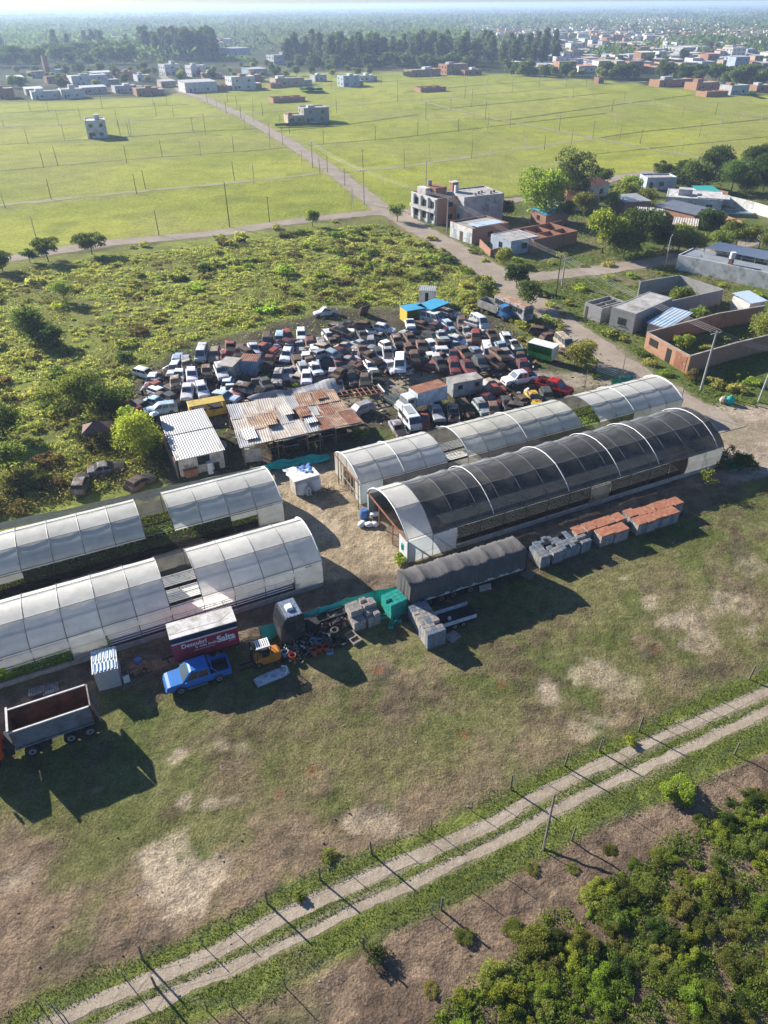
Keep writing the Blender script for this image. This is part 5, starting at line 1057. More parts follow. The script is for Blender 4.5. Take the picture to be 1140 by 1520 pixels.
pallet('grey pallet lying flat in front of the striped crates', 672, 946, R(40)); pallet('pale pallet leaning on the wheels of the tarpaulin trailer', 720, 875, R(20), R(65)); pallet('dark pallet lying behind the tarpaulin trailer by the blue-grey crates', 784, 854, R(50), 0, M_timber)
pallet('dark pallet flat on the earth by the tipper lorry', 76, 1024, R(24), 0, M_crate); pallet('pale pallet propped on a dark one by the tipper lorry', 55, 1027, R(24), R(-12), M_crate)
clutter('wooden_box', 'open pale wooden box on the grass by the scrap heap', 'box', flatG(524, 947, .1), [('sides', lambda b: [b.box(-.75, .75, -.45, -.39, 0, .25), b.box(-.75, .75, .39, .45, 0, .25), b.box(-.75, -.69, -.39, .39, 0, .25), b.box(.69, .75, -.39, .39, 0, .25), b.box(-.05, .05, -.39, .39, 0, .2)], M('pale_timber')), ('bottom', lambda b: b.box(-.69, .69, -.39, .39, 0, .04), M_timber)], R(-52))
# scrap heap pieces
for i, (u, v, n) in enumerate(((485, 944, 4), (508, 952, 1), (478, 930, 2), (497, 935, 3))):
    t = thing('tyre_stack' if n > 1 else 'tyre', ('tallest stack of lorry tyres on the scrap heap', 'single tyre lying in front of the tyre stacks', 'short pair of tyres behind the tallest stack', 'stack of three tyres beside the single tyre')[i], 'tyres', flatG(u, v, n * .25), 0, 'tyres on the scrap heap')
    for k in range(n):
        rr = .5 - .03 * k; rings = [[(math.cos(a) * (rr - .13 + .13 * math.cos(q)), math.sin(a) * (rr - .13 + .13 * math.cos(q)), .14 + k * .26 + .13 * math.sin(q)) for q in [j * math.pi / 4 for j in range(8)]] for a in [m2 * math.pi / 9 for m2 in range(19)]]
        b = MB(); b.loft(rings, cap=False); b.build('tyre_carcass', M('dusty_rubber', (.06, .058, .055), .9, .3), t, smooth=True)
M_obucket = M('orange_bucket', (.48, .09, .03), .6, .2); M_bbucket = M('pale_blue_tub', (.22, .36, .46), .6, .2)
for i, (u, v, m_, lb) in enumerate(((466, 966, M_obucket, 'orange bucket at the front of the scrap heap, nearest the lorry cab'), (474, 962, M_obucket, 'orange bucket between two others at the front of the scrap heap'), (484, 961, M_obucket, 'rusty orange bucket nearest the blue crate'), (465, 952, M_bbucket, 'pale blue tub behind the orange buckets, nearest the lorry cab'), (474, 953, M_bbucket, 'bright blue tub behind the middle orange bucket'), (423, 969, M_bbucket, 'pale blue tub in front of the lorry cab'), (505, 916, M_white, 'white tub on the scrap heap near the teal fence'), (434, 974, M_obucket, 'small red bucket amid loose scrap by the lorry cab'))):
    clutter('bucket', lb, 'bucket', flatG(u, v, .4), [('pail', lambda b: b.loft([[(r_ * math.cos(a), r_ * math.sin(a), z_) for a in [k * math.pi / 6 for k in range(12)]] for r_, z_ in ((.24, 0), (.30, .58), (.26, .58), (.22, .1))], cap=False), m_), ('contents', lambda b: b.disc((0, 0, .4), .25, 'z', .03, 12), M_hollow), ('rim', lambda b: b.tube([(.3 * math.cos(a), .3 * math.sin(a), .58) for a in [k * math.pi / 6 for k in range(13)]], .02, 4), m_)])
clutter('plastic_crate', 'blue plastic crate on the grass at the edge of the scrap heap', 'crate', flatG(490, 968, .15), [('crate_body', lambda b: [b.box(-.28, .28, -.2, .2, 0, .05), b.box(-.28, .28, -.2, -.16, .05, .32), b.box(-.28, .28, .16, .2, .05, .32), b.box(-.28, -.24, -.16, .16, .05, .32), b.box(.24, .28, -.16, .16, .05, .32)], M_bbucket)], R(8))
hp_ = thing('scrap_heap', 'heap of loose engine parts, cans and wire in front of the lorry cab', 'scrap heap', flatG(455, 958, 0), R(26)); rs = random.Random(8)
for nm, m_, n, ar in (('dark_parts', M_chassis, 170, (3.0, 1.6)), ('grey_parts', M('alloy_parts', (.30, .30, .31), .5, .3, 3, metal=.4), 120, (1.9, 1.3)), ('rusty_parts', M_rustsh, 60, (3.2, 1.8)), ('white_parts', M_white, 26, (3.2, 1.8))):
    b = MB()
    for _ in range(n):
        r_ = math.sqrt(rs.random()); a = rs.uniform(0, 6.28); x = r_ * ar[0] * math.cos(a); y = r_ * ar[1] * math.sin(a); hh = .55 * (1 - r_ * r_) + .05; s = rs.uniform(.05, .2)
        p = Vector((x, y, hh * rs.random() + .05)); d = Vector((rs.uniform(-1, 1), rs.uniform(-1, 1), rs.uniform(-.4, .6))).normalized() * s * rs.uniform(.8, 2.2); b.beam(p - d * .5, p + d * .5, s * rs.uniform(.5, 1.2), s * rs.uniform(.4, 1))
    stuff(b.build(nm, m_, hp_))
hp2 = thing('scrap_heap', 'heap of brown axle parts and gearboxes between the tyres and the teal fence', 'scrap heap', flatG(492, 922, .3), R(26))
for nm, m_, n in (('brown_parts', M('oily_brown_parts', (.15, .11, .085), .8, .35, 3), 90), ('red_parts', M_rustsh, 40), ('pale_parts', M_palecrate, 30)):
    b = MB()
    for _ in range(n):
        r_ = math.sqrt(rs.random()); a = rs.uniform(0, 6.28); p = Vector((r_ * 2.6 * math.cos(a), r_ * 1.1 * math.sin(a), .9 * (1 - r_) * rs.random() + .1)); s = rs.uniform(.08, .3); d = Vector((rs.uniform(-1, 1), rs.uniform(-1, 1), rs.uniform(-.3, .5))).normalized() * s; b.beam(p - d, p + d, s, s * .8)
    stuff(b.build(nm, m_, hp2))
# block hut with translucent roof strips
o4, a4, L4 = frame_from((138, 1000), (173, 991), 2.1); bk = flatG(133.7, 970.5, 2.1); n4 = Vector((-math.sin(a4), math.cos(a4), 0)); D4 = max(1.8, (bk - o4).dot(n4))
hu = thing('block_hut', 'small white block hut with a white and blue corrugated roof near the tipper', 'hut', o4, a4)
b = MB(); b.box(0, L4, 0, D4, 0, 2.05); b.build('wall', M_block, hu)
M_skyblue = M('blue_reflecting_sheet', (.14, .27, .46), .3, .25, 2, spec=.7)
b = MB(); corrug(b, [(-.08, -.1, 2.1), (L4 + .08, -.1, 2.1), (L4 + .08, D4 + .1, 2.2), (-.08, D4 + .1, 2.2)], 7, .05); b.build('roof', M_white, hu)
for y0, y1 in ((.02, .42), (.52, .92)):
    b = MB(); corrug(b, [(.05, D4 * y0, 2.15), (L4 - .05, D4 * y0, 2.15), (L4 - .05, D4 * (y0 + .36), 2.22), (.05, D4 * (y0 + .36), 2.22)], 6, .03); b.build('roof_strip', M_skyblue, hu)
bp_ = thing('brick_pile', 'pile of orange bricks and clay pots beside the white block hut', 'brick pile', flatG(204, 994, .3), R(26)); b = MB()
for i in range(42): x, y, z_ = rs.uniform(-.7, .7), rs.uniform(-.5, .5), rs.choice((.0, .13, .26, .39, .52)); b.box(x, x + .24, y, y + .12, z_, z_ + .11)
b.build('bricks', M_bricko, bp_)
clutter('blue_drum', 'blue plastic drum behind the pile of orange bricks', 'drum', flatG(206, 984, .4), [('drum', lambda b: b.tube([(0, 0, 0), (0, 0, .8)], .28, 12), M_bluetarp), ('lid', lambda b: b.tube([(0, 0, .8), (0, 0, .84)], .29, 12), M_bluetarp)])
clutter('gas_cooker', 'old white cooker standing between the block hut and the bricks', 'cooker', flatG(186.5, 1004, .5), [('body', lambda b: b.box(-.25, .25, -.25, .25, 0, .85), M_white), ('hob', lambda b: b.box(-.24, .24, -.24, .24, .85, .88), M_trim)], R(26))
# courtyard clutter
clutter('blue_barrel', 'blue barrel among white sacks at the mouth of the black tunnel', 'barrel', flatG(541, 764, .5), [('barrel', lambda b: b.loft([[(r_ * math.cos(a), r_ * math.sin(a), z_) for a in [k * math.pi / 7 for k in range(14)]] for r_, z_ in ((.42, 0), (.55, .4), (.55, .7), (.42, 1.1))]), M_bluetarp), ('lid', lambda b: b.tube([(0, 0, 1.1), (0, 0, 1.15)], .35, 12), M_bluetarp)])
for i, (u, v, lb) in enumerate(((548, 779, 'white sack lying in front of the blue barrel'), (537, 778, 'white sack on the courtyard side of the blue barrel'), (556, 778, 'white sack nearest the tunnel wall'), (556, 764, 'greyish white sack inside the tunnel mouth'))):
    b = MB(); b.loft([[(x, r_ * math.cos(a) * 1.2, .25 + r_ * math.sin(a) * .8) for a in [k * math.pi / 5 for k in range(10)]] for x, r_ in ((-.5, .05), (-.42, .24), (0, .34), (.42, .24), (.5, .05))]); o = b.build('sack', M_wsheet, None, smooth=True); o.location = flatG(u, v, .2); o.rotation_euler = (0, 0, i * 1.1); tag(o, lb, 'sack', 'white sacks by the blue barrel')
bp2 = thing('branch_heap', 'heap of dead branches on the sand beside the water tanks', 'branches', flatG(480, 733, 0), 0); b = MB()
for _ in range(40): x, y = rs.uniform(-1.6, 1.6), rs.uniform(-.9, .9); a = rs.uniform(0, 3); l = rs.uniform(.4, 1.2); b.beam((x, y, rs.uniform(.02, .3)), (x + l * math.cos(a), y + l * math.sin(a), rs.uniform(.02, .4)), .05)
stuff(b.build('branches', M_timber, bp2))
for u, v, h_, lb in ((503, 719, 4.2, 'thin timber pole at the corner of the pale film tunnel'), (532, 756, 4.2, 'thin timber pole beside the blue barrel'), (477, 675, 4.0, 'bare pole in front of the patchwork workshop'), (597, 645, 4.2, 'thin pole among the wrecks beside the white minibus'), (805, 640, 3.2, 'leaning stick pole behind the pale film tunnel'), (866, 540 + 42, 3.4, 'thin dark post behind the red pickup'), (922, 563, 3.6, 'thin dark post at the green cloth by the road'), (967, 570, 3.2, 'thin dark post in front of the grey car by the road'), (1008, 606, 3.8, 'thin dark post at the far end of the black tunnel'), (361, 700 - 22, 3.2, 'short post in front of the workshop corner')):
    b = MB(); b.tube([(0, 0, 0), (rs.uniform(-.1, .1), .05, h_)], .06, 6, r2=.045); o = b.build('timber_pole', M_timber, None); o.location = flatG(u, v, 0); tag(o, lb, 'pole')
# ------------------------------------------------------------------ scrapyard wrecks: x y colour kind(h hatch, s saloon, e estate, v van, p small pickup; capital = gutted) [heading]
T7 = """250 240 s E R|350 225 k s R|500 250 w H|630 245 w h R|850 205 w p|960 220 m S R|1040 165 w v R|270 268 o s R|395 282 o E R|165 315 w e|300 325 w s R|450 305 k S|600 312 s E R|740 345 o H|850 322 u S|930 302 u E|1000 300 w H|1075 238 m s R|1112 312 s s|
100 392 s e|190 425 k S|315 405 o s R|440 385 s s R|515 372 s e|660 392 w H|760 425 u E|845 422 u H|945 392 u S|1035 392 w h|1110 382 u S|45 452 w e|175 472 l s|270 455 m h R|390 465 w h|510 472 l p R|590 458 k E|660 445 s S|790 482 u S|890 485 u H|1030 492 w H|1100 452 w h|
45 592 w h|140 532 k s|245 562 r h|340 522 s s R|420 582 m E R|515 566 w e|585 562 o H|680 562 w e|765 552 w v|940 548 m E R|1100 540 k H|195 642 s h|235 712 w H|350 652 k s|470 682 k H|40 530 t e|560 640 k S"""
T8 = """20 165 w v R|165 125 w e R|60 232 m s R|150 222 l h|265 202 o e|340 212 s s|410 202 w v|20 322 k e R|110 302 s s R|250 252 k E|300 272 s h|225 342 w s R|430 302 w p R|505 292 k S|90 382 u h|210 392 l s|330 387 o s|430 392 r h|495 378 o e|605 402 l s|700 378 w H|
45 502 w H|115 452 w h|190 472 m s|285 442 r S|385 452 l s|480 450 w v|575 462 u E|640 462 o s|672 500 w h|760 492 m s|200 560 m e|310 562 m s|420 532 k h|510 582 k p|600 562 k S|690 562 k E|790 556 m s|560 340 k H|640 330 w H"""
T6 = """200 270 w v|300 270 o e|385 290 r h|420 207 r S|500 242 k H|560 260 k E R|600 222 w s|705 160 u e|700 217 r s R|800 150 l e|865 125 r h|970 117 w e|800 212 w p R|870 222 l p|955 202 s s|1040 187 r h|1120 202 w s|1085 257 w s|1010 302 w h|850 272 w e|640 292 w h|720 312 m S|790 302 o E|945 332 t E|985 382 s h|1075 372 w h|1010 442 w h|790 442 s e|865 405 s p|350 392 w e|240 395 o H|120 422 w h|90 345 o S|20 322 l e|20 432 w h|90 542 w s|200 532 w h|395 502 w h|425 532 w p|390 592 l e R|480 540 s S|620 490 u p|565 522 s E R|700 492 k H|330 440 k S R"""
T0 = """120 428 w E R|180 455 o s|180 502 r s R|190 526 w E R|200 548 k S R|175 576 l s R|190 606 l e L|270 478 o H|262 412 w e|270 380 l h|318 380 s H|395 500 w H|30 592 r h R|255 555 k H R|150 470 w h"""
T9 = """210 190 b h U|40 242 s e L|240 332 s S|365 292 r p|430 258 s s|515 252 o S|572 232 u E|655 230 s h|690 192 m s R|700 147 r s L|680 120 o s L|715 240 u H|785 212 k H|845 197 u S L|860 232 k E R|915 187 y s|985 172 k E"""
PC = {'w': ('white', (.68, .69, .70), .3), 's': ('silver', (.36, .37, .38), .4), 'k': ('charcoal', (.055, .058, .062), .5), 'm': ('maroon', (.13, .032, .035), .5), 'r': ('red', (.30, .07, .055), .5), 'u': ('rust brown', (.155, .10, .075), .75), 'o': ('tan', (.38, .31, .24), .6), 'l': ('pale blue', (.36, .46, .54), .4), 't': ('dull green', (.10, .19, .13), .5), 'y': ('yellow', (.62, .40, .04), .5), 'b': ('dark green', (.06, .08, .07), .3)}
KN = {'h': 'hatchback', 's': 'saloon', 'e': 'estate', 'v': 'van', 'p': 'small pickup'}
PROTO = {}
for k, kn in KN.items():
    PROTO[k] = lambda k=k, kn=kn: car('wrecked_car', 'x', kn, 'wrecked car', glass=M_dustglass, paint=M_junk, rim=M_steelrim)
    PROTO[k.upper()] = lambda k=k, kn=kn: car('wrecked_car', 'x', kn, 'wrecked car', glass=M_hollow, paint=M_junk, bonnet=False, wheels=False, lamps=False, windows=False, squash=.93)
rj = random.Random(21); WRK = []
for tb, ox, oy, sc_, grp in ((T7, 460, 440, 5.7, 'A'), (T8, 640, 440, 5.7, 'A'), (T6, 260, 470, 5.18, 'A'), (T0, 180, 420, 3.353, 'A'), (T9, 520, 530, 3.353, 'B')):
    for e in tb.replace('\n', '').split('|'):
        f_ = e.split()
        if len(f_) < 4: continue
        x, y, c, k = float(f_[0]), float(f_[1]), f_[2], f_[3]; hd = f_[4] if len(f_) > 4 else ''
        z_ = 1.25; base = 0
        if grp == 'A':
            base = rj.choice((0, 0, .0, .55, .95)); z_ += base
        p = G(ox + x / sc_, oy + y / sc_, z_); p.z = base
        a = R({'': -80, 'R': -32, 'L': 205, 'U': 120}[hd] + rj.uniform(-13, 13)); WRK.append((p, a, c, k, grp, base))
base_ = [w_ for w_ in WRK if w_[4] == 'A']
for _ in range(52):
    a_ = rj.choice(base_); nb_ = min((w_ for w_ in base_ if w_ is not a_ and (w_[0] - a_[0]).length > 2.6), key=lambda w_: (w_[0] - a_[0]).length + rj.uniform(0, 3)); p = (a_[0] + nb_[0]) / 2; hi_ = rj.random() < .35; p.z = 1.0 if hi_ else -.05
    if 598 < PX(p.x, p.y)[0] < 672 and PX(p.x, p.y)[1] < 470: continue
    WRK.append((p, R(rj.choice((-80, -35, 150, 60)) + rj.uniform(-20, 20)), rj.choice('kkssuuowmlr'), rj.choice('HSEHSEsh'), 'A', p.z if hi_ else 0))
eA = Vector((math.cos(R(14)), math.sin(R(14)), 0)); nA = Vector((-math.sin(R(14)), math.cos(R(14)), 0))
for u_, v_, c_, k_, h_ in ((838, 506, 'o', 'v', -75), (820, 494, 'u', 'H', 20), (806, 486, 'k', 'E', -20), (846, 518, 'u', 'S', -60)): WRK.append((flatG(u_, v_, 1.2), R(h_), c_, k_, 'A', 0))
t_min = min(w_[0].dot(nA) for w_ in WRK if w_[4] == 'A'); rows = {}
for w_ in WRK:
    r_ = ('B', 0) if w_[4] == 'B' else ('A', int((w_[0].dot(nA) - t_min) / 4.4)); rows.setdefault(r_, []).append(w_)
ST = {}
for key, lst in rows.items():
    lst.sort(key=lambda w_: w_[0].dot(eA))
    for i, (p, a, c, k, grp, base) in enumerate(lst):
        cn, cc, ru = PC[c]; gut = k.isupper(); kn = KN[k.lower()]
        if k not in ST: ST[k] = PROTO[k](); o = ST[k]
        else: o = copy_tree(ST[k])
        v_ = rj.uniform(.75, 1.12); col = tuple(min(.9, q * 1.12 * v_ * rj.uniform(.94, 1.06)) for q in cc)
        paint_tree(o, col, min(1, max(0, ru - .12 + rj.uniform(-.3, .3) + (.1 if gut else 0))))
        o.location = p; o.rotation_euler = (rj.uniform(-.10, .10) if base else rj.uniform(-.03, .03), rj.uniform(-.12, .12) if base else rj.uniform(-.03, .03), a)
        if base == 0 and gut: o.location.z = -.12
        where = f'{ordw(i)} of the row beside the film tunnel' if grp == 'B' else f'{ordw(i)} from the left in scrapyard row {["one", "two", "three", "four", "five", "six", "seven", "eight", "nine", "ten", "eleven", "twelve"][min(key[1], 11)]} from the lane'
        o['label'] = f'{"gutted " if gut else ""}{cn} {kn} wreck, {where}'; o['group'] = 'wrecked cars in the scrapyard'
# ---- special vehicles round the yard
def lorry(name, label, loc, rz, colc, colb, kind='box', L_=6.5, rust=.4, cat='lorry'):
    t = thing(name, label, cat, loc, rz); cabx = L_ / 2
    b = MB(); b.loft([[(x, -w_, .6), (x, -w_, 1.5), (x, -w_ * .9, zt), (x, w_ * .9, zt), (x, w_, 1.5), (x, w_, .6)] for x, w_, zt in ((cabx - 1.7, 1.05, 2.35), (cabx - .5, 1.05, 2.35), (cabx - .1, 1.02, 1.55), (cabx + .45, .95, 1.4), (cabx + .6, .9, 1.1))]); b.build('cab', M_junk, t).color = (*colc, rust)
    b = MB(); b.add([(cabx - .47, -.85, 2.25), (cabx - .10, -.92, 1.62), (cabx - .10, .92, 1.62), (cabx - .47, .85, 2.25)], [(0, 1, 2, 3)]); b.build('windscreen', M_dustglass, t).location.x = .02
    for s in (-1, 1): b = MB(); b.box(cabx - 1.4, cabx - .55, s * 1.03 - .03, s * 1.03 + .02, 1.6, 2.15); b.build('side_window', M_dustglass, t)
    b = MB(); b.box(-L_ / 2, cabx - 1.7, -.5, .5, .55, .9); b.build('chassis', M_chassis, t)
    x0, x1 = -L_ / 2, cabx - 1.85
    if kind == 'box':
        b = MB(); b.box(x0, x1, -1.15, 1.15, .95, 2.9)
        for i in range(9): b.box(x0 + .1 + i * (x1 - x0) / 9, x0 + .2 + i * (x1 - x0) / 9, -1.2, -1.152, 1.0, 2.85); b.box(x0 + .1 + i * (x1 - x0) / 9, x0 + .2 + i * (x1 - x0) / 9, 1.152, 1.2, 1.0, 2.85)
        b.build('cargo_box', M_junk, t).color = (*colb, rust * .7)
        b = MB(); corrug(b, [(x0 - .05, -1.2, 2.92), (x1 + .05, -1.2, 2.92), (x1 + .05, 1.2, 2.95), (x0 - .05, 1.2, 2.95)], 10, .02); b.build('roof', M_rustsh, t)
    elif kind == 'flat':
        b = MB(); b.box(x0, x1, -1.15, 1.15, .9, 1.05); b.box(x0, x1, -1.15, -1.08, 1.05, 2.2); b.box(x0, x1, 1.08, 1.15, 1.05, 2.2); b.box(x0, x0 + .07, -1.08, 1.08, 1.05, 2.2); b.build('cargo_bed', M_conc, t)
    wheelset(t, (x0 + 1.2, cabx - .3), 1.0, .46, M_steelrim, .28); 
    for s in (-1, 1): b = MB(); b.disc((cabx + .6, s * .65, 1.0), .13, 'x', .06, 10); b.build('headlight', M_lamp, t)
    return t
q0, q1 = flatG(600.5, 597, 1.5), flatG(652, 580, 1.8); d_ = q0 - q1; lorry('box_lorry', 'white lorry with a rusty-roofed cargo box in the scrapyard lane', (q0 + q1) / 2, math.atan2(d_.y, d_.x), (.55, .56, .54), (.55, .62, .66), 'box', 6.6)
cv_ = thing('site_caravan', 'grey box caravan with two small windows beside the white lorry', 'caravan', flatG(689, 574, 1.2), R(22)); b = MB(); b.box(-2.3, 2.3, -1.1, 1.1, .45, 2.5); b.build('body', M('caravan_grey', (.33, .345, .345), .6, .2, 1, dirt=(.18, .16, .14), dirt_amt=.4), cv_)
b = MB(); b.box(-2.35, 2.35, -1.15, 1.15, 2.5, 2.58); b.build('roof', M_conc, cv_)
for x in (-1.2, 1.4): b = MB(); b.box(x - .35, x + .35, -1.13, -1.1, 1.5, 2.1); b.build('window', M_dark, cv_)
wheelset(cv_, (-.3, .4), .98, .33, M_steelrim, .18)
rp = pickup('pickup_truck', 'shiny red pickup parked beside the yellow wreck near the yard gate', (.42, .02, .02), flatG(823, 573, .9), R(-38), rails=False)
# white minibus
mb = thing('minibus', 'white minibus facing the pale film tunnel at the end of the wreck row', 'minibus', flatG(609, 619, 1.3), R(-72)); b = MB()
b.loft([ring(x, .88 * k, .32, 1.0, zt, .88) for x, zt, k in ((-2.3, 1.95, .95), (-2.2, 2.1, 1), (1.5, 2.1, 1), (2.0, 1.25, .97), (2.3, .95, .92))]); b.build('body', M_paint, mb)
b = MB(); b.add([(1.56, -.72, 2.0), (2.03, -.8, 1.32), (2.03, .8, 1.32), (1.56, .72, 2.0)], [(0, 1, 2, 3)]); b.build('windscreen', M_glass, mb)
for s in (-1, 1):
    for i in range(4): b = MB(); b.box(-2.0 + i * .88, -1.25 + i * .88, s * .86 - .03, s * .86 + .03, 1.2, 1.8); b.build('side_window', M_glass, mb)
    b = MB(); b.box(2.22, 2.36, s * .6 - .15, s * .6 + .15, .7, .9); b.build('headlight', M_lamp, mb)
b = MB(); b.box(-1.6, .6, -.5, .5, 2.1, 2.16); b.build('roof_rack', M_galv, mb); wheelset(mb, (-1.4, 1.4), .78, .32, M_rim, .2); b = MB(); b.box(2.25, 2.4, -.85, .85, .35, .55); b.build('bumper', M_trim, mb); paint_tree(mb, (.62, .64, .66), .08)
# green and white box trailer with an open side
gt = thing('vending_trailer', 'green and white food trailer with its side open, by the yard entrance', 'trailer', flatG(805, 524, 1.0), R(-38)); M_green = M('trailer_green', (.10, .42, .06), .5, .2)
b = MB(); b.box(-2.1, 2.1, -1.05, -.98, .5, 1.3); b.box(-2.1, 2.1, .98, 1.05, .5, 2.5); b.box(-2.1, -2.03, -.98, .98, .5, 2.5); b.build('green_side', M_green, gt)
b = MB(); b.box(2.03, 2.1, -1.05, 1.05, .5, 2.5); b.build('white_end', M_white, gt); b = MB(); b.box(-2.15, 2.15, -1.1, 1.1, 2.5, 2.6); b.build('roof', M_white, gt)
b = MB(); b.box(-2.0, 2.0, -.98, .98, .5, .56); b.build('deck', M_timber, gt); b = MB(); b.box(-2.1, -2.0, -1.05, -.98, 1.3, 2.5); b.box(1.9, 2.03, -1.05, -.98, 1.3, 2.5); b.build('corner_post', M_green, gt); wheelset(gt, (-.4, .5), .9, .3, M_steelrim, .18)
# old bus, blue lorry, yellow van body
bu = thing('old_bus', 'derelict bus with a rusty cream roof beside the blue lorry', 'bus', flatG(762, 455, 1.8), R(-58)); b = MB(); b.box(-4, 4, -1.15, 1.15, .5, 2.9, tx=.05, ty=.08); b.build('body', M_junk, bu); b = MB(); b.loft([[(x, -1.05, 2.9), (x, -.6, 3.05), (x, .6, 3.05), (x, 1.05, 2.9)] for x in (-3.9, 3.9)], closed=False); b.build('roof', M_tanrust, bu)
for s in (-1, 1):
    for i in range(6): b = MB(); b.box(-3.6 + i * 1.2, -2.7 + i * 1.2, s * 1.13 - .04, s * 1.13 + .02, 1.7, 2.5); b.build('side_window', M_hollow, bu)
b = MB(); b.box(3.96, 4.02, -.95, .95, 1.6, 2.6); b.build('windscreen', M_dustglass, bu); wheelset(bu, (-2.5, 2.6), 1.05, .46, M_steelrim, .25); paint_tree(bu, (.40, .42, .42), .5)
lorry('flatbed_lorry', 'bright blue lorry cab with a grey drop-side bed beside the derelict bus', flatG(735, 456, 1.4), R(-52), (.05, .19, .40), (.3, .3, .3), 'flat', 6.6, .25)
yv = thing('van_body', 'yellow van body with open sides lying behind the white roofed shed', 'van body', flatG(307, 603, 1.2), R(22)); yv.name = 'yellow_van'; b = MB(); b.box(-2.4, 2.4, -.95, .95, .1, 1.0); b.box(-2.4, -2.1, -.95, .95, 1.0, 1.9); b.box(2.1, 2.4, -.95, .95, 1.0, 1.9); b.box(-.2, .1, -.95, -.85, 1.0, 1.9); b.box(-.2, .1, .85, .95, 1.0, 1.9); b.build('body', M('mustard_paint', (.50, .36, .06), .65, .25, 1, dirt=(.2, .12, .06), dirt_amt=.4), yv); b = MB(); b.box(-2.45, 2.45, -1, 1, 1.9, 2.0, tx=.1, ty=.1); b.build('roof', M('mustard_paint'), yv); b = MB(); b.box(-2.0, 2.0, -.8, .8, 1.0, 1.1); b.build('seats', M_hollow, yv)
# white old pickup out in the scrub, grey car at the road
p = flatG(483, 460, 1.0); o = copy_tree(ST['p']); o.location = p; o.rotation_euler = (0, .05, R(195)); paint_tree(o, (.6, .6, .6), .4); o['label'] = 'white small pickup wreck abandoned alone in the scrub beyond the wreck rows'; o['group'] = 'wrecked cars in the scrapyard'
p = flatG(541, 458, 1.2); o = copy_tree(ST['H']); o.location = p; o.rotation_euler = (.2, -.9, R(-70)); p.z = .6; paint_tree(o, (.14, .10, .09), .9); o['label'] = 'dark rusted hatchback shell tipped on end in the scrub above the wrecks'; o['group'] = 'wrecked cars in the scrapyard'
o = car('parked_car', 'dark grey hatchback parked behind the end of the pale film tunnel by the road', 'hatchback', 'car', paint=M_paint); o.location = flatG(979, 577, 1.0); o.rotation_euler = (0, 0, R(-38)); paint_tree(o, (.10, .12, .15), 0)
# wreck parts left in the weeds on the left
for u, v, rz, c, k, lb in ((118, 714, 100, 's', 'E', 'grey gutted estate shell sunk in the brown weeds above the backmost tunnel'), (207, 712, 60, 'k', 'H', 'dark car shell with one wheel arch showing in the weeds by the white roofed shed'), (157, 692, 20, 's', 'S', 'silver roof of a wreck almost buried in weeds')):
    o = copy_tree(ST[k]); o.location = flatG(u, v, .8); o.location.z = -.1; o.rotation_euler = (.08, .06, R(rz)); paint_tree(o, tuple(q * .6 for q in PC[c][1]), .6); o['label'] = lb; o['group'] = 'wrecked cars in the scrapyard'
# frame of a dismantled trailer
ft = thing('trailer_frame', 'rusty skeleton of a trailer frame between the workshop and the lane', 'trailer frame', flatG(533, 584, 1.0), R(20)); b = MB()
for y in (-1.2, 0, 1.2): b.beam((-3.2, y, 1.1), (3.2, y, 1.1), .1)
for i in range(9): b.beam((-3.1 + i * .77, -1.25, 1.18), (-3.1 + i * .77, 1.25, 1.18), .12, .08)
b.build('frame', M_rustsh, ft); b = MB()
for x in (-3, 0, 3):
    for y in (-1.2, 1.2): b.beam((x, y, 0), (x, y, 1.1), .09)
b.build('legs', M_chassis, ft); b = MB(); b.beam((-3.3, -1.3, 1.25), (-3.3, 1.3, 1.25), .14); b.beam((3.3, -1.3, 1.25), (3.3, 1.3, 1.25), .14); b.build('end_rail', M_white, ft)
# scrap between the cars: loose panels, doors and engines as one mass
V = MB(); rr_ = random.Random(31)
for _ in range(2300):
    w_ = rr_.choice(WRK)[0]; p = Vector((w_.x + rr_.gauss(0, 2.2), w_.y + rr_.gauss(0, 2.2), rr_.uniform(.05, .9))); d = Vector((rr_.uniform(-1, 1), rr_.uniform(-1, 1), rr_.uniform(-.4, .6))).normalized() * rr_.uniform(.08, .45)
    V.beam(p - d, p + d, rr_.uniform(.04, .45), rr_.uniform(.03, .12), rr_.choice((0, 0, 0, 1, 1, 2, 2, 3, 4)))
ob = V.build('scrap_metal_debris', [M_hollow, M_rustsh, M_chassis, M('alloy_parts'), M_white]); stuff(ob, 'loose panels and engine scrap strewn between the wrecked cars', 'scrap')
# cream gate and green cloth at the yard entrance
gt2 = thing('yard_gate', 'low cream metal gate of four bars at the yard entrance', 'gate', flatG(884, 553, 0), R(-42)); b = MB()
for z_ in (.3, .6, .9, 1.2): b.box(0, 3.2, -.03, .03, z_, z_ + .1)
b.build('bars', M_cream, gt2); b = MB(); b.box(-.08, .08, -.08, .08, 0, 1.5); b.box(3.15, 3.3, -.08, .08, 0, 1.5); b.build('posts', M_timber, gt2)
cloth('teal_netting', 'teal netting fence hanging at the road end of the pale film tunnel', 'netting', [(908, 563), (940, 557), (941, 564), (908, 571)], [1.4, 1.4, .1, .1], M_teal, 8, .1)
cloth('teal_netting', 'teal netting round the dark shrub at the end of the black tunnel', 'netting', [(1083, 688), (1114, 675), (1116, 688), (1084, 700)], [1.0, 1.0, .05, .05], M_teal, 9, .12)
clutter('teal_bag', 'teal bag of rubbish beside the pale sack at the big concrete pole', 'bag', flatG(1083, 596, .3), [('bag', lambda b: b.loft([[(r_ * math.cos(a), r_ * .8 * math.sin(a), z_) for a in [k * math.pi / 6 for k in range(12)]] for r_, z_ in ((.5, 0), (.75, .35), (.6, .8), (.15, 1.1))]), M_teal), ('knot', lambda b: b.tube([(0, 0, 1.08), (.1, 0, 1.25)], .1), M_teal)])
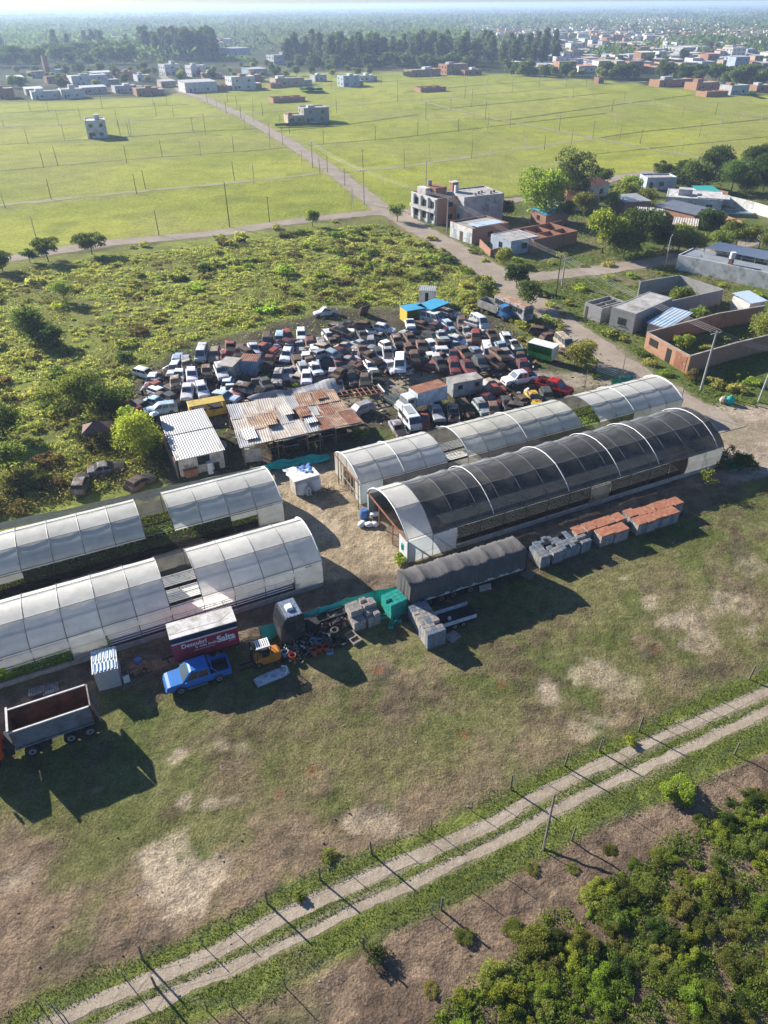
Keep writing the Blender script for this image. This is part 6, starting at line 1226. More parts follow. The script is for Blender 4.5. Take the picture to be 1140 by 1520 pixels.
clutter('rubbish_sack', 'pale rubbish sack beside the teal bag', 'sack', flatG(1074, 595, .3), [('sack', lambda b: b.loft([[(r_ * math.cos(a), r_ * .9 * math.sin(a), z_) for a in [k * math.pi / 6 for k in range(12)]] for r_, z_ in ((.4, 0), (.6, .35), (.45, .75), (.1, .95))]), M_palecrate), ('knot', lambda b: b.tube([(0, 0, .93), (.1, 0, 1.1)], .08), M_palecrate)])
# ------------------------------------------------------------------ poles, wires and fences
M_pole = M('concrete_pole', (.40, .39, .37), .9, .15, 2); M_dpole = M('dark_timber_pole', (.075, .062, .05), .9, .3, 2); M_wire = M('cable', (.30, .29, .28), .6, .1); M_fpost = M('fence_post_wood', (.17, .145, .12), .9, .3, 3)
def hpole(u, v, vt, zmax=14):
    """height of a vertical pole from its base pixel and the pixel row of its top"""
    b_ = flatG(u, v, 0); lo, hi = 0, zmax
    for _ in range(30):
        m_ = (lo + hi) / 2
        if PX(b_.x, b_.y, m_)[1] > vt: lo = m_
        else: hi = m_
    return b_, lo
def utility(label, u, v, vt, m_=M_pole, arms=1, r=.16, lean=0.0, rz=0.0, lamp=False, h=None, cat='utility pole'):
    b_, hh = hpole(u, v, vt); hh = h or hh
    t = thing('utility_pole', label, cat, b_, rz); b = MB(); b.tube([(0, 0, 0), (lean, 0, hh)], r, 8, r2=r * .62); b.build('shaft', m_, t)
    for i in range(arms):
        b = MB(); b.beam((lean - .95, 0, hh - .25 - .7 * i), (lean + .95, 0, hh - .25 - .7 * i), .12, .12); b.build('crossarm', m_, t)
        b = MB()
        for x in (-.85, -.3, .3, .85): b.tube([(lean + x, 0, hh - .2 - .7 * i), (lean + x, 0, hh + .02 - .7 * i)], .05, 6)
        b.build('insulators', M_trim, t)
    if lamp: b = MB(); b.tube([(lean, 0, hh), (lean + .6, 0, hh + .2), (lean + 1.2, 0, hh + .15)], .04, 5); b.box(lean + 1.0, lean + 1.5, -.1, .1, hh + .08, hh + .2); b.build('lamp_head', M_galv, t)
    return b_, hh, t
def wires(name, label, A, B, offs, sag=.6, r=.014):
    """a span of cables between two points"""
    A, B = Vector(A), Vector(B); d = (B - A); s = Vector((d.y, -d.x, 0)).normalized(); b = MB(); o_ = A.copy()
    for off, dz in offs:
        pts = [A.lerp(B, i / 12) + s * off + Vector((0, 0, dz - sag * 4 * (i / 12) * (1 - i / 12))) - o_ for i in range(13)]; b.tube(pts, r, 4)
    o = b.build(name, M_wire, None); o.location = o_; tag(o, label, 'cables'); return o
def cat_wires(*a, **k):
    o = wires(*a, **k); return o
e_rz = R(-45)
pA = utility('tall grey concrete utility pole with crossarm on the verge by the dirt road', 1040, 579, 492, rz=R(25))
pB = utility('leaning grey concrete pole at the right-hand edge of the dirt apron', 1126, 596, 520, rz=R(25), lean=.5)
pC = utility('grey concrete pole of the twin pair on the corner of the side road', 834, 424, 382, rz=R(30))
pD = utility('darker pole of the twin pair on the corner of the side road', 825, 440, 378, M_dpole, 0, .12)
pE = utility('pale pole in front of the unfinished two-storey house', 663, 347, 292, rz=R(30), arms=0)
pF = utility('tall pole behind the unfinished two-storey house', 632, 283, 240, rz=R(20), lamp=True, arms=0)
pG = utility('pole at the left-hand front corner of the unfinished house', 621, 322, 286, M_dpole, 0, .11)
pH = utility('street lamp pole beside the long shed on the side road', 987, 394, 352, rz=R(60), arms=0, lamp=True)
pI = utility('pole at the road junction beside the green field', 540.5, 303, 252, rz=R(20))
pJ = utility('tall dark pole at the field edge road, standing alone', 341, 337, 270, M_dpole, 0, .13)
pK = utility('twin utility pole along the long dirt road', 464, 248, 211, rz=R(20), arms=2)
pL = utility('short pole at the bend of the field edge road', 522, 312, 280, M_pole, 0, .1)
pM = utility('pole at the far end of the long dirt road, on the field side', 401, 222, 196, M_pole, 0, .1)
OFF = [(-.85, 0), (-.3, 0), (.3, 0), (.85, 0)]
top = lambda p, dz=0: (p[0].x, p[0].y, p[1] + dz)
wires('overhead_cables', 'four cables running from the twin poles to the big concrete pole', top(pC), top(pA), OFF, .5); wires('overhead_cables', 'four cables running right from the big concrete pole to the leaning pole', top(pA), top(pB), OFF, .3)
wires('overhead_cables', 'cables crossing in front of the unfinished house from its pale pole to the twin poles', top(pE), top(pC), OFF, .8); wires('overhead_cables', 'cables from the pale house pole up to the junction pole', top(pE), top(pI), OFF, .7); wires('overhead_cables', 'cables along the long dirt road from the junction pole to the double pole', top(pI), top(pK), OFF, .8)
ext = Vector(top(pB)) + (Vector(top(pB)) - Vector(top(pA))) * 1.2; wires('overhead_cables', 'cables leaving the frame right of the leaning pole', top(pB), ext, OFF, .4)
wires('overhead_cables', 'single low cable from the twin poles to the grey block house', (pC[0].x, pC[0].y, pC[1] - 1.2), G(935, 455, 3.2), [(0, 0)], .3)
# thin lot poles in the green field: along surveyed lines
rp_ = random.Random(17)
LP = [('left lane nearest the field edge road', [(54, 354, 330), (236, 349, 312), (400, 330, 292), (524, 309, 280)]),
      ('second lot line above the field edge road', [(76, 296, 266), (203, 288, 258), (216, 280, 252), (377, 272, 242), (348, 268, 240), (8, 309, 285)]),
      ('third lot line above the field edge road', [(65, 249, 224), (86, 246, 216), (188, 242, 216), (241, 233, 206), (298, 232, 210), (347, 225, 200)]),
      ('fourth lot line above the field edge road', [(42, 214, 190), (96, 208, 184), (179, 202, 178), (195, 202, 176), (287, 197, 175), (305, 198, 168), (364, 193, 172), (376, 180, 158)]),
      ('lot line level with the white house', [(6, 188, 170), (88, 187, 164), (120, 178, 158), (175, 188, 162), (232, 172, 152), (258, 174, 155), (192, 202, 183)]),
      ('lot line behind the white house in the field', [(45, 165, 148), (72, 166, 146), (152, 161, 142), (228, 158, 138), (248, 156, 136)]),
      ('on the left-hand side of the long dirt road', [(475, 259, 236), (448, 246, 226), (420, 215, 190), (401, 207, 183), (358, 176, 155), (336, 168, 150), (322, 160, 145), (308, 152, 136)]),
      ('on the right-hand side of the long dirt road', [(512, 276, 254), (486, 256, 240), (430, 198, 178), (416, 190, 170), (390, 172, 152), (376, 166, 146), (352, 160, 142), (338, 152, 138)]),
      ('first lane right of the long dirt road', [(539, 250, 222), (600, 250, 222), (637, 240, 213), (700, 234, 206), (728, 230, 210), (781, 219, 198), (808, 222, 202), (848, 215, 190), (880, 206, 180)]),
      ('second lane right of the long dirt road', [(480, 214, 192), (557, 209, 187), (620, 202, 178), (634, 200, 176), (680, 196, 176), (724, 192, 168), (757, 190, 164), (776, 202, 170), (826, 196, 172)]),
      ('along the lane running past the walled plot', [(500, 168, 146), (540, 160, 138), (590, 152, 128), (625, 150, 120), (632, 178, 152), (700, 160, 120), (690, 145, 126), (720, 178, 150), (722, 140, 118), (760, 138, 116), (800, 133, 106)]),
      ('crossing lane on the right', [(669, 164, 150), (702, 176, 154), (724, 190, 168), (830, 194, 172), (912, 190, 168), (920, 206, 184), (950, 214, 196), (1000, 232, 206), (1010, 226, 204), (1052, 236, 212), (1068, 194, 172), (1038, 203, 182)]),
      ('far right lane of the field', [(850, 146, 132), (880, 150, 136), (908, 166, 148), (926, 152, 138), (968, 160, 144), (994, 158, 142), (1062, 170, 158), (1070, 180, 160), (1104, 172, 152), (1130, 180, 160), (1012, 176, 160), (936, 160, 146)]),
      ('far edge below the brick walls', [(566, 126, 112), (590, 130, 118), (640, 118, 106), (657, 124, 112), (690, 126, 114), (736, 124, 110), (805, 128, 112), (840, 130, 116), (870, 128, 116), (468, 128, 110), (445, 118, 106), (492, 132, 112), (520, 138, 122), (566, 116, 104)])]
for ln_, pts in LP:
    pts = sorted(pts)
    for i, (u, v, vt) in enumerate(pts):
        b_, hh = hpole(u, v, vt); hh = min(max(hh, 5.0), 8.5); b = MB(); b.tube([(0, 0, 0), (rp_.uniform(-.2, .2), 0, hh)], .11, 5, r2=.08)
        if rp_.random() < .3: b.beam((-.5, 0, hh - .2), (.5, 0, hh - .2), .1)
        o = b.build('field_pole', rp_.choice((M_dpole, M_pole, M_timber)), None); o.location = b_; tag(o, f'thin field pole, {ordw(i)} from left, {ln_}', 'pole', 'thin poles in the green field')
# fences along the track
def fence(name, label, line, post_px, heights, m_=M_fpost, wires_=(.45, .85, 1.15)):
    t = thing(name, label, 'fence', (0, 0, 0), 0); pts = []
    for i, (u, v) in enumerate(post_px):
        b_ = flatG(u, v, 0); hh = heights[i % len(heights)]; pts.append(b_); b = MB(); ln = rp_.uniform(-.10, .10); r_ = .07 if hh > 1.45 else .032
        b.tube([b_ + Vector((0, 0, -.1)), b_ + Vector((ln, rp_.uniform(-.08, .08), hh))], r_, 6, r2=r_ * .85); b.build('post', m_, t)
    b = MB()
    for z_ in wires_: b.tube([p + Vector((0, 0, z_)) for p in pts], .006, 3, cap=False)
    b.build('wire', M_wire, t); return t
up_px = [(60, 1494), (95, 1508), (83, 1502), (188, 1455), (212, 1425), (300, 1402), (342, 1377), (397, 1341), (475, 1306), (510, 1290), (552, 1268), (587, 1254), (622, 1237), (640, 1230), (700, 1203), (725, 1186), (758, 1171), (797, 1155), (830, 1139), (838, 1137), (889, 1115), (895, 1105), (948, 1085), (970, 1073), (990, 1066), (1013, 1052), (1037, 1046), (1058, 1035), (1112, 1008), (1121, 1004), (1180, 980)]
fence('wire_fence', 'wire fence of wooden posts along the upper side of the double track', None, up_px, (1.0, 1.3, 1.1, 1.2, 1.7, 1.1, 1.2, 1.7, 1.5, 1.0, 1.7, 1.0))
lo_px = [(232, 1466), (308, 1500), (345, 1495), (425, 1466), (540, 1408), (655, 1350), (640, 1357), (700, 1325), (745, 1300), (806, 1263), (848, 1248), (930, 1212), (1000, 1175), (1046, 1142), (1090, 1120), (1150, 1090)]
fence('wire_fence', 'wire fence of thin stakes along the thicket side of the double track', None, lo_px, (1.6, 1.2, 1.1, 1.1, 1.5, 1.6, 1.1, 1.2, 1.2, 1.2))
b_ = flatG(806, 1262, 0); b = MB(); b.tube([(0, 0, -.1), (.7, 1.9, 3.3)], .085, 8, r2=.07); o = b.build('leaning_pole', M_fpost, None); o.location = b_; tag(o, 'tall leaning wooden pole on the thicket side of the double track', 'pole')
fr = [(1010, 716), (1040, 708), (1066, 697), (1085, 690), (1110, 684), (1140, 676)]
fence('wire_fence', 'short wire fence of dark posts behind the shrub at the end of the black tunnel', None, [(985, 740), (1012, 732), (1046, 722), (1052, 715), (1098, 722), (1116, 716), (1138, 712)], (1.4, 1.2), M_dpole)
fence('wire_fence', 'thin post fence along the field edge road by the junction', None, [(375, 412 - 70), (430, 333), (470, 327), (512, 320), (545, 316), (568, 322), (500, 328), (420, 341)], (1.3,), M_dpole, (.9,)) if False else None
# ------------------------------------------------------------------ buildings: near block on the right, houses round the field, town
M_wr = M('white_render', (.62, .61, .58), .85, .18, .6, dirt=(.33, .31, .27), dirt_amt=.4); M_gr = M('grey_render', (.43, .435, .44), .9, .2, .6, dirt=(.2, .19, .17), dirt_amt=.4)
M_tan = M('tan_render', (.44, .35, .25), .9, .2, .6, dirt=(.25, .2, .15), dirt_amt=.35); M_pbl = M('pale_blue_render', (.38, .45, .52), .85, .2, .6, dirt=(.25, .25, .25), dirt_amt=.3)
M_tile = M('terracotta_tiles', (.40, .17, .09), .85, .25, 1.5, dirt=(.26, .14, .09), dirt_amt=.4); M_slab = M('roof_slab_grey', (.40, .385, .36), .9, .25, .6, dirt=(.2, .18, .16), dirt_amt=.5); M_greyroof = M('grey_metal_roof', (.26, .28, .30), .55, .18, .6)
M_win = glassmat('house_window', (.03, .035, .04), .15); M_door = M('door_dark', (.09, .065, .05), .7, .2)
M_tealroof = M('teal_shade_roof', (.03, .30, .27), .6, .2); M_pool = M('swimming_pool_water', (.05, .25, .36), .08, .1, spec=.8)
HWM = {'w': (M_wr, 'white'), 'g': (M_gr, 'grey'), 'b': (M_bricko, 'orange brick'), 'r': (M_brick, 'red brick'), 't': (M_tan, 'tan'), 'l': (M_pbl, 'pale blue'), 'k': (M_greyblk, 'grey block')}
def ground_len(u, v, m_): """photo pixels to metres at that row"""; a = G(u, v); b_ = G(u + 1, v); return m_ * (b_ - a).length
def building(name, label, L, Rr, depth, h, wall='w', roof='flat', win=2, door=1, cat='house', group=None, parapet=.35, side=True, storeys=1, roofmat=None):
    """front wall from pixel L to pixel R on the ground, running back `depth` metres"""
    o = flatG(*L, 0); d = flatG(*Rr, 0) - o; an = math.atan2(d.y, d.x); Lx = d.length; wm = HWM[wall][0]
    t = thing(name, label, cat, o, an, group); b = MB(); T_ = .2
    top = h + (parapet if roof in ('flat',) else 0)
    b.box(0, Lx, 0, T_, -.2, top); b.box(0, T_, T_, depth - T_, -.2, top); b.box(Lx - T_, Lx, T_, depth - T_, -.2, top); b.box(0, Lx, depth - T_, depth, -.2, top)
    if roof == 'open':
        for f_ in (.35, .68): b.box(Lx * f_, Lx * f_ + .15, T_, depth - T_, -.2, h - .2)
        b.box(T_, Lx - T_, depth * .5, depth * .5 + .15, -.2, h - .35)
    b.build('wall', wm, t); rm = roofmat or {'flat': M_slab, 'sheet': M_galv, 'tile': M_tile}.get(roof)
    if roof == 'flat': b = MB(); b.box(T_, Lx - T_, T_, depth - T_, h - .18, h); b.build('roof', rm, t)
    elif roof == 'sheet':
        b = MB(); n = max(6, min(40, int(Lx / .5))); corrug(b, [(-.25, -.3, h + .05), (Lx + .25, -.3, h + .05), (Lx + .25, depth + .3, h + .5), (-.25, depth + .3, h + .5)], n, .04); b.build('roof', rm, t)
    elif roof == 'tile':
        b = MB(); r_ = min(depth, Lx) * .22
        b.add([(-.4, -.4, h), (Lx + .4, -.4, h), (Lx + .4, depth + .4, h), (-.4, depth + .4, h), (min(Lx * .3, depth / 2), depth / 2, h + r_), (Lx - min(Lx * .3, depth / 2), depth / 2, h + r_)], [(0, 1, 5, 4), (2, 3, 4, 5), (1, 2, 5), (3, 0, 4), (3, 2, 1, 0)]); b.build('roof', rm, t)
    sh_ = h / storeys
    def opening(nm, x, z_, w_, hh, m_, axis='f'):
        b = MB()
        if axis == 'f': b.box(x - w_ / 2, x + w_ / 2, -.035, -.004, z_, z_ + hh)
        else: b.box(-.035, -.004, x - w_ / 2, x + w_ / 2, z_, z_ + hh)
        p = b.build(nm, m_, t)
        if Lx < 16 and nm == 'window' and o.y < 260:
            b = MB()
            if axis == 'f': b.box(x - w_ / 2 - .08, x + w_ / 2 + .08, -.10, -.04, z_ - .1, z_ - .02)
            else: b.box(-.10, -.04, x - w_ / 2 - .08, x + w_ / 2 + .08, z_ - .1, z_ - .02)
            b.build('sill', M_conc, p)
    for s in range(storeys):
        for i in range(win):
            x = Lx * (i + .5 + (.25 if door and s == 0 else 0)) / (win + (.5 if door and s == 0 else 0)); opening('window', x, s * sh_ + .95, min(1.5, Lx / (win * 2)), min(1.2, sh_ * .4), M_win)
        if side:
            for i in range(max(1, int(depth / 4))): opening('window', depth * (i + .5) / max(1, int(depth / 4)), s * sh_ + .95, min(1.2, depth * .2), min(1.2, sh_ * .4), M_win, 's')
    if door: opening('door', Lx * .16, 0, min(1.1, Lx * .14), 2.05, M_door)
    return t, o, an, Lx
def addbox(t, x0, x1, y0, y1, z0, z1, m_, nm): b = MB(); b.box(x0, x1, y0, y1, z0, z1); return b.build(nm, m_, t)
# --- unfinished two-storey house
t, o, an, Lx = building('unfinished_house', 'unfinished two-storey house with a white street front and brick side on the corner', (648, 334), (686, 327), 11, 5.6, 'b', 'flat', 1, 0, storeys=2, side=False, parapet=.5)
for i in range(3):
    for s in (0, 1): addbox(t, -.09, -.045, 1.2 + 3.3 * i, 2.6 + 3.3 * i, .8 + 2.8 * s, 2.3 + 2.8 * s, M_dark, 'window')
addbox(t, -.04, -.003, 0.02, 10.95, 0, 6.12, M_wr, 'front_render')
for i in range(4): addbox(t, -.45, -.05, .3 + 3.0 * i, .7 + 3.0 * i, 0, 5.9, M_wr, 'front_pillar')
addbox(t, -.8, -.06, .2, 10.5, 2.75, 2.88, M_wr, 'balcony_slab'); addbox(t, -.8, -.72, .2, 10.5, 2.88, 3.6, M_wr, 'balcony_rail')
addbox(t, 2.5, 6, 4.0, 8.5, 5.62, 7.6, M_brick, 'stair_room'); addbox(t, .8, 2.4, 6.0, 9.5, 5.62, 7.4, M_wr, 'roof_room'); b = MB(); b.tube([(3.2, 7.5, 7.6), (3.2, 7.5, 8.9)], .55, 12); b.build('roof_tank', M_conc, t)
t, o, an, Lx = building('grey_wing', 'grey rendered two-storey wing of the unfinished house with rubble on its roof', (687, 334), (745, 327), 10, 6.2, 'g', 'flat', 0, 0, storeys=2, side=True, parapet=.25, cat='house wing'); t.name = 'rendered_house_wing'
addbox(t, 1.0, 1.9, 6.5, 7.6, 6.2, 8.0, M_wr, 'tank_tower'); addbox(t, .8, 2.4, 7.6, 9.2, 6.2, 8.3, M_brick, 'brick_tower'); addbox(t, .6, 2.6, 7.4, 9.4, 8.3, 8.5, M_wr, 'tower_cap'); 
for i in range(5): addbox(t, Lx * (.35 + .13 * i), Lx * (.35 + .13 * i) + .6, 2 + i % 3, 2.7 + i % 3, 6.2, 6.7 + .15 * (i % 2), M_conc, 'roof_rubble')
t, o, an, Lx = building('corner_shop', 'low white-fronted house with a pale blue roof sheet in front of the grey wing', (700, 363), (753, 353), 8.5, 3.1, 'r', 'flat', 1, 0, side=True, roofmat=M_slab); t.name = 'low_house'
addbox(t, -.04, -.004, 0, 8.4, 0, 3.4, M_wr, 'street_front'); addbox(t, Lx * .15, Lx * .9, .4, 3.8, 3.5, 3.58, M('pale_blue_sheet', (.45, .55, .62), .5, .15), 'roof_sheet'); 
for i in range(3): addbox(t, -.07, -.045, .8 + 2.6 * i, 2.0 + 2.6 * i, 0, 2.1, M_door if i % 2 else M_pbl, 'door')
building('small_house', 'small flat-roofed blue-grey house next to the low white-fronted one', (757, 379), (797, 371), 7, 2.9, 'l', 'flat', 1, 0, roofmat=M_slab, parapet=.1)
building('brick_shell', 'roofless red brick shell of rooms under the big trees', (790, 376), (855, 362), 9, 2.9, 'r', 'open', 0, 0, side=False, cat='house shell')
building('small_store', 'small store with a bright blue sheet roof beneath the big pale tree', (809, 336), (842, 331), 6, 2.6, 'r', 'sheet', 0, 0, roofmat=M_bluesheet, cat='store')
building('tiled_house', 'house with an orange tiled roof on the field side behind the dark tree', (866, 297), (902, 290), 9, 3.2, 'w', 'tile', 2, 1)
building('tiled_house', 'lower house with an orange tiled roof between the two big trees', (838, 316), (888, 309), 8, 3.0, 'w', 'tile', 2, 1)
building('brick_house', 'orange brick house with a long grey sheet roof by the striped shacks', (968, 325), (1027, 340), 7, 3.2, 'b', 'sheet', 2, 0, roofmat=M_greyroof)
t, o, an, Lx = building('modern_house', 'low white modern house with wide flat slabs beside the pool', (985, 312), (1068, 318), 11, 3.3, 'w', 'flat', 3, 1, parapet=.1, roofmat=M_dirtywhite); addbox(t, Lx * .2, Lx * .45, 3, 6, 3.3, 4.8, M_gr, 'roof_tank_room'); addbox(t, Lx * .55, Lx * 1.12, .5, 6, 3.42, 3.6, M_dirtywhite, 'roof_canopy')
t, o, an, Lx = building('shade_pergola', 'teal shade net pergola behind the white modern house', (1036, 303), (1066, 303), 7, 2.8, 'w', 'sheet', 0, 0, side=False, cat='pergola', roofmat=M_tealroof)
pl_ = thing('swimming_pool', 'small blue swimming pool beside the white modern house', 'pool', flatG(1064, 317), R(-6)); b = MB(); b.box(0, 9.5, 0, 5, -.1, .12); b.build('pool_surround', M_wr, pl_); b = MB(); b.box(.5, 9.0, .5, 4.5, .0, .13); b.build('water', M_pool, pl_)
building('striped_shack', 'shack with a roof of white and dark stripes, its cream wall to the road', (945, 334), (983, 336), 6, 2.5, 't', 'sheet', 1, 1, cat='shack', roofmat=M_dirtywhite)
building('striped_shack', 'rough cream shack with patched roof strips behind the willow', (996, 350), (1030, 353), 5, 2.6, 't', 'sheet', 1, 0, cat='shack', roofmat=M_cream)
building('lean_shed', 'dark open shed with a blue-grey roof behind the yellow-green tree', (925, 318), (962, 315), 7, 2.8, 'r', 'sheet', 0, 0, cat='shed', roofmat=M_greyroof)
building('low_house', 'low pale blue house along the back street by the dark trees', (958, 282), (1002, 281), 6, 3, 'l', 'flat', 1, 1, roofmat=M_slab)
t, o, an, Lx = building('long_shed', 'long whitewashed shed with a blue-grey metal roof on the side road', (1002, 400), (1160, 434), 7.0, 2.8, 'w', 'flat', 0, 0, cat='shed', side=False, roofmat=M_greyroof, parapet=.2)
b = MB(); corrug(b, [(3, 5.0, 3.9), (Lx, 5.0, 3.9), (Lx, 13, 3.5), (3, 13, 3.5)], 40, .05); b.build('metal_roof', M('blue_grey_metal', (.30, .35, .41), .5, .15, .5), t); b = MB()
for i in range(8): b.box(3 + i * (Lx - 3.3) / 7, 3.15 + i * (Lx - 3.3) / 7, 5.1, 5.25, 2.9, 3.85); b.box(3 + i * (Lx - 3.3) / 7, 3.15 + i * (Lx - 3.3) / 7, 12.7, 12.85, 0, 3.5)
b.build('roof_posts', M_conc, t); addbox(t, Lx * .47, Lx * .5, .4, 1.6, 3.0, 4.0, M_brick, 'tank_base'); b = MB(); b.tube([(Lx * .485, 1.0, 4.0), (Lx * .485, 1.0, 5.2)], .55, 12); b.build('roof_tank', M_wr, t)
# --- grey block house with courtyards
t, o, an, Lx = building('block_house', 'grey block house with a stained concrete slab roof on the village dirt road', (903, 485), (938, 496), 11.5, 3.4, 'k', 'flat', 1, 0, side=True, parapet=.06)
building('open_room', 'roofless block room with a metal gate on the road side of the block house', (865, 470), (890, 480), 6, 2.6, 'k', 'open', 0, 1, side=False, cat='house shell')
t, o, an, Lx = building('sheet_roof_shed', 'shed with a shiny pale blue and white sheet roof beside the block house', (958, 499), (985, 507), 8.0, 2.3, 'g', 'sheet', 0, 0, cat='shed', roofmat=M('shiny_blue_white_sheet', (.46, .56, .64), .35, .25, .4, spec=.6, dirt=(.15, .33, .5), dirt_amt=.3))
def wallrun(name, label, pts, h, m_, cap=None, th=.2):
    t = thing(name, label, 'wall', (0, 0, 0), 0); P_ = [flatG(u, v, 0) for u, v in pts]
    for a, c in zip(P_[:-1], P_[1:]):
        b = MB(); b.beam(a + Vector((0, 0, h / 2 - .1)), c + Vector((0, 0, h / 2 - .1)), th, h + .2); b.build('wall_segment', m_, t)
        if cap: b = MB(); b.beam(a + Vector((0, 0, h + .05)), c + Vector((0, 0, h + .05)), th + .08, .09); b.build('coping', cap, t)
    return t
tw_ = wallrun('courtyard_wall', 'grey block courtyard wall behind and beside the block house', [(946, 440), (1004, 430), (1068, 452), (990, 470)], 2.8, M_greyblk)
tb = wallrun('plot_wall', 'orange brick wall closing the overgrown plot, with a street window and door', [(1018, 553), (956, 517), (1060, 488), (1128, 476)], 2.6, M_bricko, M_conc)
wallrun('plot_wall', 'orange brick wall with pale coping on the far-right side of the overgrown plot', [(1018, 554), (1085, 534), (1200, 505)], 2.7, M_bricko, M_conc)
P0, P1 = flatG(956, 517, 0), flatG(1018, 553, 0); d_ = (P1 - P0).normalized(); n_ = Vector((d_.y, -d_.x, 0)); n_ = n_ if n_.y < 0 else -n_
for f0, f1, z0, z1, m_, nm in ((.10, .30, 1.1, 2.2, M_dark, 'window'), (.52, .62, .0, 2.1, M_dark, 'door'), (.72, .97, .05, 2.4, M_rustsh, 'gate')):
    b = MB(); b.beam(P0.lerp(P1, f0) + n_ * .13 + Vector((0, 0, (z0 + z1) / 2)), P0.lerp(P1, f1) + n_ * .13 + Vector((0, 0, (z0 + z1) / 2)), .06, z1 - z0); b.build(nm, m_, tb)
building('corner_roof', 'small pale sheet-roofed store in the corner of the brick plot', (1108, 470), (1130, 466), 4, 2.4, 'w', 'sheet', 0, 0, side=False, cat='store', roofmat=M('pale_blue_sheet')); bpy.data.objects['corner_roof'].name = 'corner_store'
wallrun('garden_wall', 'long white garden wall behind the pool', [(1071, 304), (1110, 314), (1170, 332)], 2.6, M_wr); wallrun('garden_wall', 'orange brick garden wall in front of the lawn by the pool', [(1040, 322), (1098, 344)], 2.4, M_bricko); wallrun('garden_wall', 'orange brick wall under the dark trees on the back street', [(1043, 290), (1078, 298)], 2.3, M_bricko)
wallrun('garden_wall', 'short red brick wall by the road in front of the low white-fronted house', [(712, 366), (728, 382), (742, 378)], 1.6, M_brick); wallrun('garden_wall', 'brick wall along the back street next to the low pale blue house', [(966, 272), (1000, 278)], 2.0, M_bricko); wallrun('garden_wall', 'red brick garden wall between the grey wing and the brick shell', [(758, 352), (800, 345), (835, 338)], 1.8, M_brick)
